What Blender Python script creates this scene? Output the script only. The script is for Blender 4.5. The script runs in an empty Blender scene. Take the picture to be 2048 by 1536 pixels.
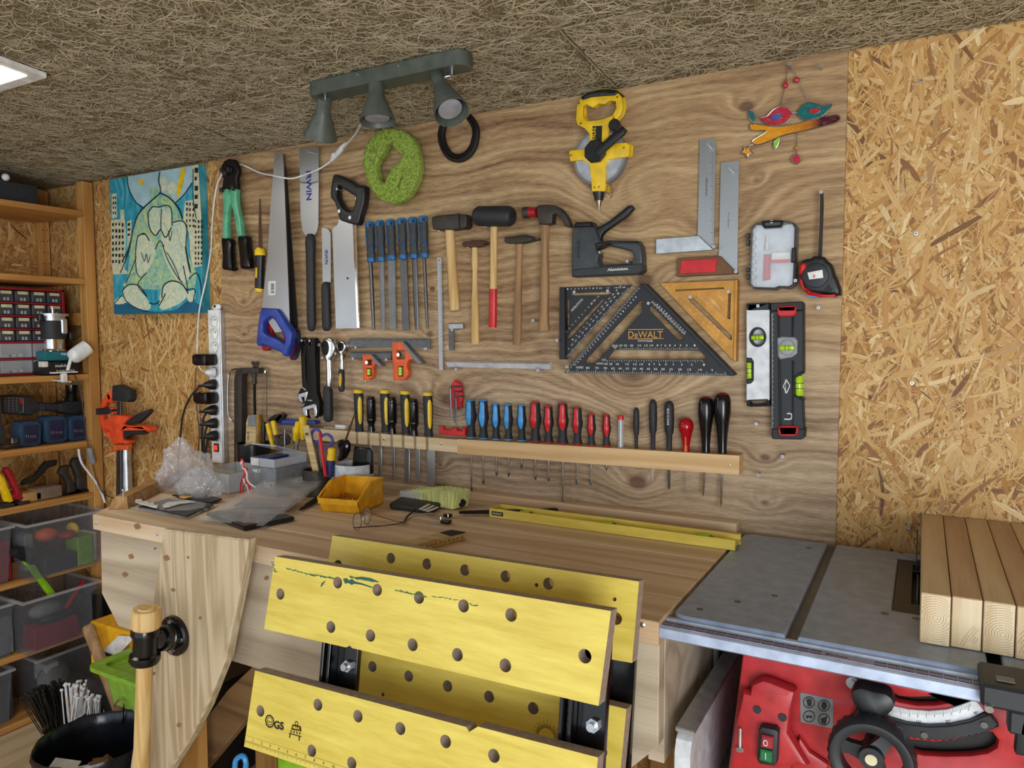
import bpy, bmesh, math, random
import numpy as np
from mathutils import Vector, Matrix, Euler
PI = math.pi
sc = bpy.context.scene
col = sc.collection
# ---------------------------------------------------------------- camera
CAM = Vector((0.0, -1.73, 1.39))
RM = np.array([[0.8740876, 0.4857637, -0.0021237], [0.0287245, -0.0560503, -0.9980147], [-0.4849183, 0.8722912, -0.0629462]])
F = 1479.0
cd = bpy.data.cameras.new('camera'); cam = bpy.data.objects.new('camera', cd); col.objects.link(cam)
cd.sensor_width = 36; cd.lens = 36 * F / 2048; cd.clip_start = .02
cam.matrix_world = Matrix(((RM[0][0], -RM[1][0], -RM[2][0], CAM.x), (RM[0][1], -RM[1][1], -RM[2][1], CAM.y), (RM[0][2], -RM[1][2], -RM[2][2], CAM.z), (0, 0, 0, 1)))
sc.camera = cam
# ---------------------------------------------------------------- light and exposure
sc.view_settings.view_transform = 'Standard'; sc.view_settings.look = 'None'
sc.view_settings.gamma = 1; sc.view_settings.use_curve_mapping = False
sc.view_settings.exposure = -0.06
w = bpy.data.worlds.new('World'); sc.world = w; w.use_nodes = True
bg = w.node_tree.nodes['Background']; bg.inputs[0].default_value = (.80, .90, 1.0, 1); bg.inputs[1].default_value = 1.35
def area(name, loc, aim, sx, sy, power, colr):
    l = bpy.data.lights.new(name, 'AREA'); l.shape = 'RECTANGLE'; l.size = sx; l.size_y = sy; l.energy = power; l.color = colr
    o = bpy.data.objects.new(name, l); col.objects.link(o); o.location = loc
    o.rotation_euler = (Vector(aim) - Vector(loc)).to_track_quat('-Z', 'Y').to_euler(); return o
area("daylight_doorway", (1.45, -3.1, .95), (-.05, 0, 1.05), 1.9, 1.5, 112, (.88, .94, 1.0))
area("daylight_window", (-3.9, -2.1, 1.45), (-.9, -.3, 1.1), 1.8, 1.2, 6, (.90, .95, 1.0))
sc.cycles.max_bounces = 8
# ---------------------------------------------------------------- measuring: a ray through the photo meets a real plane of the place
def ray(px, py):
    v = RM.T @ np.array([px - 1024, py - 768, F]); return Vector(v)
def onY(px, py, y=0.0):
    r = ray(px, py); return CAM + r * ((y - CAM.y) / r.y)
def onX(px, py, x):
    r = ray(px, py); return CAM + r * ((x - CAM.x) / r.x)
def onZ(px, py, z):
    r = ray(px, py); return CAM + r * ((z - CAM.z) / r.z)
def onP(px, py, p, n):
    r = ray(px, py); p = Vector(p); n = Vector(n); return CAM + r * ((p - CAM).dot(n) / r.dot(n))
def zoomed(ox, oy, s):
    return lambda *a: [(ox + x / s, oy + y / s) for x, y in a]
def mpp(p):   # metres per pixel at a point
    d = Vector(p) - CAM; return d.dot(Vector(RM[2])) / F
def spread(pts, n=6, closed=True):   # smooth curve through points
    P = [Vector(p) for p in pts]; o = []; m = len(P)
    rng = range(m) if closed else range(m - 1)
    for i in rng:
        if closed: a, b, c, d = P[i - 1], P[i], P[(i + 1) % m], P[(i + 2) % m]
        else: a, b, c, d = P[max(i - 1, 0)], P[i], P[i + 1], P[min(i + 2, m - 1)]
        for k in range(n):
            t = k / n
            o.append(0.5 * ((2 * b) + (c - a) * t + (2 * a - 5 * b + 4 * c - d) * t * t + (3 * b - a - 3 * c + d) * t ** 3))
    if not closed: o.append(P[-1])
    return o
# ---------------------------------------------------------------- materials
MT = {}
def lin(h):
    if not isinstance(h, str): return (*h, 1)
    c = [int(h[i:i + 2], 16) / 255 for i in (0, 2, 4)]
    return tuple(x / 12.92 if x <= .04045 else ((x + .055) / 1.055) ** 2.4 for x in c) + (1,)
class NT:
    def __init__(s, name):
        s.m = bpy.data.materials.new(name); s.m.use_nodes = True; s.t = s.m.node_tree; s.n = s.t.nodes
        s.b = s.n['Principled BSDF']; MT[name] = s.m
    def new(s, k, ins=None, **kw):
        n = s.n.new(k)
        for a, v in kw.items(): setattr(n, a, v)
        for a, v in (ins or {}).items(): s.put(n.inputs[a], v)
        return n
    def put(s, sock, v):
        if isinstance(v, bpy.types.NodeSocket): s.t.links.new(v, sock)
        elif isinstance(v, bpy.types.Node): s.t.links.new(v.outputs[0], sock)
        else: sock.default_value = v
    def math(s, op, a, b=0.0, c=0.0):
        n = s.n.new('ShaderNodeMath'); n.operation = op; s.put(n.inputs[0], a); s.put(n.inputs[1], b); s.put(n.inputs[2], c); return n.outputs[0]
    def mix(s, f, a, b, mode='MIX'):
        n = s.n.new('ShaderNodeMix'); n.data_type = 'RGBA'; n.blend_type = mode
        s.put(n.inputs[0], f); s.put(n.inputs[6], a); s.put(n.inputs[7], b); return n.outputs[2]
    def ramp(s, f, stops, interp='LINEAR'):
        n = s.n.new('ShaderNodeValToRGB'); s.put(n.inputs[0], f); r = n.color_ramp; r.interpolation = interp
        while len(r.elements) < len(stops): r.elements.new(.5)
        for e, (p, c) in zip(r.elements, stops): e.position = p; e.color = lin(c) if isinstance(c, str) else (c, c, c, 1)
        return n.outputs[0]
    def coords(s, scale=(1, 1, 1), rot=(0, 0, 0), loc=(0, 0, 0), kind='Object'):
        t = s.new('ShaderNodeTexCoord'); m = s.new('ShaderNodeMapping')
        s.put(m.inputs[0], t.outputs[kind]); m.inputs[1].default_value = loc; m.inputs[2].default_value = rot; m.inputs[3].default_value = scale
        return m.outputs[0]
    def noise(s, v, sc=5, det=3, rough=.5, dist=0):
        n = s.new('ShaderNodeTexNoise'); s.put(n.inputs['Vector'], v)
        n.inputs['Scale'].default_value = sc; n.inputs['Detail'].default_value = det; n.inputs['Roughness'].default_value = rough; n.inputs['Distortion'].default_value = dist
        return n.outputs[0]
    def bump(s, h, st=.3, d=.002):
        n = s.new('ShaderNodeBump'); n.inputs['Strength'].default_value = st; n.inputs['Distance'].default_value = d
        s.put(n.inputs['Height'], h); s.put(s.b.inputs['Normal'], n.outputs[0])
    def set(s, **k):
        for a, v in k.items(): s.put(s.b.inputs[a.replace('_', ' ')], v)
        return s
def mat(name, c, rough=.45, metal=0.0, var=.12, sc=40, bump=0, **k):
    t = NT(name); v = t.coords(); n = t.noise(v, sc, 4)
    c = lin(c); d = tuple(x * (1 - var * 2) for x in c[:3]) + (1,); e = tuple(min(1, x * (1 + var)) for x in c[:3]) + (1,)
    f = t.ramp(n, [(.3, 0.0), (.7, 1.0)])
    t.set(Base_Color=t.mix(f, d, e), Metallic=metal, Roughness=t.math('MULTIPLY_ADD', n, .16, rough - .08))
    if bump: t.bump(n, bump)
    for a, x in k.items(): t.put(t.b.inputs[a.replace('_', ' ')], x)
    return t.m
def wood(name, light, dark, axis='x', scale=1.0, rough=.6, knots=0.0, ring=60, rot=(0, 0, 0), seed=0.0):
    t = NT(name); st = {'x': (.06, 1, 1), 'y': (1, .06, 1), 'z': (1, 1, .06)}[axis]
    v = t.coords(tuple(a * scale for a in st), rot, (seed, seed * .7, seed * 1.3))
    vs = t.coords(tuple(a * scale * (8 if a == 1 else 3) for a in st), rot)
    warp = t.noise(v, 7, 2, .5)
    p = t.math('MULTIPLY', warp, ring * .55)
    rings = t.math('MULTIPLY_ADD', t.math('SINE', p), .5, .5)
    fine = t.noise(vs, 40, 4, .65)
    f = t.math('MULTIPLY_ADD', fine, .6, t.math('MULTIPLY', rings, .42))
    c = t.ramp(f, [(.18, dark), (.78, light)])
    big = t.noise(t.coords((1, 1, 1), rot), 3, 2)
    c = t.mix(t.ramp(big, [(.35, .16), (.7, 0.0)]), c, lin(dark))
    if knots:
        kv = t.coords(tuple(a * scale * (1 if a == 1 else 5) for a in st), rot)
        vo = t.new('ShaderNodeTexVoronoi'); t.put(vo.inputs['Vector'], kv); vo.inputs['Scale'].default_value = 4.2 * knots
        k = t.ramp(vo.outputs['Distance'], [(.06, 1.0), (.10, 0.0)])
        c = t.mix(k, c, lin('6b3f22'))
    t.set(Base_Color=c, Roughness=rough); t.bump(fine, .25, .001); return t.m
# ---------------------------------------------------------------- mesh building
class MB:
    def __init__(s): s.v = []; s.f = []
    def add(s, vs, fs):
        o = len(s.v); s.v += [Vector(x) for x in vs]; s.f += [[i + o for i in f] for f in fs]; return s
    def bm(s, b):
        b.verts.index_update(); return s.add([v.co.copy() for v in b.verts], [[v.index for v in f.verts] for f in b.faces])
    def box(s, lo, hi, bev=0.0, M=None, seg=1):
        lo = Vector(lo); hi = Vector(hi); b = bmesh.new(); bmesh.ops.create_cube(b, size=1)
        for v in b.verts: v.co = Vector([(lo[i] + hi[i]) / 2 + v.co[i] * (hi[i] - lo[i]) for i in range(3)])
        if bev: bmesh.ops.bevel(b, geom=b.edges[:], offset=min(bev, .49 * min(abs(hi[i] - lo[i]) for i in range(3))), segments=seg, affect='EDGES', profile=.6)
        if M is not None: b.transform(M)
        s.bm(b); b.free(); return s
    def rod(s, a, b, r0, r1=None, n=16, cap=True):
        return s.turn(a, b, [(0, r0), (1, r0 if r1 is None else r1)], n, cap)
    def turn(s, a, b, prof, n=20, cap=True, sq=1.0, side=None):   # prof: (t along a-b, radius)
        a = Vector(a); b = Vector(b); d = b - a; z = d.normalized()
        x = Vector(side) if side is not None else z.orthogonal(); x = (x - z * x.dot(z)).normalized(); y = z.cross(x)
        vs = []; fs = []
        for t, r in prof:
            for k in range(n):
                an = 2 * PI * k / n; vs.append(a + d * t + (x * math.cos(an) + y * math.sin(an) * sq) * max(r, 1e-5))
        for i in range(len(prof) - 1):
            for k in range(n):
                q = (k + 1) % n; fs.append([i * n + k, i * n + q, (i + 1) * n + q, (i + 1) * n + k])
        if cap: fs.append(list(range(n))[::-1]); fs.append([(len(prof) - 1) * n + k for k in range(n)])
        return s.add(vs, fs)
    def tube(s, pts, r, n=8, smooth=0, closed=False):
        P = spread(pts, smooth, closed) if smooth else [Vector(p) for p in pts]
        m = len(P); rs = r if isinstance(r, (list, tuple)) else [r] * m
        if len(rs) != m: rs = [rs[min(int(i * len(rs) / m), len(rs) - 1)] for i in range(m)]
        T = [(P[(i + 1) % m] - P[i - 1]) if closed else (P[min(i + 1, m - 1)] - P[max(i - 1, 0)]) for i in range(m)]
        T = [t.normalized() if t.length > 1e-9 else Vector((0, 0, 1)) for t in T]
        x = T[0].orthogonal().normalized(); vs = []; fs = []
        for i in range(m):
            x = (x - T[i] * x.dot(T[i])); x = x.normalized() if x.length > 1e-6 else T[i].orthogonal().normalized(); y = T[i].cross(x)
            for k in range(n):
                an = 2 * PI * k / n; vs.append(P[i] + (x * math.cos(an) + y * math.sin(an)) * rs[i])
        for i in range(m if closed else m - 1):
            j = (i + 1) % m
            for k in range(n):
                q = (k + 1) % n; fs.append([i * n + k, i * n + q, j * n + q, j * n + k])
        if not closed: fs.append(list(range(n))[::-1]); fs.append([(m - 1) * n + k for k in range(n)])
        return s.add(vs, fs)
    def ball(s, c, r, sc=(1, 1, 1), u=16, v=10):
        b = bmesh.new(); bmesh.ops.create_uvsphere(b, u_segments=u, v_segments=v, radius=1)
        b.transform(Matrix.Translation(c) @ Matrix.Diagonal((r * sc[0], r * sc[1], r * sc[2], 1))); s.bm(b); b.free(); return s
    def flat(s, outline, th, holes=(), bev=0.0, fr=None, seg=1):
        """outline in plane (u,v); fr = (origin, U, V, N): the front face lies at the origin plane, thickness goes to -N"""
        c = bpy.data.curves.new('tmp', 'CURVE'); c.dimensions = '2D'; c.fill_mode = 'BOTH'
        bev = min(bev, th * .49)
        for pl in [outline] + list(holes):
            sp = c.splines.new('POLY'); sp.points.add(len(pl) - 1); sp.use_cyclic_u = True
            for q, p in zip(sp.points, pl): q.co = (p[0], p[1], 0, 1)
        c.extrude = th / 2 - bev; c.bevel_depth = bev; c.bevel_resolution = seg - 1; c.offset = -bev if bev else 0
        o = bpy.data.objects.new('tmp', c); me = bpy.data.meshes.new_from_object(o)
        O, U, V, N = fr if fr else (Vector(), Vector((1, 0, 0)), Vector((0, 0, 1)), Vector((0, -1, 0)))
        s.add([O + U * v.co.x + V * v.co.y + N * (v.co.z - th / 2) for v in me.vertices], [list(p.vertices) for p in me.polygons])
        bpy.data.objects.remove(o); bpy.data.curves.remove(c); bpy.data.meshes.remove(me); return s
    def plate(s, px, yf, th, holes=(), bev=0.0, smooth=0, hsmooth=None, seg=1):
        """outline traced on the photo, laid on the wall-parallel plane y = -yf (front face) and th thick"""
        if hsmooth is None: hsmooth = smooth
        def conv(l, sm):
            P = [onY(a, b, -yf) for a, b in l]; P = [(p.x, p.z, 0) for p in P]
            return spread(P, sm) if sm else P
        return s.flat(conv(px, smooth), th, [conv(h, hsmooth) for h in holes], bev, (Vector((0, -yf, 0)), Vector((1, 0, 0)), Vector((0, 0, 1)), Vector((0, -1, 0))), seg)
    def loft(s, rings, cap=True, closed=True):
        n = len(rings[0]); vs = [p for r in rings for p in r]; fs = []
        for i in range(len(rings) - 1):
            for k in range(n if closed else n - 1):
                q = (k + 1) % n; fs.append([i * n + k, i * n + q, (i + 1) * n + q, (i + 1) * n + k])
        if cap: fs.append(list(range(n))[::-1]); fs.append([(len(rings) - 1) * n + k for k in range(n)])
        return s.add(vs, fs)
    def xform(s, M): s.v = [M @ v for v in s.v]; return s
def world_loc(o):
    v = Vector()
    while o is not None: v += Vector(o.location); o = o.parent
    return v
def obj(name, mb, m, parent=None, flat=False, ang=35, fix=True):
    me = bpy.data.meshes.new(name)
    if parent is not None: off = world_loc(parent)
    else:
        xs = [v.x for v in mb.v]; ys = [v.y for v in mb.v]; zs = [v.z for v in mb.v]
        off = Vector(((min(xs) + max(xs)) / 2, (min(ys) + max(ys)) / 2, min(zs)))
    me.from_pydata([tuple(v - off) for v in mb.v], [], mb.f)
    if fix:
        b = bmesh.new(); b.from_mesh(me); bmesh.ops.remove_doubles(b, verts=b.verts[:], dist=1e-6); bmesh.ops.recalc_face_normals(b, faces=b.faces[:]); b.to_mesh(me); b.free()
    if not flat:
        me.polygons.foreach_set('use_smooth', [True] * len(me.polygons)); me.set_sharp_from_angle(angle=math.radians(ang))
    ms = m if isinstance(m, (list, tuple)) else [m]
    for x in ms: me.materials.append(MT[x])
    o = bpy.data.objects.new(name, me); col.objects.link(o)
    if parent is not None: o.parent = parent
    else: o.location = off
    return o
def tag(o, label=None, cat=None, group=None, kind=None):
    if label: o['label'] = label
    if cat: o['category'] = cat
    if group: o['group'] = group
    if kind: o['kind'] = kind
    return o
def thing(name, label, cat, loc=(0, 0, 0), group=None):
    o = bpy.data.objects.new(name, None); col.objects.link(o); o.location = loc; o.empty_display_size = .02
    return tag(o, label, cat, group)
def copy_tree(o, parent=None):
    c = o.copy(); col.objects.link(c); c.parent = parent
    for ch in list(o.children): copy_tree(ch, c)
    return c
def text(s, name, m, parent, o, ux, uz, w=None, h=.01, th=.0004, weight=0.0, shear=0.0, label=None):
    """lettering: starts at o, runs along ux, stands along uz, cap height h, total width w"""
    c = bpy.data.curves.new('tmp', 'FONT'); c.body = s; c.extrude = .5; c.offset = weight; c.shear = shear; c.resolution_u = 3
    ob = bpy.data.objects.new('tmp', c); me = bpy.data.meshes.new_from_object(ob)
    ux = Vector(ux).normalized(); uz = Vector(uz); uz = (uz - ux * uz.dot(ux)).normalized(); n = ux.cross(uz)
    xs = [v.co.x for v in me.vertices]; ys = [v.co.y for v in me.vertices]
    if not xs: return
    x0 = min(xs); W = max(xs) - x0; y0 = min(ys); H = max(ys) - y0
    sy = h / H; sx = (w / W) if w else sy
    mb = MB().add([Vector(o) + ux * (v.co.x - x0) * sx + uz * (v.co.y - y0) * sy + n * (v.co.z * th) for v in me.vertices], [list(p.vertices) for p in me.polygons])
    bpy.data.objects.remove(ob); bpy.data.curves.remove(c); bpy.data.meshes.remove(me)
    r = obj(name, mb, m, parent, flat=True)
    if label: r['label'] = label
    return r
def walltext(s, a, b, hpx, yf, m, parent, name='lettering', **k):
    """from pixel a to pixel b along the baseline on the plane y=-yf"""
    A = onY(*a, -yf); B = onY(*b, -yf); d = B - A; up = Vector((-d.z, 0, d.x))
    return text(s, name, m, parent, A, d, up, d.length, hpx * mpp(A), **k)
# ---------------------------------------------------------------- materials of the place
def osb(name, tones, dark):
    t = NT(name); g = t.new('ShaderNodeNewGeometry')
    v = t.coords((1, 1, 1)); r = g.outputs['Random Per Island']
    c = t.ramp(r, tones)
    at = t.new('ShaderNodeAttribute', attribute_name='along')
    grain = t.noise(at.outputs['Vector'], 1, 4, .7)
    c = t.mix(t.ramp(grain, [(.3, .55), (.6, 0.0)]), c, lin(dark))
    t.set(Base_Color=c, Roughness=.62); t.bump(grain, .15, .001); return t.m
OT = [(0, 'a87535'), (.12, 'c79a55'), (.3, 'd8b272'), (.45, 'bf8e4e'), (.6, 'e0c083'), (.75, 'cb9f5c'), (.86, 'ebd29c'), (.93, '9a6c3d'), (.985, '845630'), (1, '2c2018')]
osb('osb_flakes', OT, '9c6c31')
mat('osb_core', 'b88749', .75, sc=90, var=.25, bump=.3)
t = NT('wood_wool'); g = t.new('ShaderNodeNewGeometry')
t.set(Base_Color=t.ramp(g.outputs['Random Per Island'], [(0, '9b8d6e'), (.35, 'b0a284'), (.75, 'bfb296'), (1, 'd3c8ab')]), Roughness=.8)
mat('wood_wool_core', '8f8260', .9, sc=160, var=.35, bump=.5)
mat('joint_dark', '5f5035', .9)
# the pine plywood: grain that flows round its knots
KN = [(1493, 213, 1.0, .022), (1195, 365, .8, .03), (1513, 360, .5, .012), (1290, 560, .9, .03), (1265, 750, .6, .055), (1275, 965, 1.0, .032), (1530, 915, .8, .016),
      (1530, 1005, .6, .014), (487, 603, .5, .022), (488, 668, .6, .014), (865, 578, 1.0, .013), (860, 668, .9, .016), (895, 800, .8, .035), (1470, 650, .9, .012), (880, 930, .5, .014), (1250, 440, .5, .04), (1270, 850, .6, .03), (1435, 460, .2, .05)]
t = NT('pine_plywood'); t2 = t.new('ShaderNodeTexCoord'); P = t2.outputs['Object']
sx = t.new('ShaderNodeSeparateXYZ'); t.put(sx.inputs[0], P); X_, Z_ = sx.outputs[0], sx.outputs[2]
lift = t.math('MULTIPLY', t.noise(t.coords((1.1, 1, 3.2)), 2.2, 2, .5), .10); core = None; halo = None
PNL = Vector((-1.09, 0, .90))     # origin of the panel object
for kx, ky, ks, kr in KN:
    p = onY(kx, ky, 0) - PNL
    dx = t.math('MULTIPLY', t.math('SUBTRACT', X_, p.x), .72); dz = t.math('SUBTRACT', Z_, p.z)
    r2 = t.math('MULTIPLY_ADD', dx, dx, t.math('MULTIPLY', dz, dz))
    e = t.math('POWER', 2.718, t.math('MULTIPLY', r2, -1 / (kr * 1.7) ** 2))
    lift = t.math('ADD', lift, t.math('MULTIPLY', e, kr * 2.4))
    e2 = t.math('MULTIPLY', t.math('POWER', 2.718, t.math('MULTIPLY', r2, -1 / (kr * .55) ** 2)), ks)
    core = e2 if core is None else t.math('MAXIMUM', core, e2)
wv = t.math('ADD', Z_, lift)
cx = t.new('ShaderNodeCombineXYZ'); t.put(cx.inputs[0], t.math('MULTIPLY', X_, .07)); t.put(cx.inputs[2], wv)
broad = t.noise(cx.outputs[0], 26, 3, .55)
rings = t.math('MULTIPLY_ADD', t.math('SINE', t.math('MULTIPLY', wv, 310.0)), .5, .5)
cf = t.new('ShaderNodeCombineXYZ'); t.put(cf.inputs[0], t.math('MULTIPLY', X_, .5)); t.put(cf.inputs[2], t.math('MULTIPLY', t.math('ADD', Z_, t.math('MULTIPLY', lift, .3)), 6.0))
fine = t.noise(cf.outputs[0], 60, 4, .7)
f = t.math('ADD', t.math('MULTIPLY', broad, .54), t.math('ADD', t.math('MULTIPLY', fine, .46), t.math('MULTIPLY', rings, .07)))
c = t.ramp(f, [(.36, '5c452f'), (.46, '8a6a48'), (.56, 'a98a62'), (.68, 'c6aa7e')])
# greyer and paler low down, honey higher up
zn = t.math('ADD', Z_, t.math('MULTIPLY', t.noise(t.coords((.6, 1, 2.5)), 2.0, 3), .5))
gr = t.ramp(t.math('MULTIPLY', zn, .8), [(.30, 1.0), (.72, 0.0)])
c = t.mix(t.math('MULTIPLY', gr, .55), c, t.ramp(f, [(.38, '5f5142'), (.5, '968372'), (.66, 'c0b19e')]))
seam = t.math('GREATER_THAN', X_, -.785 - PNL.x)
c = t.mix(t.math('MULTIPLY', seam, .10), c, lin('e0bd85'))
c = t.mix(t.ramp(core, [(.12, 0.0), (.6, .8)]), c, lin('5a3824'))
t.set(Base_Color=c, Roughness=.6); t.bump(fine, .35, .001)
wood('shelf_pine', 'c8944f', 'a26d33', 'y', 1.4); wood('post_pine', 'd09d58', 'a87438', 'z', 1.4, knots=.5)
wood('bench_pine', 'dfc8a8', 'bf9f7a', 'x', 1.0, knots=.5, rough=.5); wood('apron_spruce', 'cdbea4', 'a3917a', 'x', 1.0, knots=.7, seed=3)
wood('chop_spruce', 'd2bf9f', 'a48d6b', 'z', 2.0, ring=120, seed=1.7); wood('batten_oak', 'bb8f58', '94693a', 'y', 2)
wood('rail_pine', 'e0bf8e', 'c79d66', 'x', 2, knots=.4); wood('lumber_spruce', 'dcc9a8', 'bb9f78', 'y', 1.3, knots=.6)
wood('lumber_red', 'cfb594', 'a8876a', 'y', 1.3); wood('end_grain', 'e3d0ac', 'c6ab80', 'z', 3, ring=30)
wood('diag_board', '96744c', '6c4f31', 'x', 1.3, rot=(0, .9, 0)); wood('ash', 'e0c085', 'bf9654', 'z', 4); wood('ash_dark', 'a98357', '7f5e3a', 'z', 4)
wood('floor_laminate', 'd6c09c', 'bda27a', 'y', 1.2); wood('rule_wood', 'd8c08a', 'b39a66', 'x', 5)
def yel(name, hi, lo):
    t = NT(name); v = t.coords((.12, 1, 1)); n = t.noise(v, 60, 4, .7); b = t.noise(t.coords((.5, 1, 1)), 5, 2)
    c = t.ramp(n, [(.3, lo), (.7, hi)]); t.set(Base_Color=c, Roughness=.38, Specular_IOR_Level=.6); t.bump(n, .06, .001)
yel('yellow_laminate', 'e6d264', 'cdb345')
mat('mdf', 'a39282', .8, sc=120)
mat('knot_wood', '946d4b', .6)
mat('hole_wall', '7d6350', .85)
M_ = [('steel', 'b9bcbf', .3, 1), ('steel_dark', '6b6c6c', .4, .9), ('steel_blade', 'b5b8b8', .32, 1), ('chrome', 'dfe2e4', .12, 1), ('zinc', 'c9ccd0', .35, .9),
      ('iron', '4d4843', .55, .7), ('iron_black', '24211f', .5, .6), ('rust', '5c4033', .7, .4), ('alu', 'cfd3d8', .38, .8), ('alu_white', 'dcdfe2', .5, .1),
      ('black', '1b1c1e', .42, 0), ('black_gloss', '101012', .18, 0), ('rubber', '26272a', .6, 0), ('grey_rubber', '3b3f42', .6, 0), ('charcoal', '3c4144', .4, 0),
      ('yellow', 'f2c813', .4, 0), ('yellow_tool', 'ecc31f', .38, 0), ('bin_yellow', 'eeb021', .35, 0), ('red', 'cf1f25', .35, 0), ('red_dark', '9c1a22', .4, 0), ('orange', 'e4602a', .4, 0),
      ('orange_clamp', 'f0532b', .4, 0), ('blue', '2c46a0', .38, 0), ('blue_tool', '3f9be0', .38, 0), ('blue_file', '1d6aa8', .4, 0), ('blue_deep', '1c2f6e', .4, 0), ('navy', '1d2746', .45, 0),
      ('mint', '62b58d', .3, .0), ('white', 'e8e8e4', .4, 0), ('white_plastic', 'e9ebec', .35, 0), ('paper', 'dedcd6', .7, 0), ('paper_grey', '9c9ea3', .6, 0), ('cream', 'd8cfa8', .6, 0),
      ('grey', '7c7f82', .5, 0), ('grey_box', '808388', .55, 0), ('lamp_green', '535a52', .45, 0), ('lime', '8cc626', .35, 0), ('tub_green', '8ab83a', .35, 0), ('saw_red', 'b52a2e', .38, 0),
      ('saw_table', '8f9fb8', .34, .0), ('saw_black', '23262a', .5, 0), ('teal', '1d6f78', .4, 0), ('bosch', '23405c', .4, 0), ('tool_dark', '33363a', .5, 0), 
      ('green_btn', '1f7a45', .4, 0), ('red_btn', 'a02a35', .4, 0), ('bronze', 'b3823a', .35, .7), ('copper_orange', 'd99a4a', .33, .55), ('mug', 'd3dbe2', .2, 0), ('pot_dark', '1e1f22', .2, 0),
      ('leather', '2a2a2e', .55, 0), ('concrete', '7b7b79', .7, 0), ('brown', '6f4a2b', .6, 0), ('sponge', 'b48a4c', .8, 0), ('stone', '7d6a58', .8, 0), ('violet', '4b4a9a', .5, 0), ('brass', 'c79a4b', .3, .9), ('terracotta', '8a6a58', .6, 0), ('sky_blue', '4aa0c4', .5, 0)]
for n_, c_, r_, m_ in M_: mat(n_, c_, r_, m_)
mat('bag_black', '15171f', .28, sc=22, bump=.9)
def brushed(name, c, st=(200, 1, 2)):
    t = NT(name); n = t.noise(t.coords(st), 3, 3, .6); b = t.noise(t.coords((1, 1, 1)), 9, 3)
    c = lin(c); t.set(Base_Color=t.mix(n, tuple(x * .82 for x in c[:3]) + (1,), c), Metallic=.92, Roughness=t.math('MULTIPLY_ADD', b, .2, .24)); t.bump(n, .05, .0005)
brushed('blade', 'bcc0c2'); brushed('blade_dark', '8a8a86'); brushed('rule_steel', 'b6b9ba', (2, 1, 200))
def clear(name, c, rough=.12, tr=.85, ior=1.2):
    t = NT(name); n = t.noise(t.coords(), 30, 3)
    t.set(Base_Color=lin(c), Roughness=t.math('MULTIPLY_ADD', n, .1, rough), Alpha=1.0 - tr * .8, Specular_IOR_Level=.8); t.bump(n, .5 if name == 'film' else .2, .004 if name == 'film' else .002)
clear('clear_plastic', 'd8dde4', .15, .75); clear('film', 'dcdadb', .06, .84); clear('smoke_plastic', '55595f', .2, .55); clear('crate_plastic', '7b8087', .22, .95)
t = NT('glass'); t.set(Base_Color=(.9, .95, 1, 1), Roughness=.03, Alpha=.16, Specular_IOR_Level=.9)
t = NT('lime_vial'); t.set(Base_Color=lin('b6e02a'), Roughness=.08, Alpha=.9, Coat_Weight=.5)
t = NT('red_clear'); t.set(Base_Color=lin('c0141c'), Roughness=.08, Transmission_Weight=.35, IOR=1.45)
t = NT('glass_red'); t.set(Base_Color=lin('b42a3c'), Roughness=.12, Coat_Weight=.6); t.bump(t.noise(t.coords(), 90, 3), .7, .003)
t = NT('glass_teal'); t.set(Base_Color=lin('17686a'), Roughness=.12, Coat_Weight=.6); t.bump(t.noise(t.coords(), 90, 3), .7, .003)
t = NT('glass_amber'); t.set(Base_Color=t.ramp(t.math('MULTIPLY_ADD', t.new('ShaderNodeSeparateXYZ', {'Vector': t.coords()}).outputs[0], 4.5, .5), [(.35, 'd9931b'), (.62, 'b06a1a'), (.72, '4d1722')]), Roughness=.12, Coat_Weight=.6); t.bump(t.noise(t.coords(), 90, 3), .7, .003)
t = NT('light_panel'); t.set(Emission_Color=(1, .97, .9, 1), Emission_Strength=6.5)
t = NT('switch_glow'); t.set(Base_Color=lin('d81a12'), Emission_Color=(1, .08, .03, 1), Emission_Strength=.6)
# ---------------------------------------------------------------- the setting
def ceil_z(y): return 1.992 - .07 * y
def struct(name, mb, m, **k):
    o = obj(name, mb, m, **k); o['kind'] = 'structure'; return o
LW, RW, YB = -3.15, 1.75, -3.6
def flakes(x0, x1, z0, z1, n, seed, put, lmin=.02, lmax=.11):
    """strands of an OSB sheet: thin slivers pressed one over another"""
    rg = np.random.default_rng(seed); V = []; Fc = []; A = []
    for i in range(n):
        k = i / n
        L = rg.uniform(lmin, lmax) * (1 if rg.random() < .65 else .45); sm = rg.random() < .5 + .25 * k; L *= .55 if sm else 1.15; W_ = rg.uniform(.0012, .0035) if sm else rg.uniform(.004, .013)
        a = rg.normal(1.5, .75); cx, cz = rg.uniform(x0, x1), rg.uniform(z0, z1); h = .0004 + k * .0012
        ca, sa = math.cos(a), math.sin(a); b = len(V); m = 4; up = []; dn = []
        sk = rg.uniform(-.5, .5); bend = rg.normal(0, .04) * L
        for j in range(m + 1):
            t = j / m - .5; e = 1 - .5 * abs(2 * t) ** 4; off = bend * (4 * t * t - 1) 
            up.append((t * L + sk * W_ * .8, W_ / 2 * e * rg.uniform(.75, 1.1) + off)); dn.append((t * L - sk * W_ * .8, -W_ / 2 * e * rg.uniform(.75, 1.1) + off))
        for (u, v) in up + dn:
            x = cx + u * ca - v * sa; z = cz + u * sa + v * ca
            V.append(put(min(max(x, x0), x1), h, min(max(z, z0), z1))); A.append((u * 14 + i * 3.7, v * 520, i * 1.3))
        for j in range(m): Fc.append([b + j, b + j + 1, b + m + 2 + j, b + m + 1 + j])
    return V, Fc, A
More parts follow.
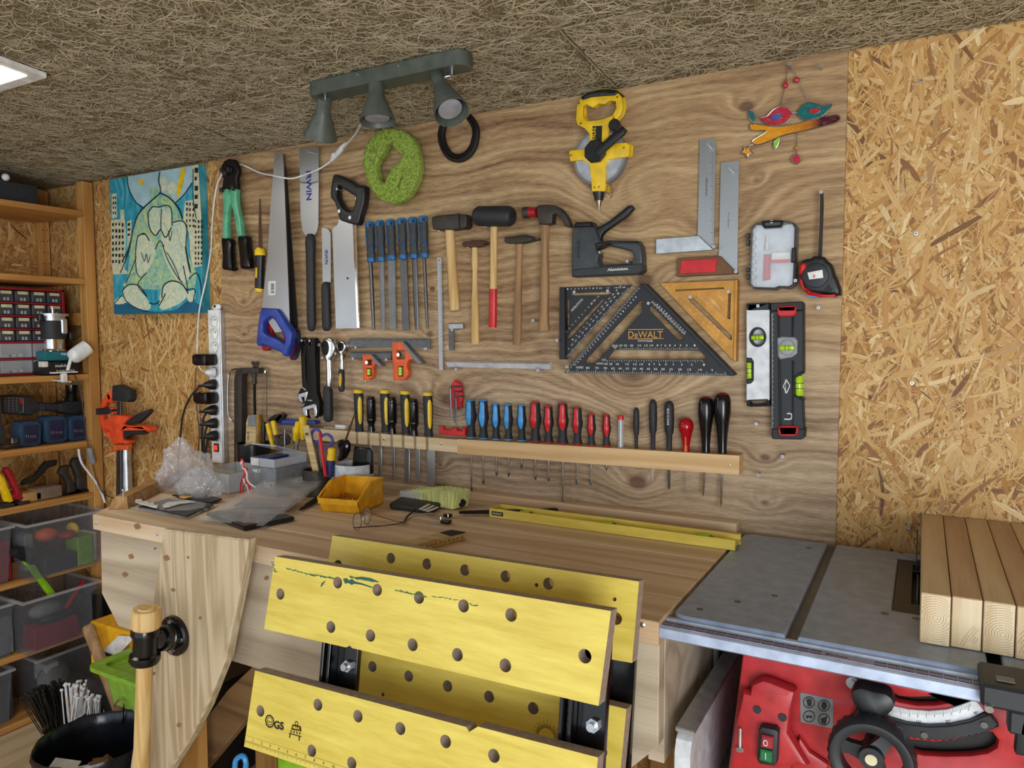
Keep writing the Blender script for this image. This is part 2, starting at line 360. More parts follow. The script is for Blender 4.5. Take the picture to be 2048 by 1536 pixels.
def osb_sheet(name, parts, core):
    V = []; Fc = []; A = []
    for v, f, a in parts:
        o = len(V); V += v; Fc += [[i + o for i in q] for q in f]; A += a
    nf = len(Fc); o = len(V); V += [tuple(v) for v in core.v]; Fc += [[i + o for i in q] for q in core.f]; A += [(0, 0, 0)] * len(core.v)
    me = bpy.data.meshes.new(name); me.from_pydata(V, [], Fc); at = me.attributes.new('along', 'FLOAT_VECTOR', 'POINT'); at.data.foreach_set('vector', np.array(A, dtype=np.float32).ravel())
    me.materials.append(MT['osb_flakes']); me.materials.append(MT['osb_core'])
    mi = np.zeros(len(Fc), dtype=np.int32); mi[nf:] = 1; me.polygons.foreach_set('material_index', mi)
    ob = bpy.data.objects.new(name, me); col.objects.link(ob); ob['kind'] = 'structure'; return ob
bw = lambda x, h, z: (x, .015 - h, z)
osb_sheet('wall_back', [flakes(-.16, .62, .5, 2.0, 14000, 1, bw), flakes(-3.15, -2.05, .3, 2.02, 12000, 2, bw), flakes(-2.05, -.16, .0, 1.0, 2500, 5, bw)],
          MB().box((LW - .02, .015, -.02), (RW, .07, 2.3)))
lwp = lambda x, h, z: (LW + h, x, z)
osb_sheet('wall_left', [flakes(-1.1, .015, .3, 2.1, 6000, 3, lwp)], MB().box((LW - .06, -1.35, -.02), (LW, .015, 2.35)).box((LW - .06, YB, -.02), (LW, -2.85, 2.35)).box((LW - .06, -2.85, -.02), (LW, -1.35, .80)).box((LW - .06, -2.85, 1.80), (LW, -1.35, 2.35)))
struct('window_1', MB().box((LW - .04, -2.85, .80), (LW + .01, -2.80, 1.80)).box((LW - .04, -1.40, .80), (LW + .01, -1.35, 1.80)).box((LW - .04, -2.80, .80), (LW + .01, -1.40, .85)).box((LW - .04, -2.80, 1.75), (LW + .01, -1.40, 1.80)).box((LW - .03, -2.12, .85), (LW, -2.08, 1.75)), 'white')
struct('wall_right', MB().box((RW, YB, -.02), (RW + .05, .07, 2.4)), 'osb_core')
struct('floor', MB().box((LW, YB, -.05), (RW, .015, 0)), 'floor_laminate')
# ceiling: wood-wool boards, curled strands over a dark core
def wool():
    rg = np.random.default_rng(7); core = MB(); J = .0035
    cells = []
    for (ya, yb, xs) in ((-.333, .015, [-3.15, -1.865, -.663, .54, 1.75]), (-.935, -.333, [-3.15, -2.76, -1.575, -.37, .83, 1.75]), (-1.54, -.935, [-3.15, -1.95, -.75, .45, 1.75]), (-3.6, -1.54, [-3.15, -1.6, -.4, .8, 1.75])):
        for a, b in zip(xs, xs[1:]): cells.append((a + J, b - J, ya + J, yb - J))
    core.box((LW - .02, YB, 0), (RW, .05, .05)); core.v = [Vector((v.x, v.y, v.z + ceil_z(v.y) + .008)) for v in core.v]
    b0 = MB()
    for a, b, c_, d in cells: b0.box((a, c_, 0), (b, d, .009), .003)
    b0.v = [Vector((v.x, v.y, v.z + ceil_z(v.y))) for v in b0.v]
    V = []; Fc = []; m = 6
    N = 42000
    for i in range(N):
        ci = rg.integers(0, 99999)
        while True:
            x = rg.uniform(-2.95, .75); y = -abs(rg.normal(0, .75))
            if y > -1.35 and x > -3.1 - y * .1: break
        cell = next((q for q in cells if q[0] < x < q[1] and q[2] < y < q[3]), None)
        if cell is None: continue
        L = rg.uniform(.03, .09); a = rg.normal(0, .75) + (PI if rg.random() < .5 else 0); cur = rg.normal(0, 22); w_ = rg.uniform(.0006, .0014); h0 = rg.uniform(.0003, .003)
        b = len(V); st = L / m
        for j in range(m + 1):
            z = ceil_z(y) - h0 * (0.4 + .6 * math.sin(PI * j / m))
            px, py = -math.sin(a) * w_, math.cos(a) * w_
            qx = min(max(x, cell[0]), cell[1]); qy = min(max(y, cell[2]), cell[3])
            V.append((qx + px, qy + py, z)); V.append((qx - px, qy - py, z - .0006))
            x += math.cos(a) * st; y += math.sin(a) * st; a += cur * st
        for j in range(m): Fc.append([b + 2 * j, b + 2 * j + 1, b + 2 * j + 3, b + 2 * j + 2])
    nf = len(Fc); k0 = len(V)
    V += [tuple(v) for v in b0.v]; Fc += [[i + k0 for i in q] for q in b0.f]; n1 = len(Fc); k1 = len(V)
    V += [tuple(v) for v in core.v]; Fc += [[i + k1 for i in q] for q in core.f]
    me = bpy.data.meshes.new('ceiling'); me.from_pydata(V, [], Fc)
    for x in ('wood_wool', 'wood_wool_core', 'joint_dark'): me.materials.append(MT[x])
    mi = np.zeros(len(Fc), dtype=np.int32); mi[nf:] = 1; mi[n1:] = 2; me.polygons.foreach_set('material_index', mi)
    o = bpy.data.objects.new('ceiling', me); col.objects.link(o); o['kind'] = 'structure'
wool()
# plywood tool panel on the back wall
pn = MB(); pn.box((-2.09, 0, .90), (-.1555, .0128, 1.991))
o = obj('plywood_panel', pn, 'pine_plywood'); d_ = PNL - Vector(o.location)
for v in o.data.vertices: v.co -= d_
o.location = PNL; tag(o, 'large pine plywood tool panel fixed to the back wall', 'panel')
# ---------------------------------------------------------------- workbench
FRX = Vector((1, 0, 0)); UPZ = Vector((0, 0, 1))
def frame_px(px, fr):   # photo points -> (u,v) in a frame (origin, U, V, N)
    O, U, V, N = fr; o = []
    for a, b in px:
        p = onP(a, b, O, N) - O; o.append((p.dot(U), p.dot(V), 0))
    return o
BT = .95
wb = thing('workbench', 'long pine workbench with plank top and deep spruce apron against the tool wall', 'workbench', (-1.08, -.32, 0))
def bl(y): return -1.805 - (y + .645) * -.55 if False else -1.805 - (y + .645) * .66
ys = [-.645, -.525, -.405, -.285, -.165, -.045]
for a, b in zip(ys, ys[1:]):
    mb = MB(); q = [(bl(a), a + .0012), (-.345, a + .0012), (-.345, b - .0012), (bl(b), b - .0012)]
    mb.flat(q, .038, bev=.0015, fr=(Vector((0, 0, BT)), Vector((1, 0, 0)), Vector((0, 1, 0)), Vector((0, 0, 1)))); obj('top_plank', mb, 'bench_pine', wb)
zf = lambda pts, y: [(p[0], p[1], 0) for p in pts]
ap = MB(); ap.flat([(-1.795, .911), (-1.80, .745), (-1.735, .672), (-.415, .672), (-.348, .745), (-.348, .911)], .03, bev=.002, fr=(Vector((0, -.632, 0)), FRX, UPZ, Vector((0, -1, 0))))
obj('apron', ap, 'apron_spruce', wb)
obj('side_apron', MB().box((-.375, -.60, .70), (-.348, -.05, .911), .001), 'apron_spruce', wb)
for x, y in ((-1.62, -.55), (-.47, -.55), (-1.75, -.12), (-.47, -.12)): obj('leg', MB().box((x - .045, y - .045, 0), (x + .045, y + .045, .911), .003), 'post_pine', wb)
obj('stretcher', MB().box((-1.58, -.14, .20), (-.515, -.10, .30), .002), 'post_pine', wb)
obj('back_rail', MB().box((-1.93, -.042, .9), (-.358, -.001, .968), .002), 'bench_pine', wb)
for px, py in ((192, 1046), (314, 1068), (700, 1150), (1285, 1250)):
    p = onY(px, py, -.645); obj('screw', MB().turn(p + Vector((0, .004, 0)), p + Vector((0, -.0015, 0)), [(0, .0045), (.7, .0045), (1, .0018)], 14), 'zinc', wb)
bt = MB(); A, B = Vector((-1.80, -.58, BT + .001)), Vector((-2.07, -.17, BT + .001)); d = (B - A).normalized(); s_ = Vector((-d.y, d.x, 0)) * -1
bt.loft([[A + s_ * -.0, A + s_ * -.05 + UPZ * 0, A + s_ * -.038 + UPZ * .03 + d * .015, A + s_ * -.008 + UPZ * .03 + d * .012], [B, B + s_ * -.05, B + s_ * -.038 + UPZ * .03, B + s_ * -.008 + UPZ * .03]])
for v in bt.v: v += s_ * .025
tag(obj('wooden_batten', bt, 'batten_oak'), 'brown batten with sloping edges lying along the cut left end of the workbench', 'batten')
p = (A + B) / 2 * .0 + onZ(247, 1002, BT + .03)
tag(obj('nail', MB().rod(p, p + Vector((0, 0, .028)), .0016, n=8).rod(p + Vector((0, 0, .028)), p + Vector((0, 0, .030)), .004, n=10), 'zinc'), 'long screw standing upright on the brown batten', 'screw')
# leg vise
vs = thing('leg_vise', 'tall spruce leg vise board leaning on the bench front with black pipe handle', 'vise', (-1.45, -.68, 0))
ch = MB(); ch.plate([(326, 1059), (496, 1080), (481, 1170), (462, 1258), (450, 1320), (412, 1416), (378, 1480), (338, 1545), (250, 1900), (200, 2000), (175, 1990), (259, 1536), (296, 1270), (311, 1160)], .70, .026, bev=.004)
obj('chop', ch, 'chop_spruce', vs)
fp = onY(352, 1270, -.70); tp = fp + Vector((.018, -.085, .02))
fl = MB(); fl.turn(fp + Vector((0, 0, 0)), fp + Vector((0, -.012, 0)), [(0, .044), (.7, .044), (1, .040)], 28).turn(fp, tp, [(.1, .030), (.35, .029), (.4, .022), (1, .021)], 24)
fl.turn(fp + (tp - fp) * .38, fp + (tp - fp) * .55, [(0, .027), (1, .027)], 24)
pf = obj('pipe_flange', fl, 'black_gloss', vs)
for dx, dz in ((.033, 0), (-.033, 0), (0, .033), (0, -.033)): obj('flange_bolt', MB().rod(fp + Vector((dx, -.010, dz)), fp + Vector((dx, -.016, dz)), .006, n=8), 'steel', pf)
ax = Vector((-.10, 0, -.99)).normalized(); tt = tp - ax * .052
te = MB().turn(tp - ax * .034, tp + ax * .045, [(0, .026), (.12, .029), (.22, .029), (.24, .024), (.74, .024), (.78, .030), (.92, .031), (1, .028)], 28)
obj('pipe_tee', te, 'black_gloss', vs)
obj('handle_knob', MB().turn(tp - ax * .030, tp - ax * .075, [(0, .026), (.1, .0295), (.75, .0295), (.93, .026), (.94, .017), (1, .0165)], 28), 'ash', vs)
obj('handle_rod', MB().rod(tp + ax * .03, tp + ax * .42, .0165, n=20), 'ash', vs)
def knot(px_, y, par, r=6):
    for i, (a, b, k) in enumerate(px_):
        obj('knot', MB().plate([(a + k * r * (1.15 + .3 * math.sin(j * 2.1 + i)) * math.cos(j * PI / 6), b + k * r * 1.15 * math.sin(j * PI / 6)) for j in range(12)], -y + .0005, .001), 'knot_wood', par, flat=True)
knot([(262, 1113, .8), (250, 1149, .8), (310, 1097, .4), (533, 1156, .7), (700, 1180, .5), (1270, 1290, .6)], -.632, wb); knot([(274, 1053, .9), (430, 1072, .5)], -.645, wb)
knot([(333, 1116, .9), (346, 1180, .6), (307, 1347, .5), (358, 1450, .7), (400, 1236, .5), (376, 1115, .4)], -.70, vs)
# leaning board under the bench
lb = MB().plate([(250, 1640), (380, 1480), (455, 1380), (538, 1302), (552, 1335), (508, 1420), (405, 1545), (330, 1660)], .45, .03, bev=.002)
tag(obj('offcut_board', lb, 'diag_board'), 'weathered wide board slanting under the bench beside the vise board', 'board')
# ---------------------------------------------------------------- folded workmates
def wm(label, y0, boards, rails):
    fr0 = (Vector((-.7, y0, 1.0)), FRX, Vector((0, .139, .99)).normalized(), Vector((0, -.99, .139)).normalized())
    r = thing('folding_workbench', label, 'folding workbench', (-.7, y0 + .1, 0)); out = []
    for out_px, holes, small in boards:
        hs = []
        for hx, hy in holes:
            c = frame_px([(hx, hy)], fr0)[0]; hs.append([(c[0] + .0095 * math.cos(a * PI / 12), c[1] + .0095 * math.sin(a * PI / 12), 0) for a in range(24)])
        for hx, hy in small:
            c = frame_px([(hx, hy)], fr0)[0]; hs.append([(c[0] + .0032 * math.cos(a * PI / 6), c[1] + .0032 * math.sin(a * PI / 6), 0) for a in range(12)])
        o = frame_px(out_px, fr0); O, U, V, N = fr0
        mb = MB().flat(o, .023, hs, fr=fr0); b = obj('jaw_board', mb, ['yellow_laminate', 'mdf'], r, flat=True); b['label'] = 'yellow laminate board drilled with round holes'
        for p_ in b.data.polygons:
            if abs(p_.normal.dot(N)) < .8: p_.material_index = 1
        out.append(b)
    O, U, V, N = fr0
    for px, pya, pyb in rails:
        a = frame_px([(px, pya), (px - 22, pyb)], fr0); u = a[0][0]; v1, v0 = a[0][1] + .10, a[1][1] - .16
        P = lambda uu, vv, ww: O + U * uu + V * vv + N * ww
        R4 = Matrix((( U.x, V.x, N.x, O.x), (U.y, V.y, N.y, O.y), (U.z, V.z, N.z, O.z), (0, 0, 0, 1)))
        mb = MB(); mb.box((u - .017, v0, -.030), (u - .011, v1, -.0235), .001, R4).box((u - .003, v0, -.030), (u + .003, v1, -.0235), .001, R4).box((u - .017, v0, -.055), (u + .003, v1, -.048), .001, R4).box((u + .003, v0, -.055), (u + .045, v1, -.044), .001, R4)
        mb.box((u - .017, v0, -.055), (u - .014, v1, -.026), 0, R4).box((u, v0, -.055), (u + .003, v1, -.026), 0, R4)
        rl = obj('guide_rail', mb, 'black_gloss', r)
        sp = MB(); vm = (v0 + v1) / 2
        k = 0; vv = v0 + .02
        sp.turn(P(u - .007, v0 + .01, -.038), P(u - .007, v1 - .01, -.038), [(i / 60, .0042 if i % 2 else .0034) for i in range(61)], 10)
        obj('screw_spindle', sp, 'steel_dark', rl)
        q = frame_px([(px + 22, (pya + pyb) / 2 + 22)], fr0)[0]; c = P(u + .028, q[1], -.044)
        obj('bolt', MB().rod(c, c + N * .006, .010, n=6).rod(c + N * .006, c + N * .014, .006, n=12), 'zinc', rl)
        obj('leg', MB().box((u - .012, -.98, -.08), (u + .012, v0 + .2, -.058), .002, R4), 'black', r)
    lo = MB().box((-.32, -.95, -.083), (.32, -.92, -.06), .002, Matrix((( U.x, V.x, N.x, O.x), (U.y, V.y, N.y, O.y), (U.z, V.z, N.z, O.z), (0, 0, 0, 1)))); obj('foot_rail', lo, 'black', r)
    return r, fr0, out
R7 = zoomed(460, 1040, 2.2756)
w1, fr1, bd1 = wm('front folded workbench with two yellow hole-drilled boards, paint smears on the upper one', -.83, [
    ([(550, 1113), (1222, 1222), (1197, 1412), *R7((555, 583), (545, 571), (528, 580)), (528, 1258)], R7((229, 337), (490, 285), (670, 318), (860, 353), (1063, 391), (1279, 432), (459, 487), (639, 526), (831, 568), (1035, 613), (1253, 662), (1615, 620)), []),
    ([(510, 1341), *R7((1075, 942), (1088, 965), (1128, 940)), (1196, 1515), (1176, 1722), (488, 1493)], R7((138, 869), (400, 841), (582, 893), (775, 949), (981, 1008), (1201, 1073), (372, 1050), (554, 1107)) + [(890, 1600), (1080, 1655), (800, 1575)], [])],
    [(638, 1300, 1345), (1128, 1400, 1490)])
w2, fr2, bd2 = wm('rear folded workbench with plain yellow boards, standing behind the paint-smeared one', -.69, [
    ([(665, 1071), (1278, 1163), (1264, 1326), (641, 1218)], R7((492, 205), (732, 174), (896, 200), (1069, 228), (1254, 257), (1449, 290), (1757, 448)), R7((1395, 296), (1750, 361))),
    ([(683, 1286), (1253, 1418), (1234, 1612), (663, 1462)], R7((648, 667), (813, 711), (990, 756), (1179, 804), (1380, 857), (1690, 1053)), R7((696, 795)))], [(720, 1300, 1345), (1190, 1400, 1490)])
def on_board(fr, px, th=.0006):
    O, U, V, N = fr; o = frame_px(px, fr); return MB().flat(o, .0006 + th, fr=(O + N * th, U, V, N))
def fr_pts(fr, px, lift=.0007): return [Vector(fr[0]) + fr[1] * a + fr[2] * b + fr[3] * lift for a, b, _ in frame_px(px, fr)]
mat('paint_green', '3f6a3a', .5); mat('paint_teal', '24594f', .5); mat('ink', '17140c', .6); mat('ink_white', 'e8e8e4', .6); mat('ink_blue', '2b2f8c', .5); mat('ink_brown', '6b4f16', .7)
sm = MB(); rnd = random.Random(4)
for (x0, y0, x1, y1, k, w_) in ((262, 222, 340, 242, 14, 3), (345, 245, 475, 265, 26, 4), (550, 262, 678, 282, 14, 6), (760, 320, 895, 350, 20, 4), (920, 346, 1040, 364, 14, 2.4), (1090, 382, 1130, 392, 6, 3), (196, 195, 206, 240, 7, 3)):
    for i in range(k):
        t = i / k; x = x0 + (x1 - x0) * t + rnd.uniform(-3, 3); y = y0 + (y1 - y0) * t + rnd.uniform(-3, 3); a = rnd.uniform(3, 10); b = rnd.uniform(.5, 1) * w_
        pl = R7(*[(x + a * math.cos(q) + b * .4 * math.sin(q), y + b * math.sin(q) + a * .18 * math.cos(q)) for q in [j * PI / 4 for j in range(8)]])
        m2 = on_board(fr1, pl, .0002 + i * .00001); sm.add(m2.v, m2.f)
obj('green_paint_smear', sm, 'paint_green', w1, flat=True)
sm = MB()
for pl in (((515, 268), (530, 264), (542, 275), (555, 268), (570, 280), (600, 287), (650, 305), (646, 309), (600, 295), (565, 290), (555, 296), (540, 286), (525, 290)), ((412, 305), (418, 288), (436, 274), (428, 288), (418, 302)), ((560, 262), (600, 258), (640, 264), (676, 280), (640, 276), (590, 270))):
    m2 = on_board(fr1, R7(*pl), .0006); sm.add(m2.v, m2.f)
obj('teal_paint_streak', sm, 'paint_teal', w1, flat=True)
for (b, fr) in ((w1, fr1),):
    ring = MB()
    def ringpoly(cx, cy, r0, r1, n=24):
        a = frame_px(R7((cx, cy)), fr)[0]; k = frame_px(R7((cx + 1, cy)), fr)[0][0] - a[0]
        f = lambda r: [(a[0] + k * r * math.cos(2 * PI * j / n), a[1] + k * r * math.sin(2 * PI * j / n), 0) for j in range(n)]
        return MB().flat(f(r1), .0008, [f(r0)], fr=(fr[0] + fr[3] * .0004, *fr[1:]))
    for cx, cy, r0, r1, n in ((181, 916, 17, 22, 8), (181, 916, 11, 13, 20)): m2 = ringpoly(cx, cy, r0, r1, n); ring.add(m2.v, m2.f)
    # weight and trestle pictogram
    for pl in (((285, 930), (322, 938), (326, 962), (279, 953)), ((270, 968), (325, 984), (325, 988), (270, 972)), ((272, 972), (276, 973), (274, 992), (270, 991)), ((314, 984), (318, 985), (317, 1004), (313, 1003))): m2 = on_board(fr, R7(*pl)); ring.add(m2.v, m2.f)
    for i in range(4):
        x = 279 + i * 13; y = 955 + i * 3; m2 = on_board(fr, R7((x - 1, y), (x + 1, y), (x + 1, y + 6), (x + 4, y + 6), (x, y + 13), (x - 4, y + 6), (x - 1, y + 6))); ring.add(m2.v, m2.f)
    m2 = ringpoly(303, 926, 5, 8, 14); ring.add(m2.v, m2.f)
    obj('safety_symbols', ring, 'ink', b, flat=True)
    q = fr_pts(fr, R7((201, 948), (246, 957), (172, 921), (191, 925), (289, 948), (320, 955)), .0009)
    text('GS', 'lettering', 'ink', b, q[0], q[1] - q[0], fr[2], (q[1] - q[0]).length, .013, .0003, .03)
    text('TÜV', 'lettering', 'ink', b, q[2], q[3] - q[2], fr[2], (q[3] - q[2]).length, .0035, .0003)
    text('MAX', 'lettering', 'yellow', b, q[4] + fr[3] * .0004, q[5] - q[4], fr[2], (q[5] - q[4]).length, .0045, .0003, .02)
    # scale printed along the lower edge
    sc_ = MB(); e0, e1 = frame_px([(488, 1493), (1176, 1722)], fr); d0 = Vector(e1) - Vector(e0); L = d0.length; d0.normalize(); up = Vector((-d0.y, d0.x, 0))
    for i in range(0, 260):
        a = Vector(e0) + d0 * (.003 + i * .0025) + up * .0105; h = .006 if i % 4 == 0 else .003
        if a.x > e1[0]: break
        sc_.flat([a - d0 * .0002, a + d0 * .0002, a + d0 * .0002 - up * h, a - d0 * .0002 - up * h], .0008, fr=(fr[0] + fr[3] * .0003, *fr[1:]))
    for o_ in (.0105, .0195): a = Vector(e0) + up * o_; c_ = Vector(e1) + up * o_; sc_.flat([a, c_, c_ + up * .0003, a + up * .0003], .0008, fr=(fr[0] + fr[3] * .0003, *fr[1:]))
    obj('printed_scale', sc_, 'ink_brown', b, flat=True)
    for i in range(1, 22):
        a = Vector(e0) + d0 * (.001 + i * .02) + up * .0130; text(str(i), 'lettering', 'ink_brown', b, fr[0] + fr[1] * a.x + fr[2] * a.y + fr[3] * .0008, d0.x * fr[1] + d0.y * fr[2], fr[2], None, .0042, .0003)
q = fr_pts(fr2, R7((540, 762), (572, 770)), .0006); text('MAX', 'lettering', 'ink', w2, q[0], q[1] - q[0], fr2[2], (q[1] - q[0]).length, .006, .0003, .02)
m2 = on_board(fr2, R7((537, 752), (548, 740), (560, 741), (572, 760), (574, 778), (533, 766))); obj('weight_symbol', m2, 'ink_brown', w2, flat=True)
arc = MB()
for i in range(0, 37):
    a = i * PI / 36; c0 = frame_px(R7((1440, 990)), fr2)[0]; r0, r1 = .014, .020 if i % 3 else .026
    for s0, s1 in ((r0, r1),):
        d1 = Vector((math.cos(a), math.sin(a), 0)); n1 = Vector((-d1.y, d1.x, 0)) * .00025; c1 = Vector(c0)
        arc.flat([c1 + d1 * s0 - n1, c1 + d1 * s1 - n1, c1 + d1 * s1 + n1, c1 + d1 * s0 + n1], .0008, fr=(fr2[0] + fr2[3] * .0003, *fr2[1:]))
obj('printed_protractor', arc, 'ink_brown', w2, flat=True)
# ---------------------------------------------------------------- table saw
R6 = zoomed(1280, 1010, 2.6667); R4s = zoomed(1560, 1260, 4.1967)
ts = thing('table_saw', 'red table saw with grey steel top beside the workbench', 'table saw', (.2, -.3, 0))
TZ = (Vector((0, 0, BT)), Vector((1, 0, 0)), Vector((0, 1, 0)), Vector((0, 0, 1)))
def rr(x0, y0, x1, y1, r, n=5, corners=(1, 1, 1, 1)):
    o = []
    for (cx, cy, a0), on in zip(((x1 - r, y0 + r, -PI / 2), (x1 - r, y1 - r, 0), (x0 + r, y1 - r, PI / 2), (x0 + r, y0 + r, PI)), corners):
        if on: o += [(cx + r * math.cos(a0 + k * PI / 2 / n), cy + r * math.sin(a0 + k * PI / 2 / n), 0) for k in range(n + 1)]
        else: o.append({-PI / 2: (x1, y0, 0), 0: (x1, y1, 0), PI / 2: (x0, y1, 0), PI: (x0, y0, 0)}[a0])
    return o
xs_slot = -.158
obj('left_table', MB().flat(rr(-.338, -.60, xs_slot - .009, -.045, .022, corners=(0, 0, 1, 1)), .022, bev=.002, fr=TZ), 'saw_table', ts)
tb = MB().flat(rr(xs_slot + .009, -.60, .088, -.045, .012, corners=(0, 0, 0, 0)), .022, [rr(-.032, -.415, .035, -.09, .006)], .002, TZ)
tb.flat(rr(.106, -.60, .55, -.045, .012, corners=(1, 1, 0, 0)), .022, bev=.002, fr=TZ); obj('main_table', tb, 'saw_table', ts)
obj('mitre_slot', MB().box((xs_slot - .011, -.60, BT - .03), (xs_slot + .011, -.045, BT - .010)).box((.086, -.60, BT - .03), (.108, -.045, BT - .010)), 'steel_dark', ts)
obj('blade_insert', MB().flat(rr(-.031, -.414, .034, -.091, .006), .004, [rr(-.006, -.36, .012, -.12, .002)], fr=(Vector((0, 0, BT - .002)), *TZ[1:])), 'saw_black', ts)
obj('insert_well', MB().box((-.032, -.416, BT - .14), (.035, -.09, BT - .024)), 'saw_black', ts)
bl_ = MB(); n = 48; c = Vector((.003, -.235, BT - .055)); V = []
outl = []
for k in range(n): a = 2 * PI * k / n; outl += [(c.y + .108 * math.cos(a), c.z - 0 + .108 * math.sin(a) - .045, 0), (c.y + .100 * math.cos(a + .09), c.z + .100 * math.sin(a + .09) - .045, 0)]
bl_.flat(outl, .0024, fr=(Vector((.004, 0, 0)), Vector((0, 1, 0)), UPZ, Vector((1, 0, 0)))); obj('saw_blade', bl_, 'steel_dark', ts)
obj('riving_knife', MB().flat([(-.13, BT - .05), (-.085, BT - .05), (-.088, BT + .02), (-.10, BT + .062), (-.106, BT + .066), (-.118, BT + .03)], .002, fr=(Vector((.001, 0, 0)), Vector((0, 1, 0)), UPZ, Vector((1, 0, 0)))), 'saw_black', ts)
for a, b in R6((900, 228), (718, 484), (520, 516), (320, 556), (1393, 255), (1305, 578), (1472, 605)):
    p = onZ(a, b, BT); obj('table_screw', MB().flat([(p.x + .0055 * math.cos(k * PI / 8), p.y + .0055 * math.sin(k * PI / 8), 0) for k in range(16)], .001, [[(p.x + .002 * math.cos(k * PI / 3), p.y + .002 * math.sin(k * PI / 3), 0) for k in range(6)]], fr=(Vector((0, 0, BT + .0004)), *TZ[1:])), 'steel_dark', ts)
# front fence rail, an aluminium profile with two steps
prof = [(-.600, .945), (-.608, .945), (-.611, .938), (-.617, .938), (-.618, .943), (-.636, .943), (-.641, .940), (-.642, .926), (-.636, .922), (-.600, .922)]
mat('alu_rail', 'b9c6de', .35, .25)
rl = MB().loft([[Vector((x, y, z)) for y, z in prof] for x in (-.3445, .60)]); fr_ = obj('fence_rail', rl, 'alu_rail', ts)
sc_ = MB()
TR = (Vector((0, 0, .9431)), Vector((1, 0, 0)), Vector((0, 1, 0)), Vector((0, 0, 1)))
mat('scale_tape', 'a9a8cc', .5); mat('scale_ink', '2c2a45', .5)
obj('scale_tape', MB().flat([(-.345, -.635), (.59, -.635), (.59, -.619), (-.345, -.619)], .0006, fr=(Vector((0, 0, .9436)), *TR[1:])), 'scale_tape', fr_)
for i in range(58):
    x = -.343 + i * .0165
    if -.115 < x < -.06: continue
    for y in (-.6345, -.6225): sc_.flat([(x, y), (x + .0145, y), (x + .0145, y + .0024), (x, y + .0024)], .0004, fr=(Vector((0, 0, .9439)), *TR[1:]))
    for k in range(5): sc_.flat([(x + k * .0033, -.631), (x + k * .0033 + .0005, -.631), (x + k * .0033 + .0005, -.624), (x + k * .0033, -.624)], .0004, fr=(Vector((0, 0, .9439)), *TR[1:]))
obj('scale_marks', sc_, 'scale_ink', fr_, flat=True)
text('Einhell', 'lettering', 'scale_ink', fr_, Vector((-.108, -.629, .9440)), (1, 0, 0), (0, 1, 0), .028, .004, .0003, .02)
# body
YF = .57
body = MB().plate(R6((550, 765), (590, 772), (815, 815), (2300, 1120), (2500, 1800), (440, 1800), (470, 1403), (520, 1000)), YF, .02, [R4s((930, 520), (1000, 565), (1100, 575), (1250, 570), (1380, 555), (1500, 530), (1600, 500), (1610, 530), (1560, 570), (1450, 605), (1300, 630), (1150, 632), (1000, 605), (930, 580)), R4s((1000, 880), (1100, 930), (1300, 950), (1500, 930), (1700, 868), (1780, 868), (1828, 930), (1815, 990), (1740, 1035), (1600, 1055), (1400, 1060), (1200, 1050), (1050, 1010), (900, 900))], .006, seg=2)
obj('housing', body, 'saw_red', ts); obj('slot_shade_block', MB().box((-.20, -.5485, .45), (.4, -.53, .90)), 'ink', ts); obj('housing_shell', MB().loft([[Vector((x0, -.548, z)), Vector((.5, -.548, z)), Vector((.5, -.12, z)), Vector((x0, -.12, z))] for z, x0 in ((.40, -.285), (.905, -.232))]), 'saw_red', ts)  # black block close behind the front plate paints the shade inside its slots
for q, h in ((((590, 960), (650, 935), (690, 945), (790, 985), (830, 1000), (805, 1100), (790, 1220), (900, 1400), (470, 1420), (500, 1200), (545, 1000), (580, 1010)), .028), (((850, 1240), (790, 1340), (830, 1500), (960, 1500), (1010, 1390), (905, 1320)), .012)):
    obj('housing_panel', MB().plate(R6(*q), YF + h, h + .002, bev=.010, seg=2), 'saw_red', ts)
sw = obj('switch_box', MB().plate(R6((650, 1185), (725, 1200), (738, 1215), (730, 1380), (715, 1398), (635, 1385), (622, 1365), (632, 1200)), YF + .045, .02, bev=.004, seg=2), 'saw_black', ts)
obj('stop_button', MB().plate(R6((648, 1228), (710, 1242), (706, 1308), (643, 1294)), YF + .052, .012, bev=.002), 'red_btn', sw); obj('start_button', MB().plate(R6((641, 1303), (704, 1318), (700, 1378), (636, 1364)), YF + .052, .012, bev=.002), 'green_btn', sw)
walltext('O', R6((658, 1284))[0], R6((682, 1289))[0], 13, YF + .0535, 'ink_white', sw, 'symbol'); walltext('I', R6((668, 1356))[0], R6((672, 1357))[0], 13, YF + .0535, 'ink_white', sw, 'symbol')
sk = obj('warning_sticker', MB().plate(R4s((175, 524), (440, 580), (446, 590), (444, 828), (172, 772), (170, 535)), YF + .0008, .001), 'grey', ts)
ring = MB(); glyph = MB()
for cx, cy in ((243, 608), (369, 635), (244, 726), (370, 752)):
    def cc(r, sx=1): return R4s(*[(cx + r * math.cos(k * PI / 10) * sx, cy + r * math.sin(k * PI / 10)) for k in range(20)])
    ring.plate(cc(50), YF + .0014, .0008, [cc(43)])
for pl in (((222, 590), (228, 570), (234, 588), (238, 566), (244, 586), (250, 566), (254, 588), (262, 572), (268, 600), (262, 640), (232, 640)), ((350, 610), (369, 598), (390, 610), (394, 640), (380, 668), (358, 668), (345, 640)), ((216, 718), (242, 720), (272, 722), (266, 742), (252, 742), (244, 730), (234, 742), (220, 740)), ((340, 745), (372, 735), (400, 720), (392, 748), (384, 790), (350, 785))): glyph.plate(R4s(*pl), YF + .0014, .0008)
obj('warning_symbols', ring, 'ink', sk, flat=True); obj('warning_glyphs', glyph, 'ink', sk, flat=True)
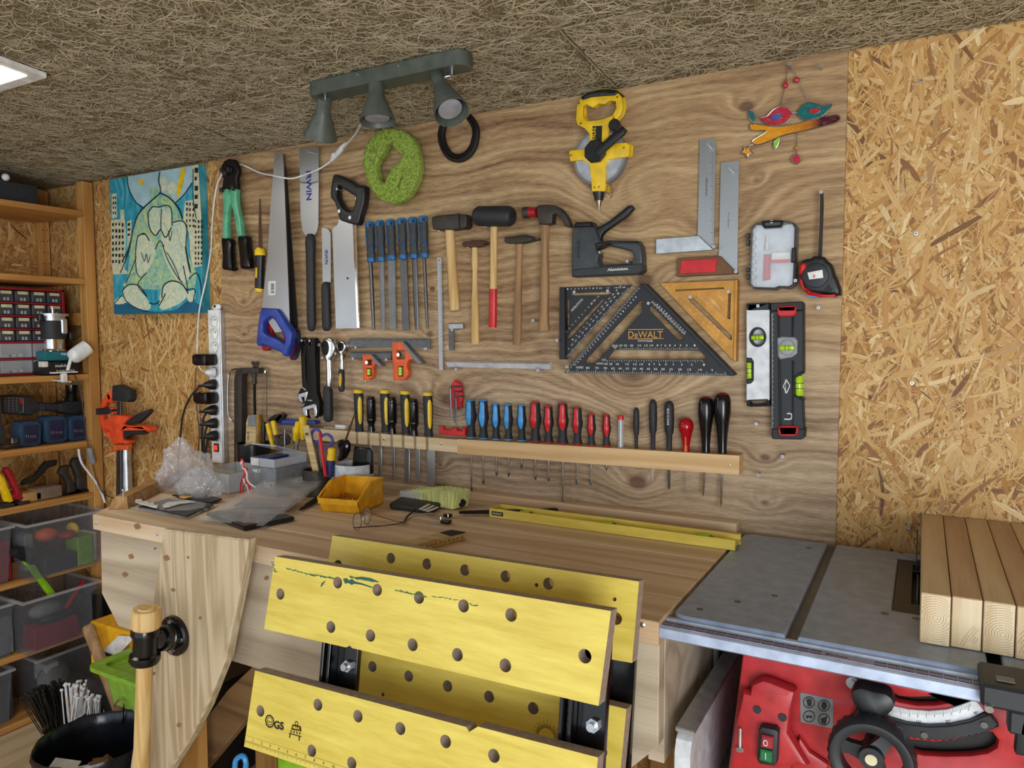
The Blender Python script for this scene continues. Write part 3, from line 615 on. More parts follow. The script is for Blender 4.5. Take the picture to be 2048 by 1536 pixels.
obj('angle_scale', MB().plate(R4s((925, 635), (1080, 668), (1250, 680), (1400, 668), (1520, 632), (1640, 586), (1716, 684), (1600, 745), (1450, 785), (1290, 798), (1100, 778), (960, 735), (835, 700), (850, 650)), YF + .004, .004, bev=.0008, smooth=0), 'white_plastic', ts)
tk = MB(); O_ = np.array([1262, -200.])
for i in range(46):
    t = i / 45; x = 935 + (1600 - 935) * t; yt = 640 + 1.9 * (1 - (2 * t - 1) ** 2) * 22 - t * 26; h = 62 if i % 5 == 0 else 42
    dx = (t - .5) * -.55; a = (x, yt + 4); b = (x - dx * h * .9 * -1 - h * .08, yt + 4 + h); wd = 1.3 if i % 5 == 0 else .8
    tk.plate(R4s((a[0] - wd, a[1]), (a[0] + wd, a[1]), (b[0] + wd, b[1]), (b[0] - wd, b[1])), YF + .0046, .0006)
obj('scale_marks', tk, 'ink', ts, flat=True)
for s_, x, y, w_ in (('0°', 902, 724, 32), ('15°', 1148, 780, 42), ('30°', 1394, 778, 44), ('45°', 1630, 708, 38)): walltext(s_, R4s((x, y))[0], R4s((x + w_, y + (4 if x < 1300 else -4)))[0], 5, YF + .0046, 'ink', ts)
def gear():
    top = [(655, 640), (760, 690), (900, 745), (1060, 790), (1250, 812), (1430, 805), (1600, 770), (1740, 712), (1770, 715), (1838, 800)]
    bot = [(1838, 815), (1790, 835), (1700, 870), (1560, 905), (1400, 925), (1250, 925), (1100, 905), (1000, 885), (880, 845), (760, 790), (640, 755), (610, 735)]
    P = []; bb = spread([(a, b, 0) for a, b in bot[:-4]], 5, False)
    for i, p in enumerate(bb): P.append((p.x, p.y + (8 if i % 2 else -8)))
    return R4s(*top, *P, *bot[-4:])
gr_ = obj('tilt_rack', MB().plate(gear(), YF + .014, .012, bev=.0015), 'saw_black', ts)
for a, b in R4s((706, 735), (1212, 880), (1712, 795)): p = onY(a, b, -YF - .014); obj('rack_screw', MB().rod(p, p + Vector((0, -.002, 0)), .0045, n=12), 'steel_dark', gr_)
kb = onY(*R4s((785, 555))[0], -YF - .03)
MBk = MB(); rings = []
for yy, s_ in ((-.595, .5), (-.60, .95), (-.62, 1.0), (-.632, .93), (-.636, .6)):
    rings.append([Vector((kb.x + s_ * (.0255 + .0045 * math.cos(3 * a)) * math.cos(a + .5), yy, kb.z + s_ * (.0255 + .0045 * math.cos(3 * a)) * math.sin(a + .5))) for a in [2 * PI * k / 36 for k in range(36)]])
obj('tilt_lock_knob', MBk.loft(rings), 'black', ts)
p = onY(*R4s((610, 440))[0], -YF); obj('housing_bolt', MB().rod(p, p + Vector((0, -.003, 0)), .009, n=16).rod(p + Vector((0, -.003, 0)), p + Vector((0, -.008, 0)), .006, n=6), 'zinc', ts)
for a, b in R6((625, 1090), (760, 1132)): p = onY(a, b, -YF - .028); obj('housing_bolt', MB().rod(p, p + Vector((0, -.002, 0)), .006, n=12), 'saw_black', ts)
# hand wheel
hc = onY(*R4s((768, 1062))[0], -.65); hw = MB(); n = 60; R_ = .055
rings = []
for (dy, r) in ((.020, R_ - .002), (.012, R_), (-.010, R_), (-.016, R_ - .004), (-.017, R_ - .009), (-.012, R_ - .017), (.012, R_ - .017), (.020, R_ - .009)):
    rings.append([Vector((hc.x + (r - (.0022 if (k % 2 and r > R_ - .003) else 0)) * math.cos(2 * PI * k / n), hc.y + dy, hc.z + (r - (.0022 if (k % 2 and r > R_ - .003) else 0)) * math.sin(2 * PI * k / n))) for k in range(n)])
hw.loft(rings + [rings[0]], cap=False)
whl = obj('hand_wheel', hw, 'saw_black', ts, ang=50)
sp = MB()
for a in (.95, .95 + 2 * PI / 3, .95 + 4 * PI / 3):
    d = Vector((math.cos(a), 0, math.sin(a))); n_ = Vector((-d.z, 0, d.x))
    sp.loft([[hc + d * r + n_ * w_ + Vector((0, yy, 0)), hc + d * r - n_ * w_ + Vector((0, yy, 0)), hc + d * r - n_ * w_ + Vector((0, yy + .012, 0)), hc + d * r + n_ * w_ + Vector((0, yy + .012, 0))] for r, w_, yy in ((.010, .011, .0), (.028, .008, .004), (.043, .012, .002))])
obj('wheel_spokes', sp, 'saw_black', whl)
obj('wheel_hub', MB().turn(hc + Vector((0, .05, 0)), hc + Vector((0, -.008, 0)), [(0, .012), (.5, .010), (.55, .017), (1, .015)], 24), 'saw_black', whl); obj('hub_cap', MB().rod(hc + Vector((0, -.008, 0)), hc + Vector((0, -.0105, 0)), .0075, n=20), 'cream', whl)
# fence clamp at the right
fc = thing('rip_fence_clamp', 'black fence clamp with lever gripping the front rail of the table saw', 'clamp', (.1, -.62, .9))
obj('clamp_body', MB().box((.075, -.662, .928), (.30, -.585, .958), .004).box((.105, -.66, .900), (.150, -.63, .93), .003), 'saw_black', fc)
obj('clamp_window', MB().box((.092, -.646, .9585), (.112, -.630, .9600), .0006).box((.135, -.648, .9582), (.155, -.644, .9592)), 'grey', fc)
obj('clamp_bolt', MB().rod((.084, -.655, .932), (.084, -.668, .929), .005, n=12), 'zinc', fc)
obj('clamp_lever', MB().plate(R4s((2050, 600), (2030, 660), (1990, 830), (1970, 1030), (1985, 1060), (2050, 1072), (2200, 1080), (2200, 600)), .66, .02, bev=.005, seg=2), 'saw_black', fc)
# stand and folded wing below
obj('base_plate', MB().box((-.33, -.50, .60), (-.10, -.05, .615), .003), 'concrete', ts)
wg = MB(); prof2 = [(-.62, .40), (-.62, .735), (-.612, .755), (-.595, .765), (-.10, .765), (-.10, .40)]
wg.loft([[Vector((x, y, z)) for y, z in prof2] for x in (-.325, -.300)]); obj('folded_wing', wg, 'alu_white', ts)
obj('wing_edge', MB().box((-.328, -.61, .764), (-.297, -.10, .772), .002), 'alu', ts)
for x, y in ((-.24, -.5), (.42, -.5), (-.24, -.1), (.42, -.1)): obj('leg', MB().box((x - .02, y - .02, 0), (x + .02, y + .02, .62), .003), 'black', ts)
p = onY(*R6((533, 1290))[0], -.60); obj('adjusting_bolt', MB().rod(p, p + Vector((0, 0, .03)), .0028, n=8).rod(p, p - Vector((0, 0, .006)), .006, n=6), 'zinc', ts)
gp = MB().box((-.345, -.30, 0), (-.335, -.22, .90), .002).box((-.342, -.21, 0), (-.330, -.13, .90), .002); tag(obj('grey_panel_offcut', gp, 'grey'), 'grey panel strips standing between workbench and table saw', 'panel')
# ---------------------------------------------------------------- timbers on the saw
bx = [.007, .0455, .0835, .1215, .1595, .198]
ml = ['lumber_spruce', 'lumber_red', 'lumber_spruce', 'lumber_red', 'lumber_spruce']
LL = ['light spruce beam with a heart knot in its end, nearest the saw blade', 'reddish beam with tight curved growth rings, second from the saw blade', 'spruce beam with an oval face knot near its end, third from the saw blade', 'beam with wavy figured grain on top, fourth from the saw blade', 'outermost beam at the edge of the photo beyond the wavy-grained beam']
mat('pith', '9a7350', .7)
for i in range(5):
    x0, x1 = bx[i], bx[i + 1] - .0012; y0 = (-.537, -.533, -.534, -.536, -.53)[i]
    b = obj('wooden_beam', MB().box((x0, y0, BT + .0008), (x1, .004, BT + .0738), .0015), ml[i]); tag(b, LL[i], 'beam', 'beams lying on the table saw')
    e = obj('sawn_end', MB().box((x0 + .001, y0 - .0006, BT + .0018), (x1 - .001, y0 + .001, BT + .0728)), 'end_grain', b); e['label'] = 'pale sawn end grain'
    rg_ = MB(); cx = (x0 + x1) / 2 + (.0, .10, .005, .08, .0)[i]; cz = BT + (.040, -.03, .030, -.02, .03)[i]
    for k in range(1, 14 if i in (0, 2) else 34):
        r = k * .0034
        pts = [(cx + r * math.cos(a * PI / 30), cz + r * math.sin(a * PI / 30)) for a in range(60)]
        for (a, b_) in zip(pts, pts[1:] + pts[:1]):
            if all(x0 + .002 < q[0] < x1 - .002 and BT + .003 < q[1] < BT + .072 for q in (a, b_)):
                d = Vector((b_[0] - a[0], b_[1] - a[1], 0)).normalized() * .00022; rg_.add([(a[0] + d.y, y0 - .0008, a[1] - d.x), (b_[0] + d.y, y0 - .0008, b_[1] - d.x), (b_[0] - d.y, y0 - .0008, b_[1] + d.x), (a[0] - d.y, y0 - .0008, a[1] + d.x)], [[0, 1, 2, 3]])
    if rg_.v: obj('growth_rings', rg_, 'pith', e, flat=True)
# ---------------------------------------------------------------- tools on the wall
Z4 = zoomed(420, 280, 3.84); Z5 = zoomed(420, 640, 3.657); Z6 = zoomed(840, 380, 4.041); A1 = zoomed(1100, 160, 3.413); A2 = zoomed(1100, 540, 3.413); A3 = zoomed(900, 760, 3.413)
Zs = zoomed(480, 560, 8.533); Zg = zoomed(440, 700, 7.314); Zl = zoomed(560, 60, 3.841); Zb = zoomed(480, 380, 9.309)
def wt(name, label, cat, px, group=None, y=0.0):
    p = onY(px[0], px[1], -y); return thing(name, label, cat, (p.x, p.y, p.z), group)
def spin(mb, a, b, prof, y, n=20, sq=1.0, cap=True):   # round piece, axis a-b traced on the plane y, half widths in px
    A = onY(*a, -y); B = onY(*b, -y); k = mpp((A + B) / 2) ; d = (B - A).normalized(); side = d.cross(Vector((0, 1, 0)))
    c = 1.0
    return mb.turn(A, B, [(t, r * k * c) for t, r in prof], n, cap, sq, side)
def P3(px, y): return onY(px[0], px[1], -y)
# --- bolt cutter
bc = wt('bolt_cutter', 'green bolt cutter with black grips hanging at the panel edge', 'bolt cutter', Z4((120, 1000))[0])
hd = MB(); hd.plate(Z4((105, 160), (140, 143), (182, 150), (205, 190), (215, 240), (200, 290), (205, 375), (180, 395), (150, 372), (120, 385), (88, 370), (98, 300), (80, 235), (85, 195)), .032, .016, bev=.003)
hd.plate(Z4((88, 195), (130, 190), (165, 215), (165, 250), (130, 262), (82, 250)), .038, .006, bev=.002)
j = obj('jaws', hd, 'iron_black', bc)
for q in ((98, 232), (150, 230), (122, 258), (95, 385), (182, 372)): c = P3(Z4(q)[0], .038); obj('pivot_bolt', MB().rod(c, c + Vector((0, -.007, 0)), .008, n=8), 'iron', j)
for q in (((95, 375), (130, 370), (155, 410), (160, 470), (148, 500), (138, 520), (132, 600), (130, 770), (88, 770), (95, 600), (100, 520), (92, 440)), ((150, 372), (188, 362), (205, 380), (200, 430), (205, 500), (228, 600), (245, 735), (205, 745), (190, 640), (172, 540), (155, 490), (148, 440))): obj('arm', MB().plate(Z4(*q), .034, .020, bev=.006, seg=2), 'mint', bc)
for q, s_ in ((((78, 760), (100, 750), (150, 762), (150, 840), (158, 990), (150, 1003), (110, 998), (82, 985), (85, 900)), 0), (((202, 745), (240, 735), (274, 740), (278, 800), (298, 960), (280, 990), (240, 992), (222, 975), (215, 880)), 1)): obj('grip', MB().plate(Z4(*q), .040, .030, bev=.011, smooth=3, seg=3), 'black_gloss', bc)
# --- jab saw
js = wt('jab_saw', 'short jab saw with yellow and black handle and rusty blade', 'saw', Z4((380, 1170))[0])
tooth = lambda x0, y0, x1, y1, n, d: [q for i in range(n) for q in ((x0 + (x1 - x0) * i / n + d, y0 + (y1 - y0) * i / n), (x0 + (x1 - x0) * (i + .6) / n, y0 + (y1 - y0) * (i + .6) / n))]
obj('blade', MB().plate(Z4(*([(378, 445)] + tooth(384, 455, 400, 830, 26, 3) + [(400, 835), (372, 835), (372, 700)])), .030, .0014), 'rust', js)
hb = MB(); spin(hb, Z4((385, 850))[0], Z4((377, 1172))[0], [(0, 10), (.04, 11.5), (.2, 10.5), (.5, 9.3), (.9, 9.5), (1, 7)], .022, sq=.8); hj = obj('handle', hb, 'black', js)
hb = MB(); spin(hb, Z4((385, 828))[0], Z4((386, 888))[0], [(0, 8), (.25, 11), (.6, 12.3), (1, 12)], .022, sq=.8); obj('collar', hb, 'yellow', js)
hb = MB(); spin(hb, Z4((380, 1140))[0], Z4((378, 1168))[0], [(0, 9.9), (.5, 10), (1, 8.5)], .022, sq=.82); obj('end_cap', hb, 'yellow', js)
obj('badge', MB().plate(Z4((350, 980), (358, 978), (362, 990), (360, 1050), (355, 1060), (348, 1055)), .0345, .001), 'yellow', hj)
# --- hand saws, three hung one behind another
def teeth_edge(a, b, n, d):
    o = []
    for i in range(n):
        for t, e in ((i / n, 0), ((i + .5) / n, d)): o.append((a[0] + (b[0] - a[0]) * t + e, a[1] + (b[1] - a[1]) * t))
    return o + [b]
hs3 = wt('hand_saw', 'dark handled hand saw hanging furthest back, behind the blue and red handles', 'saw', Zs((900, 1360))[0])
obj('blade', MB().plate([*Z4((560, 105), (575, 108))] + teeth_edge(Z4((582, 200))[0], Zs((985, 850))[0], 60, 1.2) + Zs((880, 850), (850, 300)) + Z4((570, 300)), .008, .0012), 'blade_dark', hs3)
obj('handle', MB().plate(Zs((862, 840), (905, 835), (985, 855), (1000, 900), (1008, 1050), (995, 1200), (950, 1340), (900, 1368), (850, 1355), (845, 1310), (890, 1200), (905, 1080), (890, 930)), .0112, .011, bev=.004, smooth=2, seg=2), 'navy', hs3)
hs2 = wt('hand_saw', 'red handled hand saw between the blue and the dark handled saws', 'saw', Zs((420, 1200))[0])
obj('blade', MB().plate([*Z4((545, 105), (560, 110))] + teeth_edge(Z4((572, 200))[0], Zs((870, 850))[0], 60, 1.0) + Zs((700, 800), (500, 500)) + Z4((520, 500)), .020, .0012), 'blade_dark', hs2)
obj('handle', MB().plate(Zs((455, 640), (560, 660), (660, 700), (760, 830), (880, 1040), (905, 1080), (890, 1180), (850, 1310), (810, 1290), (700, 1180), (500, 1160), (470, 1200), (420, 1212), (370, 1190), (365, 1120), (400, 1000), (420, 800)), .030, .018, [Zs((560, 750), (640, 790), (720, 930), (745, 1030), (735, 1060), (560, 960), (535, 860))], .005, 2, seg=2), 'red_dark', hs2)
hs1 = wt('hand_saw', 'long bright hand saw with blue handle and a barcode sticker on its blade', 'saw', Zs((760, 1300))[0])
bl1 = MB(); bl1.plate([*Z4((498, 98), (555, 100), (560, 110))] + teeth_edge(Z4((562, 160))[0], Zs((850, 850))[0], 90, .9) + Zs((600, 900), (350, 500)) + Z4((398, 1295), (440, 900), (465, 500)), .045, .0013, [[(p[0], p[1]) for p in Z4(*[(515 + 7 * math.cos(k), 150 + 10 * math.sin(k)) for k in range(6)])]])
b1 = obj('blade', bl1, 'blade', hs1)
obj('handle', MB().plate(Zs((350, 475), (610, 490), (640, 520), (860, 860), (868, 920), (850, 1080), (800, 1280), (765, 1308), (720, 1295), (690, 1240), (480, 1150), (370, 1100), (345, 1130), (300, 1130), (268, 1100), (265, 1050), (290, 800), (320, 580)), .060, .028, [Zs((480, 650), (560, 670), (640, 790), (740, 960), (748, 1050), (735, 1080), (600, 1000), (440, 930), (380, 860), (385, 740))], .008, 0, hsmooth=3, seg=3), 'blue', hs1)
stk = obj('sticker', MB().plate(Zs((480, 20), (612, 18), (600, 258), (478, 262)), .0458, .0006), 'paper', b1); stk['label'] = 'white barcode sticker'
mb = MB()
for i, (y0, h) in enumerate(((60, 5), (68, 3), (74, 8), (86, 4), (95, 3), (103, 9), (117, 4), (124, 3), (132, 6), (143, 8), (156, 3), (163, 5), (188, 5), (198, 3), (205, 9), (218, 4))): mb.plate(Zs((530, y0), (582, y0), (580, y0 + h), (528, y0 + h)), .0463, .0004)
obj('barcode', mb, 'ink', stk, flat=True)
# --- pull saws
pl = wt('pull_saw', 'long wide pull saw with blue lettering and black straight handle', 'saw', Z4((780, 1465))[0])
b1 = obj('blade', MB().plate(Z4((683, 72), (835, 50)) + teeth_edge(Z4((838, 90))[0], Z4((834, 640))[0], 70, -.9) + Z4((825, 690), (800, 745), (740, 740), (712, 700), (696, 600), (690, 300)), .012, .0011), 'blade', pl)
walltext('IRWIN', Z4((738, 236))[0], Z4((745, 465))[0], 9, .0127, 'ink_blue', b1, weight=.015) if False else None
def vtext(s_, px, y0, y1, wpx, yf, m, parent, name='lettering', down=True, **k):   # lettering read with the head turned
    A = onY(px, y0, -yf); B = onY(px + .0, y1, -yf); d = Vector((0, 0, B.z - A.z)); up = Vector((1, 0, 0)) if down else Vector((-1, 0, 0))
    k2 = onY(px + 1, y0, -yf).x - A.x
    return text(s_, name, m, parent, A if down else A, d, up, d.length, wpx * k2, **k)
vtext('IRWIN', *Z4((736, 240))[0], Z4((0, 465))[0][1], 10, .0128, 'ink_blue', b1, weight=.02)
mb = MB(); spin(mb, Z4((770, 722))[0], Z4((780, 1470))[0], [(0, 6), (.03, 10), (.08, 11.5), (.2, 10.5), (.5, 10), (.9, 10.2), (.98, 8), (1, 4)], .022, sq=.75)
h1 = obj('handle', mb, 'rubber', pl); c = P3(Z4((748, 775))[0], .031); obj('badge', MB().rod(c + Vector((0, .004, 0)), c + Vector((0, -.0015, 0)), .008, n=16), 'ink_blue', h1)
ps = wt('pull_saw', 'short narrow pull saw with black straight handle beside the long one', 'saw', Z4((890, 1465))[0])
b1 = obj('blade', MB().plate(Z4((858, 675), (885, 675), (910, 690), (925, 715)) + Z4((927, 760), (928, 1110), (865, 1110), (862, 900)), .012, .001), 'blade', ps)
vtext('IRWIN', *Z4((880, 845))[0], Z4((0, 955))[0][1], 6, .0128, 'ink_blue', b1, weight=.01)
mb = MB(); spin(mb, Z4((888, 1090))[0], Z4((897, 1468))[0], [(0, 5), (.06, 9), (.15, 10), (.9, 10), (.97, 8), (1, 4)], .020, sq=.75)
h1 = obj('handle', mb, 'rubber', ps); c = P3(Z4((873, 1150))[0], .029); obj('badge', MB().rod(c + Vector((0, .004, 0)), c + Vector((0, -.0015, 0)), .0065, n=16), 'ink_blue', h1)
# --- tenon saw
tn = wt('tenon_saw', 'broad silver tenon saw hanging from its black pistol handle', 'saw', Z4((1060, 1445))[0])
obj('blade', MB().plate(Z4((990, 610), (1100, 640), (1110, 645), (1142, 1447), (968, 1448)) + teeth_edge(Z4((968, 1440))[0], Z4((940, 680))[0], 80, -.8) + Z4((960, 665), (975, 655), (985, 635)), .016, .0012, [[p for p in Z4(*[(1057 + 9 * math.cos(k * 1.05), 1062 + 10 * math.sin(k * 1.05)) for k in range(6)])]]), 'blade', tn)
obj('spine', MB().plate(Z4((1093, 648), (1115, 648), (1145, 1447), (1125, 1447)), .020, .008, bev=.0015), 'chrome', tn)
hn = obj('handle', MB().plate(Z4((938, 278), (960, 262), (1000, 272), (1080, 310), (1130, 345), (1168, 345), (1186, 370), (1178, 480), (1150, 580), (1135, 640), (1110, 652), (1020, 625), (992, 610), (975, 560), (955, 480), (922, 440), (922, 380)), .036, .028, [Z4((975, 350), (1020, 375), (1100, 425), (1112, 445), (1090, 540), (1030, 525), (1000, 480), (975, 430))], .007, 2, seg=3), 'black', tn)
for q in ((995, 547), (1078, 597)): c = P3(Z4(q)[0], .036); obj('handle_screw', MB().rod(c, c + Vector((0, -.003, 0)), .0055, n=14), 'zinc', hn)
# --- files
FX = [(1225, 632, 735, 935, 1458, 'thin round file'), (1303, 622, 925, 930, 1462, 'cross-cut half-round file'), (1385, 615, 0, 918, 1452, 'flat grey file'), (1470, 605, 0, 912, 1462, 'flat bright file'), (1555, 598, 0, 908, 1462, 'curved-back file'), (1635, 588, 0, 902, 1450, 'slim round file')]
FB = [('r', 4.0, (1233, 1258)), ('h', 6.2, (1318, 1330)), ('f', 7.0, (1393, 1400)), ('f', 7.0, (1483, 1500)), ('h', 6.0, (1570, 1590)), ('r', 3.4, (1645, 1670))]
ordn = ['leftmost of the row, beside the tenon saw', 'second from the tenon saw', 'third from the tenon saw', 'fourth from the tenon saw', 'fifth from the tenon saw', 'last of the row, beside the club hammer']
for i, ((x, y0, _, y1, y2, kind), (s_, hw_, (xb0, xb1))) in enumerate(zip(FX, FB)):
    f = wt('file', f'{kind} with blue and charcoal handle, {ordn[i]}', 'file', Z4((xb1, y2))[0], 'files hung in a row'); dx = 10
    a, b = Z4((x, y0), (x + dx + 3, y1 - 30)); mb = MB(); spin(mb, a, b, [(0, 8), (.03, 9.3), (.18, 9.8), (.45, 10.2), (.8, 8.6), (.95, 9.2), (1, 9)], .016, n=24, sq=.75); h = obj('handle', mb, 'grey_rubber', f)
    mb = MB(); spin(mb, (a[0] - .1, a[1] - .8), (a[0] + (b[0] - a[0]) * .15, a[1] + (b[1] - a[1]) * .15), [(0, 6), (.1, 8.6), (.4, 9.8), (.9, 10.1), (1, 9.4)], .016, n=24, sq=.78); obj('cap', mb, 'blue_file', h)
    mb = MB(); spin(mb, b, Z4((x + dx + 4, y1 + 5))[0], [(0, 9.1), (.5, 9.3), (.9, 8.8), (1, 7)], .016, n=24, sq=.78); obj('collar', mb, 'blue_file', h)
    tr = MB(); tr.tube([P3(q, .0285) for q in Z4((x - 22, y0 + 195), (x - 5, y0 + 182), (x + 20, y0 + 185), (x + 26, y0 + 240), (x + 36, y0 + 262))], .0011, 6, smooth=4); obj('blue_line', tr, 'blue_file', h)
    vtext('WORKZONE', *Z4((x - 20, y0 + 180))[0], Z4((0, y0 + 60))[0][1], 3.4, .0295, 'blue_file', h, down=False)
    a, b = Z4((xb0, y1), (xb1, y2)); mb = MB()
    if s_ == 'r': spin(mb, a, b, [(0, hw_), (.6, hw_), (1, hw_ * .7)], .014, n=12)
    elif s_ == 'h': spin(mb, a, b, [(0, hw_), (.6, hw_), (.9, hw_ * .85), (1, hw_ * .6)], .012, n=14, sq=.45)
    else: mb.plate([(a[0] - hw_, a[1]), (a[0] + hw_, a[1]), (b[0] + hw_, b[1]), (b[0] - hw_ * .9, b[1])], .013, .004, bev=.0006)
    obj('blade', mb, ('steel_dark', 'grey', 'grey', 'steel_dark', 'steel_dark', 'steel_dark')[i], f)
    c = P3(Z4((x, y0 + 22))[0], .030); obj('hanging_hole', MB().rod(c + Vector((0, .004, 0)), c + Vector((0, -.0006, 0)), .0042, n=12), 'black', h)
# --- steel rules
r_ = wt('steel_rule', 'narrow upright steel rule hanging between the files and the club hammer', 'ruler', Z6((170, 1455))[0])
obj('rule_blade', MB().plate(Z6((138, 555), (145, 545), (168, 545), (175, 555), (188, 1455), (155, 1457)), .006, .001, [Z6(*[(156 + 6 * math.cos(k), 567 + 7 * math.sin(k)) for k in range(6)])]), 'rule_steel', r_)
mb = MB()
for i in range(72): y = 600 + i * 11.7; x = 140 + (y - 555) * .02; mb.plate(Z6((x + 22, y), (x + 32 if i % 5 else x + 14, y), (x + 32 if i % 5 else x + 14, y + 2), (x + 22, y + 2)) if i % 5 else Z6((x + 14, y), (x + 34, y), (x + 34, y + 2), (x + 14, y + 2)), .0064, .0004)
obj('scale_marks', mb, 'ink', r_, flat=True)
# --- hammers
hm = wt('club_hammer', 'heavy club hammer with square dark head and pale thick handle', 'hammer', Z6((280, 975))[0])
mb = MB(); mb.plate(Z6((92, 218), (130, 205), (180, 200), (300, 190), (310, 188), (315, 310), (245, 318), (180, 318), (100, 315), (90, 270)), .062, .040, bev=.004, seg=2); mb.plate(Z6((300, 192), (365, 195), (378, 215), (375, 295), (355, 312), (312, 312)), .058, .034, bev=.006, seg=2); obj('head', mb, 'iron', hm)
def handle(mb, a, b, prof, y, sq=.75, n=20): return spin(mb, a, b, prof, y, n, sq)
obj('handle', handle(MB(), Z6((237, 300))[0], Z6((282, 975))[0], [(0, 9.5), (.05, 10), (.35, 10), (.8, 11.2), (.97, 11.6), (1, 10.5)], .038), 'ash', hm)
hm = wt('cross_peen_hammer', 'small rusty cross peen hammer with slim waisted orange handle', 'hammer', Z6((445, 1245))[0])
obj('head', MB().plate(Z6((340, 420), (400, 410), (430, 405), (480, 402), (520, 408), (565, 425), (563, 432), (500, 452), (460, 462), (395, 463), (342, 455), (336, 438)), .040, .018, bev=.004, seg=2), 'rust', hm)
obj('handle', handle(MB(), Z6((443, 455))[0], Z6((447, 1246))[0], [(0, 6), (.05, 6.2), (.18, 7.2), (.25, 5.5), (.42, 6), (.55, 7.6), (.8, 8.8), (.98, 9), (1, 8)], .03), 'ash', hm)
hm = wt('rubber_mallet', 'black rubber mallet with a red-ended wooden handle', 'mallet', Z6((588, 1115))[0])
mb = MB(); spin(mb, Z6((448, 212))[0], Z6((755, 212))[0], [(0, 14), (.03, 17), (.1, 20), (.5, 20.3), (.9, 20), (.97, 17), (1, 13)], .062, n=28); obj('head', mb, 'rubber', hm)
obj('handle', handle(MB(), Z6((598, 285))[0], Z6((588, 1115))[0], [(0, 8.2), (.1, 7.8), (.5, 7.4), (.7, 8), (1, 8.2)], .045), 'ash', hm)
mb = MB(); handle(mb, Z6((592, 800))[0], Z6((588, 1117))[0], [(0, 7.9), (.05, 8.15), (.98, 8.4), (1, 7.6)], .045); obj('painted_end', mb, 'red', hm)
hm = wt('cross_peen_hammer', 'medium grey cross peen hammer with straight brown handle', 'hammer', Z6((782, 1250))[0])
obj('head', MB().plate(Z6((678, 382), (720, 375), (790, 366), (850, 358), (900, 372), (962, 390), (962, 396), (900, 412), (850, 425), (790, 435), (690, 428), (676, 412)), .044, .024, bev=.005, seg=2), 'iron', hm)
obj('handle', handle(MB(), Z6((806, 430))[0], Z6((783, 1252))[0], [(0, 7), (.04, 7.2), (.15, 6.6), (.4, 7.4), (.7, 8.8), (.97, 9.2), (1, 8)], .032), 'ash_dark', hm)
hm = wt('claw_hammer', 'claw hammer with red-banded poll and long brown wooden handle', 'hammer', Z6((1005, 1135))[0])
mb = MB(); mb.plate(Z6((942, 125), (960, 118), (1030, 115), (1080, 120), (1130, 145), (1175, 195), (1205, 260), (1212, 295), (1195, 298), (1165, 290), (1130, 225), (1090, 190), (1072, 200), (1068, 270), (1020, 280), (958, 275), (945, 220), (940, 170)), .062, .026, bev=.005, seg=2)
hh = obj('head', mb, 'iron', hm)
mb = MB(); spin(mb, Z6((880, 180))[0], Z6((945, 180))[0], [(0, 10), (.3, 10.5), (.6, 9.5), (1, 10.5)], .052, n=20); obj('red_poll', mb, 'red_dark', hh)
mb = MB(); spin(mb, Z6((838, 184))[0], Z6((884, 182))[0], [(0, 10), (.1, 11.5), (.9, 11.5), (1, 10)], .052, n=20); obj('striking_face', mb, 'iron', hh)
obj('handle', handle(MB(), Z6((1012, 262))[0], Z6((1003, 1137))[0], [(0, 9), (.08, 9), (.3, 8.4), (.5, 9.6), (.6, 10.3), (.8, 9.2), (.93, 10.6), (.98, 12), (1, 11)], .045), 'ash_dark', hm)
# --- small try square and scale rule
sq = wt('engineers_square', 'tiny steel square hanging beside the narrow steel rule', 'square', Z6((255, 1295))[0])
obj('stock', MB().plate(Z6((228, 1082), (345, 1078), (347, 1122), (230, 1124)), .012, .010, bev=.001), 'steel', sq); obj('beam', MB().plate(Z6((230, 1122), (272, 1122), (276, 1297), (236, 1297)), .008, .002), 'steel_dark', sq)
sr = wt('scale_ruler', 'white and silver triangular scale ruler lying level on two screws', 'ruler', Z6((650, 1450))[0])
a0, a1 = Z6((232, 0), (1065, 0)); rings = []
for px_, dy in ((Z6((232, 1377))[0], Z6((232, 1430))[0]), (Z6((1062, 1390))[0], Z6((1062, 1448))[0])):
    t_, b_ = P3(px_, .006), P3(dy, .006); m_ = (t_ + b_) / 2; rings.append([t_, Vector((m_.x, -.024, m_.z + .004)), b_ + Vector((0, -.003, 0)), Vector((m_.x, -.004, m_.z))])
obj('ruler_body', MB().loft(rings), 'alu_white', sr)
mb = MB()
for i in range(60):
    t_ = (i + .7) / 61; p = rings[0][0].lerp(rings[1][0], t_); q = rings[0][1].lerp(rings[1][1], t_); n = (q - p); off = Vector((0, -.0005, .0002)); e = Vector((.0005, 0, 0)); l = .5 if i % 5 == 0 else .3
    mb.add([p + n * .1 + off, p + n * .1 + off + e, p + n * (.1 + l) + off + e, p + n * (.1 + l) + off], [[0, 1, 2, 3]])
obj('scale_marks', mb, 'ink', sr, flat=True)
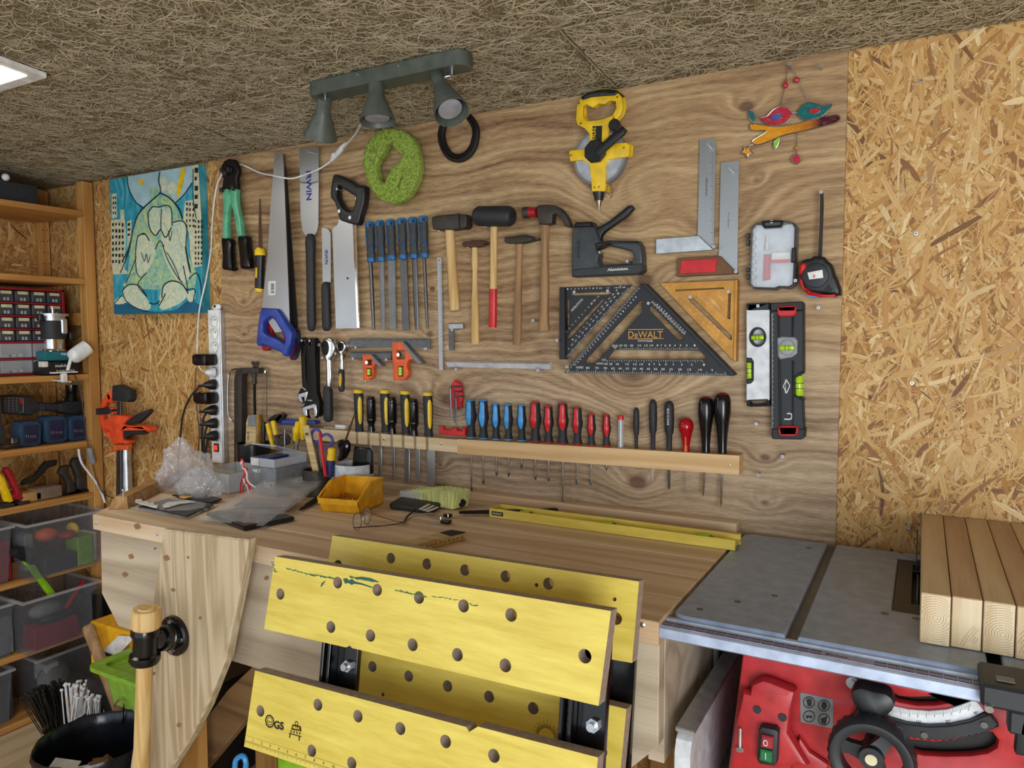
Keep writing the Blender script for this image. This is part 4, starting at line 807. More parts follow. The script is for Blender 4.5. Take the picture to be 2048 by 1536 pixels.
# --- tape reel
tr = wt('long_tape_reel', 'yellow open-reel long tape with black grip and crank', 'tape measure', A1((335, 890))[0])
fr_main = A1((175, 270), (180, 180), (205, 130), (250, 85), (330, 58), (400, 55), (455, 70), (490, 120), (498, 180), (480, 240), (430, 290), (400, 340), (400, 400), (415, 432), (520, 425), (545, 445), (540, 515), (520, 525), (400, 540), (378, 580), (378, 760), (285, 760), (270, 600), (262, 570), (225, 545), (135, 555), (128, 490), (140, 478), (225, 470), (262, 440), (268, 370), (235, 330), (185, 305))
gripE = A1((225, 180), (245, 165), (290, 188), (330, 160), (370, 165), (410, 140), (445, 145), (450, 190), (425, 240), (370, 262), (310, 275), (255, 280), (225, 250))
obj('front_frame', MB().plate(fr_main, .062, .010, [gripE], .003, 0, seg=2), 'yellow_tool', tr)
obj('back_frame', MB().plate([(a + 6, b + 1) for a, b in fr_main], .028, .008, [[(a + 6, b + 1) for a, b in gripE]], .002), 'yellow_tool', tr)
c0 = P3(A1((345, 530))[0], .045); mb = MB(); mb.rod(c0 + Vector((0, .012, 0)), c0 + Vector((0, -.008, 0)), .066, n=48); obj('tape_coil', mb, 'grey', tr)
mb = MB(); mb.rod(c0 + Vector((0, .013, 0)), c0 + Vector((0, -.009, 0)), .060, n=48).rod(c0 + Vector((0, .0135, 0)), c0 + Vector((0, -.0095, 0)), .052, n=48); obj('coil_turns', mb, 'alu', tr)
obj('grip', MB().plate(A1((200, 115), (245, 80), (330, 56), (400, 52), (455, 66), (475, 82), (440, 108), (360, 112), (280, 120), (215, 140)), .066, .044, bev=.008, seg=2), 'black', tr)
obj('nameplate', MB().plate(A1((290, 315), (355, 312), (353, 415), (290, 410)), .0628, .001), 'ink', tr)
vtext('FALKE', *A1((312, 405))[0], A1((0, 322))[0][1], 8, .0636, 'yellow', tr, down=False)
cr = MB(); oc = P3(A1((315, 490))[0], .064)
cr.flat([(oc.x + .028 * math.cos(k * PI / 4 + .4), oc.z + .028 * math.sin(k * PI / 4 + .4), 0) for k in range(8)], .014, bev=.003, fr=(Vector((0, oc.y - .012, 0)), FRX, UPZ, Vector((0, -1, 0))))
cr.plate(A1((295, 480), (330, 520), (500, 370), (520, 340), (490, 310), (440, 345)), .088, .014, bev=.004, seg=2)
ck = obj('crank', cr, 'black', tr); p = P3(A1((465, 325))[0], .088); obj('crank_knob', MB().turn(p, p + Vector((0, -.030, 0)), [(0, .010), (.5, .013), (.9, .0135), (1, .011)], 20), 'black', ck)
mb = MB(); spin(mb, A1((335, 755))[0], A1((335, 825))[0], [(0, 13.5), (1, 8)], .045); obj('tip_collar', mb, 'black', tr)
mb = MB(); spin(mb, A1((335, 820))[0], A1((335, 895))[0], [(0, 8), (.6, 3), (1, .5)], .045); obj('ground_spike', mb, 'chrome', tr)
mb = MB(); mb.tube([P3(q, .04) for q in A1((385, 630), (383, 700), (385, 745))], .0025, 8); obj('tape_end', mb, 'yellow_tool', tr)
mb = MB(); mb.tube([P3(q, .04) for q in A1((385, 720), (405, 705), (425, 740), (425, 790), (405, 800), (385, 770), (395, 720))], .0012, 6, smooth=4); obj('end_hook', mb, 'chrome', tr)
for q in ((198, 158), (460, 116), (210, 297), (435, 258), (143, 513), (505, 463), (303, 733), (334, 730)): p = P3(A1(q)[0], .062); obj('frame_screw', MB().rod(p, p + Vector((0, -.001, 0)), .0025, n=8), 'brass', tr)
# --- staple gun
sg = wt('staple_gun', 'charcoal aluminium hand stapler hung nose-down beside the claw hammer', 'stapler', A1((390, 1330))[0])
mb = MB().plate(A1((148, 1020), (165, 975), (280, 968), (310, 1010), (335, 1090), (345, 1108), (400, 1095), (600, 1100), (622, 1130), (632, 1200), (630, 1300), (600, 1325), (145, 1342), (143, 1180)), .040, .034, [A1((310, 1140), (370, 1128), (440, 1140), (500, 1155), (555, 1170), (572, 1210), (555, 1250), (340, 1262), (325, 1230), (335, 1190), (320, 1170))], .006, seg=3)
bd = obj('body', mb, 'charcoal', sg)
obj('head_cap', MB().plate(A1((158, 1012), (170, 970), (280, 965), (302, 1008)), .043, .038, bev=.005), 'black', sg)
obj('lever', MB().plate(A1((296, 1010), (330, 1000), (400, 960), (530, 855), (555, 852), (568, 875), (520, 930), (420, 1000), (370, 1035), (350, 1060), (340, 1102), (368, 1108), (330, 1110), (312, 1050)), .036, .022, bev=.006, seg=2), 'black', sg)
obj('grip_pad', MB().plate(A1((300, 1110), (345, 1105), (410, 1095), (600, 1098), (600, 1112), (430, 1112), (380, 1125), (320, 1150), (308, 1150)), .043, .038, bev=.004), 'rubber', sg)
obj('magazine', MB().plate(A1((150, 1290), (545, 1255), (628, 1248), (632, 1300), (600, 1325), (150, 1345)), .042, .036, bev=.003), 'tool_dark', sg)
walltext('Aluminium.', A1((390, 1305))[0], A1((535, 1296))[0], 5.5, .0426, 'ink_white', sg, shear=.2, weight=.02)
vtext('STANLEY', *A1((202, 1215))[0], A1((0, 1085))[0][1], 5, .0408, 'ink', bd, down=False)
# --- try squares
t1 = wt('try_square', 'large silver try square with ribbed aluminium stock', 'square', A1((920, 1185))[0])
obj('blade', MB().plate(A1((1022, 405), (1130, 402), (1118, 1162), (1008, 1062)), .010, .0016), 'rule_steel', t1)
mb = MB().plate(A1((723, 1085), (1012, 1062), (1117, 1160), (722, 1188)), .018, .016, bev=.001)
for i in range(4): y = 1105 + i * 20; mb.plate(A1((723, y), (1030 + i * 20, y - 22 + i * 1.5), (1030 + i * 20, y - 19 + i * 1.5), (723, y + 4)), .0188, .001)
obj('stock', mb, 'alu', t1); vtext('MITUTOYO', *A1((1062, 672))[0], A1((0, 792))[0][1], 3.4, .0107, 'ink', t1)
mb = MB()
for i in range(40): y = 1120 - i * 16; mb.plate(A1((1117 - (i % 5 == 0) * 10, y), (1105, y), (1105, y + 3), (1117 - (i % 5 == 0) * 10, y + 3)) if i % 5 else A1((1095, y), (1118, y), (1118, y + 3), (1095, y + 3)), .0105, .0004)
obj('scale_marks', mb, 'steel_dark', t1, flat=True)
t2_ = wt('try_square', 'try square with red inlaid brown stock and dented steel blade', 'square', A1((1060, 1340))[0])
obj('blade', MB().plate(A1((1166, 565), (1290, 552), (1278, 1325), (1152, 1200)), .010, .0016), 'rule_steel', t2_)
obj('stock', MB().plate(A1((870, 1215), (1158, 1200), (1278, 1322), (866, 1342)), .020, .018, bev=.001), 'brown', t2_); obj('red_inlay', MB().plate(A1((895, 1232), (1140, 1218), (1130, 1310), (885, 1322)), .0215, .002, bev=.0008), 'red', t2_)
walltext('Try Square', A1((1215, 900))[0], A1((1216, 901))[0], 4, .0107, 'steel_dark', t2_) if False else vtext('Try Square', *A1((1212, 905))[0], A1((0, 1010))[0][1], 3.6, .0107, 'steel_dark', t2_)
# --- rafter squares
def slot(*a): return A2(*a)
q1 = wt('rafter_square', 'small black rafter square, the one under the staple gun', 'square', A2((85, 610))[0])
mb = MB().plate(A2((95, 118), (560, 102), (105, 608)), .012, .003, [slot((118, 198), (127, 190), (135, 200), (130, 375), (120, 405), (108, 408)), slot((145, 150), (160, 158), (400, 150), (415, 140), (418, 160), (395, 170), (165, 176), (145, 172)), slot((118, 462), (140, 425), (355, 200), (370, 200), (365, 215), (140, 465), (122, 474))], .0006)
b_ = obj('blade', mb, 'saw_black', q1); obj('fence', MB().plate(A2((65, 118), (98, 118), (102, 610), (62, 610)), .022, .020, bev=.001), 'saw_black', q1)
def nums(lst, y, m, parent, h, dx=None): 
    for s_, x, yy in lst: walltext(s_, A2((x - len(s_) * 5, yy + 6))[0], A2((x + len(s_) * 5, yy + 6))[0], h, y, m, parent)
grp = [('1', 120, 135), ('2', 145, 134), ('3', 170, 133), ('4', 195, 132), ('5', 220, 131), ('6', 245, 130), ('7', 270, 130), ('8', 295, 130), ('9', 320, 129), ('10', 345, 129), ('12', 397, 127), ('14', 450, 125), ('15', 476, 124), ('cm', 504, 123)]
def stext(items, y, m, parent, h):   # many small numerals as one printed layer
    mbx = MB()
    for s_, x, yy, w_, an in items:
        ca, sa = math.cos(an), math.sin(an); A, B = A2((x - w_ / 2 * ca, yy + w_ / 2 * sa), (x + w_ / 2 * ca, yy - w_ / 2 * sa)); a, b = onY(*A, -y), onY(*B, -y)
        o_ = text(s_, 'tmp_text', m, None, a, b - a, Vector((-(b - a).z, 0, (b - a).x)), (b - a).length, h * mpp(a), .0003); me = o_.data
        mbx.add([Vector(o_.location) + v.co for v in me.vertices], [list(p.vertices) for p in me.polygons]); bpy.data.objects.remove(o_); bpy.data.meshes.remove(me)
    return mbx
L_ = [(s_, x, yy, len(s_) * 9, .02) for s_, x, yy in grp]
L_ += [(str(k), 100, 205 + (k - 4) * 27, 7, 0) for k in range(4, 11)]
L_ += [(s_, 112 + i * 22, 425 - i * 24, len(s_) * 7, .83) for i, s_ in enumerate(('1', '2', '3', '4', '5', '6', '7', '8', '10', '12', '15', '18'))] + [('24', 285, 232, 14, .83), ('30', 302, 214, 14, .83)]
L_ += [(s_, 158 + i * 25, 478 - i * 28, len(s_) * 8, .83) for i, s_ in enumerate(('1', '2', '3', '4', '5', '6', '7', '8', '10', '12', '15', '18', '20', '24'))]
L_ += [(s_, 130 + i * 24, 540 - i * 27, len(s_) * 8, .83) for i, s_ in enumerate(('5', '10', '15', '20', '25', '30', '35', '40', '45', '50', '55', '60', '65', '70', '75'))] + [('80', 470, 165, 16, .83)]
obj('printed_numbers', stext(L_, .0126, 'ink_white', q1, 2.8), 'ink_white', b_, flat=True)
obj('lettering', stext([('MITSUTOYO', 190, 245, 110, .83)], .0126, 'ink_white', q1, 5), 'ink_white', b_, flat=True)
mb = MB()
for i in range(50): t_ = i / 50; x = 115 + 430 * t_; y = 600 - 480 * t_; l = 16 if i % 5 == 0 else 9; mb.plate(A2((x, y), (x + 2, y - 2), (x + 2 - l * .7, y - 2 - l * .7), (x - l * .7, y - l * .7)), .0125, .0004)
obj('scale_marks', mb, 'ink_white', b_, flat=True)
q2 = wt('rafter_square', 'largest black rafter square with orange lettering, between the two smaller ones', 'square', A2((700, 720))[0])
def wavy(a, b, n, d):
    o = []
    L = math.hypot(b[0] - a[0], b[1] - a[1]); nx, ny = -(b[1] - a[1]) / L, (b[0] - a[0]) / L
    for i in range(n * 2): t_ = i / (n * 2); e = d if i % 2 else 0; o.append((a[0] + (b[0] - a[0]) * t_ + nx * e, a[1] + (b[1] - a[1]) * t_ + ny * e))
    return o
mb = MB().plate(A2((615, 98), (640, 100), (1250, 722), (98, 700)), .028, .003, [
    slot(*([(630, 215)] + wavy((628, 280), (300, 640), 22, -9) + [(255, 640), (240, 640), (250, 610), (440, 400), (620, 205)])), slot((680, 250), (700, 250), (915, 465), (918, 480), (880, 482), (860, 465), (680, 275)), slot((440, 545), (1020, 550), (1072, 600), (1068, 610), (390, 610))], .0006)
b_ = obj('blade', mb, 'saw_black', q2)
obj('fence', MB().plate(A2((622, 97), (655, 95), (1267, 715), (1240, 725)), .040, .024, bev=.001), 'saw_black', q2)
obj('lettering', stext([('DeWALT', 652, 463, 235, -.0)], .0287, 'copper_orange', q2, 13), 'copper_orange', b_, flat=True)
obj('lettering', stext([('DWHT25228', 650, 490, 98, 0)], .0287, 'ink_white', q2, 4.2), 'ink_white', b_, flat=True)
obj('lettering_bars', MB().plate(A2((533, 404), (775, 403), (775, 408), (533, 409)), .0287, .0005).plate(A2((533, 468), (775, 466), (775, 470), (533, 472)), .0287, .0005), 'copper_orange', b_, flat=True)
L_ = [(s_, x, 522 - (x - 480) * -.0, len(s_) * 11, 0) for s_, x in (('30', 483), ('25', 515), ('20', 556), ('15', 611), ('12', 655), ('10', 693), ('8', 734), ('7', 759), ('6', 787), ('5', 818), ('4', 852), ('3', 890), ('2', 933), ('1', 987))]
L_ += [(s_, x, 648 + (x - 380) * .008, len(s_) * 11, 0) for s_, x in (('30', 382), ('25', 415), ('20', 460), ('15', 526), ('12', 580), ('10', 623), ('8', 678), ('7', 711), ('6', 748), ('5', 791), ('4', 841), ('3', 899), ('2', 967), ('1', 1051))]
L_ += [(s_, x, 675 + (x - 258) * .017, len(s_) * 12, 0) for s_, x in (('80', 258), ('75', 320), ('70', 377), ('65', 430), ('60', 480), ('55', 528), ('50', 576), ('45', 623), ('40', 671), ('35', 720), ('30', 771), ('25', 826), ('20', 887), ('15', 951), ('10', 1025), ('5', 1107))]
L_ += [('HIP-VAL', 445, 524, 42, 0), ('TOP', 443, 537, 22, 0), ('CUTS', 368, 620, 28, 0), ('COMMON', 340, 645, 50, 0), ('DEGREES', 203, 672, 48, 0)]
L_ += [(str(i + 3), 590 - i * 17.2, 190 + i * 19.2, 9, .84) for i in range(25)] + [(str(i + 4), 728 + i * 15.8, 240 + i * 15.6, 10, -.78) for i in range(13)]
obj('printed_numbers', stext(L_, .0287, 'ink_white', q2, 4), 'ink_white', b_, flat=True)
mb = MB()
for i in range(86):
    x = 115 + i * 12.8; l = (22 if i % 5 == 0 else 11); s_ = (x - 640) * .0009 * l; mb.plate(A2((x, 700 + (x - 98) * .017), (x + 2, 700 + (x - 98) * .017), (x + 2 - s_, 700 + (x - 98) * .017 - l), (x - s_, 700 + (x - 98) * .017 - l)), .0286, .0004)
for i in range(62): x = 600 - i * 8; y = 120 + i * 9.3; l = 14 if i % 2 == 0 else 8; mb.plate(A2((x, y), (x + 2, y - 1.5), (x + 2 + l * .75, y - 1.5 + l * .7), (x + l * .75, y + l * .7)), .0286, .0004)
for i in range(40): x = 390 + i * 16.5; y = 611 + i * .0; l = 12 if i % 3 else 20; mb.plate(A2((x, y + 2), (x + 2, y + 2), (x + 2 + i * .3, y + l), (x + i * .3, y + l)), .0286, .0004); x = 478 + i * 13.6; mb.plate(A2((x, 544), (x + 2, 544), (x + 2 - i * .25, 544 - l * .8), (x - i * .25, 544 - l * .8)), .0286, .0004)
for i in range(36): x = 700 + i * 6.3; y = 212 + i * 6.3; l = 10 if i % 3 else 16; mb.plate(A2((x, y), (x + 2, y + 2), (x + 2 - l * .7, y + 2 + l * .7), (x - l * .7, y + l * .7)), .0286, .0004)
obj('scale_marks', mb, 'ink_white', b_, flat=True)
q3 = wt('rafter_square', 'orange anodised rafter square hanging over the level ends', 'square', A2((1255, 625))[0])
mb = MB().plate(A2((745, 90), (1268, 68), (1252, 620)), .014, .003, [slot((858, 135), (1186, 120), (1187, 128), (858, 144)), slot((1217, 160), (1233, 160), (1228, 335), (1212, 330)), slot((948, 190), (975, 190), (1240, 450), (1240, 478), (1222, 470), (950, 205))], .0006)
mat('gold_alu', 'c98f45', .35, .75)
b_ = obj('blade', mb, 'gold_alu', q3); obj('fence', MB().plate(A2((1262, 66), (1282, 64), (1272, 625), (1250, 622)), .024, .022, bev=.001), 'gold_alu', q3)
L_ = [('COMMON', 900, 190, 48, -.78), ('DEG', 800, 128, 22, -.78)] + [(s_, 940 + i * 30, 218 + i * 28, 15, -.78) for i, s_ in enumerate(('24', '18', '15', '12', '10', '8', '7', '6'))] + [(s_, 860 + i * 31, 190 + i * 29, 15, -.78) for i, s_ in enumerate(('75', '70', '65', '60', '55', '50', '45', '40', '35', '30', '25', '20'))] + [('15 18 20 24', 1040, 205, 90, -.78), ('12 10 8 7 6 5 4', 1140, 295, 130, -.78)]
L_ += [('METRIC', 1165, 195, 50, -.78)] + [('0 0 0 0 0 0', 1110 + k * 8, 215 + k * 3 + k * 8, 80, -.78) for k in range(4)]
mat('gold_print', 'ecd9b0', .5)
obj('printed_numbers', stext(L_, .0147, 'gold_print', q3, 2.6), 'gold_print', b_, flat=True)
# --- driver-bit box and tape measure
bb = wt('bit_case', 'clear hanging bit case with dark rim and hinged side', 'case', A1((1520, 1365))[0]); 
Qb = lambda *a: A1(*a)
ol = Qb((1370, 1010), (1400, 975), (1440, 965), (1600, 958), (1665, 970), (1690, 1000), (1685, 1150), (1675, 1300)) + A2((1672, 105), (1640, 130), (1570, 122), (1540, 138), (1390, 130), (1358, 100)) + Qb((1362, 1300), (1368, 1100))
inn = Qb((1385, 1020), (1410, 990), (1445, 990), (1465, 1015), (1570, 1008), (1600, 975), (1655, 985), (1668, 1010), (1660, 1300)) + A2((1655, 95), (1630, 110), (1560, 108), (1535, 120), (1395, 115), (1372, 90)) + Qb((1375, 1250))
obj('case_back', MB().plate(inn, .012, .003), 'mug', bb); obj('rim', MB().plate(ol, .034, .030, [inn], .003), 'smoke_plastic', bb)
obj('lid', MB().plate(inn, .032, .0015), 'glass', bb)
obj('hang_loop', MB().plate(Qb((1440, 970), (1455, 958), (1580, 955), (1595, 965), (1580, 1005), (1460, 1010)), .036, .008, [Qb((1462, 975), (1575, 970), (1565, 990), (1472, 994))], .002), 'black', bb)
for k, (y0, y1) in enumerate(((1045, 1080), (1090, 1130), (1280, 1310), (1325, 1362))): obj('hinge', MB().plate(Qb((1340, y0), (1360, y0), (1360, y1), (1340, y1)), .030, .012, bev=.002), 'steel_dark', bb)
obj('latch', MB().plate(Qb((1650, 1145), (1680, 1145), (1680, 1245), (1645, 1245)), .038, .012, bev=.002), 'black', bb)
for k in range(8):
    c = P3((A1((1392, 1035 + k * 52))[0]), .015); obj('driver_bit', MB().turn(c + Vector((0, .003, 0)), c + Vector((0, -.009, 0)), [(0, .006), (1, .0055)], 6).rod(c + Vector((0, -.009, 0)), c + Vector((0, -.013, 0)), .002, n=8), 'steel', bb)
mb = MB(); spin(mb, A1((1485, 1060))[0], A1((1480, 1160))[0], [(0, 1.5), (.3, 2), (.9, 4), (1, 5)], .022); obj('bit_shaft', mb, 'white', bb)
obj('red_holder', MB().plate(A1((1462, 1190), (1500, 1190), (1500, 1360), (1455, 1370)), .024, .012, bev=.003), 'red', bb)
obj('label_card', MB().plate(A1((1515, 1180), (1640, 1175), (1640, 1245), (1512, 1250)), .026, .004), 'white', bb); obj('red_strip', MB().plate(A1((1515, 1228), (1640, 1222), (1640, 1245), (1512, 1250)), .0275, .002), 'red', bb)
tm = wt('tape_measure', 'black and red tape measure hanging from a long cord loop', 'tape measure', A2((1850, 175))[0])
body = A1((1700, 1290), (1720, 1230), (1780, 1215), (1800, 1200), (1870, 1205), (1890, 1230), (1925, 1260), (1945, 1330)) + A2((1960, 60), (1985, 170), (1880, 165), (1760, 150), (1715, 100), (1698, 40))
obj('case', MB().plate(body, .050, .042, bev=.008, smooth=2, seg=3), 'black', tm)
obj('red_shell', MB().plate(A1((1700, 1300), (1712, 1255), (1745, 1250), (1755, 1290), (1720, 1320), (1698, 1330)), .053, .03, bev=.004, smooth=2), 'red', tm)
obj('red_band', MB().plate(A2((1698, 60), (1715, 55), (1735, 115), (1790, 150), (1860, 165), (1960, 172), (1955, 180), (1840, 185), (1760, 170), (1715, 120)), .054, .03, bev=.004), 'red', tm)
c = P3(A1((1812, 1335))[0], .050); obj('dial', MB().turn(c, c + Vector((0, -.004, 0)), [(0, .026), (.8, .025), (1, .022)], 32), 'saw_black', tm)
lb_ = obj('badge', MB().plate(A1((1757, 1315), (1860, 1295), (1865, 1350), (1770, 1362)), .0545, .001), 'white', tm); walltext('8', A1((1795, 1350))[0], A1((1812, 1347))[0], 6, .055, 'red', lb_)
obj('lock_button', MB().plate(A2((1870, 130), (1895, 115), (1903, 95), (1912, 118), (1935, 130), (1915, 142), (1905, 160), (1895, 142)), .0525, .002), 'ink', tm)
obj('tape_mouth', MB().plate(A2((1760, 168), (1840, 180), (1830, 192), (1765, 182)), .045, .02), 'blue_tool', tm)
mb = MB(); mb.tube([P3(q, .028) for q in A1((1835, 1205), (1848, 1000), (1852, 800), (1852, 762), (1858, 770), (1862, 850), (1850, 1205))], .0022, 8); obj('cord', mb, 'black', tm)
# --- levels
lv = wt('spirit_level', 'short silver ribbed spirit level with round vial window', 'spirit level', A2((1420, 930))[0])
mb = MB().plate(A2((1340, 270), (1498, 270), (1497, 890), (1340, 890), (1341, 775), (1386, 755), (1384, 620), (1341, 600)), .030, .026, [A2(*[(1417 + 56 * math.cos(k * PI / 14), 458 + 66 * math.sin(k * PI / 14)) for k in range(28)])], .001)
for i in range(4): x = 1440 + i * 14; mb.plate(A2((x, 275), (x + 3, 275), (x + 3, 385), (x, 385)), .0308, .001).plate(A2((x, 535), (x + 3, 535), (x + 3, 885), (x, 885)), .0308, .001)
fr2_ = obj('frame', mb, 'alu_white', lv)
def ring_px(f, cx, cy, rx, ry, yf, th, w_, m, parent, name): return obj(name, MB().plate(f(*[(cx + rx * math.cos(k * PI / 16), cy + ry * math.sin(k * PI / 16)) for k in range(32)]), yf, th, [f(*[(cx + (rx - w_) * math.cos(k * PI / 16), cy + (ry - w_ * 1.15) * math.sin(k * PI / 16)) for k in range(32)])], .001), m, parent)
rg1 = ring_px(A2, 1417, 458, 58, 68, .033, .03, 11, 'saw_black', lv, 'vial_ring')
obj('vial_backing', MB().plate(A2(*[(1417 + 50 * math.cos(k * PI / 12), 458 + 60 * math.sin(k * PI / 12)) for k in range(24)]), .010, .002), 'paper', lv)
def vial(a, b, rp, y, parent):
    mb = MB(); spin(mb, a, b, [(0, rp * .9), (.03, rp), (.97, rp), (1, rp * .9)], y, n=16); v = obj('vial', mb, 'lime_vial', parent)
    mb = MB()
    for t_ in (.36, .62):
        q0 = (a[0] + (b[0] - a[0]) * t_, a[1] + (b[1] - a[1]) * t_); q1_ = (a[0] + (b[0] - a[0]) * (t_ + .03), a[1] + (b[1] - a[1]) * (t_ + .03)); spin(mb, q0, q1_, [(0, rp * 1.05), (1, rp * 1.05)], y, n=16)
    obj('vial_lines', mb, 'ink', v)
vial(*A2((1372, 462), (1462, 460)), 5.2, .024, lv); vial(*A2((1362, 632), (1364, 745)), 5.5, .020, lv)
obj('vial_holder', MB().plate(A2((1341, 598), (1375, 600), (1390, 625), (1390, 755), (1370, 775), (1343, 780), (1343, 745), (1380, 742), (1378, 632), (1342, 632)), .032, .028, bev=.002), 'saw_black', lv)
for q, h_ in (([(1342, 228), (1497, 222), (1498, 278), (1341, 280)], [(1365, 242), (1480, 238), (1480, 262), (1365, 266)]), ([(1341, 882), (1497, 880), (1497, 932), (1370, 936), (1341, 928)], [(1365, 895), (1478, 890), (1478, 915), (1380, 920), (1365, 912)])): obj('end_cap', MB().plate(A2(*q), .031, .028, [A2(*h_)], .003), 'saw_black', lv)
l2 = wt('spirit_level', 'long black box level with red hanging loops, beside the silver one', 'spirit level', A2((1620, 1155))[0])
mb = MB().plate(A2((1506, 278), (1730, 275), (1732, 690), (1690, 715), (1668, 735), (1668, 855), (1725, 885), (1735, 1130), (1515, 1130)), .034, .030, bev=.002)
mb.plate(A2((1550, 300), (1565, 300), (1580, 1060), (1562, 1060)), .038, .006, bev=.002).plate(A2((1650, 300), (1665, 300), (1660, 455), (1648, 455)), .038, .006, bev=.002).plate(A2((1650, 620), (1665, 620), (1660, 1060), (1650, 1060)), .038, .006, bev=.002)
obj('frame', mb, 'saw_black', l2)
for q in (((1504, 225), (1718, 215), (1728, 232), (1728, 275), (1506, 280)), ((1514, 1085), (1738, 1085), (1735, 1145), (1715, 1158), (1520, 1155), (1512, 1140))): y0 = q[0][1] > 600; obj('end_cap', MB().plate(A2(*q), .038, .036, [A2(*(((1580, 1090), (1670, 1090), (1666, 1112), (1585, 1112)) if y0 else ((1572, 252), (1660, 250), (1658, 270), (1574, 271))))], bev=.002), 'rubber', l2)
for q, h_ in ((((1550, 255), (1570, 245), (1665, 243), (1682, 255), (1680, 300), (1660, 315), (1570, 318), (1552, 305)), ((1568, 262), (1665, 258), (1662, 270), (1572, 271))), (((1555, 1075), (1575, 1065), (1680, 1065), (1695, 1080), (1688, 1125), (1670, 1135), (1580, 1135), (1560, 1122)), ((1575, 1082), (1675, 1082), (1670, 1115), (1582, 1115)))):
    obj('hanging_loop', MB().plate(A2(*q), .043, .008, [A2(*h_)], .002), 'red', l2)
vh = obj('vial_plate', MB().plate(A2((1550, 465), (1580, 455), (1670, 460), (1688, 480), (1685, 570), (1650, 595), (1570, 610), (1555, 590)), .041, .010, bev=.003), 'paper_grey', l2)
ring_px(A2, 1618, 530, 56, 56, .043, .006, 8, 'steel', l2, 'vial_ring'); vial(*A2((1570, 532), (1668, 530)), 5.5, .040, l2); vial(*A2((1700, 722), (1702, 858)), 8, .026, l2)
obj('vial_holder', MB().plate(A2((1660, 730), (1690, 705), (1728, 690), (1732, 705), (1672, 740), (1668, 850), (1732, 880), (1728, 895), (1690, 880), (1660, 860)), .037, .03, bev=.002), 'saw_black', l2)
vtext('NEMUTEC', *A2((1612, 840))[0], A2((0, 745))[0][1], 3, .0352, 'ink_white', l2, down=False)
obj('logo', MB().plate(A2((1614, 745), (1640, 790), (1616, 845), (1588, 795)), .0352, .0006, [A2((1614, 757), (1634, 790), (1615, 832), (1594, 795))]), 'ink_white', l2, flat=True)
mb = MB().tube([P3(q, .0350) for q in A2((1600, 1018), (1640, 1018), (1650, 1005), (1650, 988), (1640, 980), (1618, 980))], .0016, 6, smooth=3); obj('magnet_mark', mb, 'ink_white', l2)
mb = MB()
for i in range(110): y = 300 + i * 7.1; mb.plate(A2((1512 + i * .02, y), (1520 if i % 5 else 1526, y), (1520 if i % 5 else 1526, y + 2), (1512 + i * .02, y + 2)), .0346, .0004)
obj('scale_marks', mb, 'ink_white', l2, flat=True)
# ---------------------------------------------------------------- rest of the wall
def shell(mb, a, b, prof, y, a0, a1, n=10, sq=1.0, grow=1.04):
    A = onY(*a, -y); B = onY(*b, -y); k = mpp((A + B) / 2); d = B - A; z = d.normalized(); x = z.cross(Vector((0, 1, 0))).normalized(); yy = Vector((0, -1, 0)); vs = []; fs = []
    if x.x < 0: x = -x
    for t_, r in prof:
        for j in range(n + 1):
            e = max(0.0, 1 - ((t_ - prof[0][0]) / (prof[-1][0] - prof[0][0]) * 2 - 1) ** 6); m_ = (a0 + a1) / 2; an = math.radians(m_ + (a0 + (a1 - a0) * j / n - m_) * (.35 + .65 * e)); vs.append(A + d * t_ + (x * math.cos(an) + yy * math.sin(an) * sq) * r * k * grow)
    m = n + 1
    for i in range(len(prof) - 1):
        for j in range(n): fs.append([i * m + j, i * m + j + 1, (i + 1) * m + j + 1, (i + 1) * m + j])
    return mb.add(vs, fs)
def pprof(prof, t0, t1, n=12):
    o = []
    for i in range(n + 1):
        t_ = t0 + (t1 - t0) * i / n
        for (ta, ra), (tb, rb) in zip(prof, prof[1:]):
            if ta <= t_ <= tb: o.append((t_, ra + (rb - ra) * (t_ - ta) / max(tb - ta, 1e-6))); break
    return o
wood('rail_pale', 'e6d0ab', 'cbb083', 'x', 2)
# tool racks
def xz(px, py, y=-.042): p = onY(px, py, y); return p.x, p.z
lr = thing('chisel_rail', 'pine rail with open slots holding the chisels', 'tool rail', (-1.4, -.02, 1.07))
xL, xR = xz(585, 850)[0], xz(915, 900)[0]; pl_ = [(xL, 0), (xR, 0), (xR, -.042)]
for q in (854, 830, 806, 783, 760, 737, 714): c = xz(q, 885)[0]; pl_ += [(c + .0045, -.042), (c + .0045, -.010), (c - .0045, -.010), (c - .0045, -.042)]
pl_ += [(xL, -.042)]
obj('rail', MB().flat(pl_, .036, bev=.0008, fr=(Vector((0, 0, 1.110)), *TZ[1:])), 'rail_pale', lr)
rr_ = thing('screwdriver_rail', 'long pine rail drilled to hold the row of screwdrivers', 'tool rail', (-.7, -.02, 1.07))
x1_ = -.354; obj('rail', MB().loft([[Vector((xR + .0008, y, z)) for y, z in ((0, 1.072), (-.044, 1.072), (-.044, 1.112), (0, 1.112))], [Vector((x1_, y, z)) for y, z in ((0, 1.080), (-.044, 1.080), (-.044, 1.124), (0, 1.124))]]), 'rail_pine', rr_)
for (a, b, par) in ((925, 890, rr_), (1165, 907, rr_), (1459, 930, rr_), (768, 878, lr), (882, 887, lr)): p = onY(a, b, -.0425); obj('rail_screw', MB().turn(p + Vector((0, .002, 0)), p + Vector((0, -.002, 0)), [(0, .0042), (.6, .0042), (1, .0015)], 12), 'zinc', par)
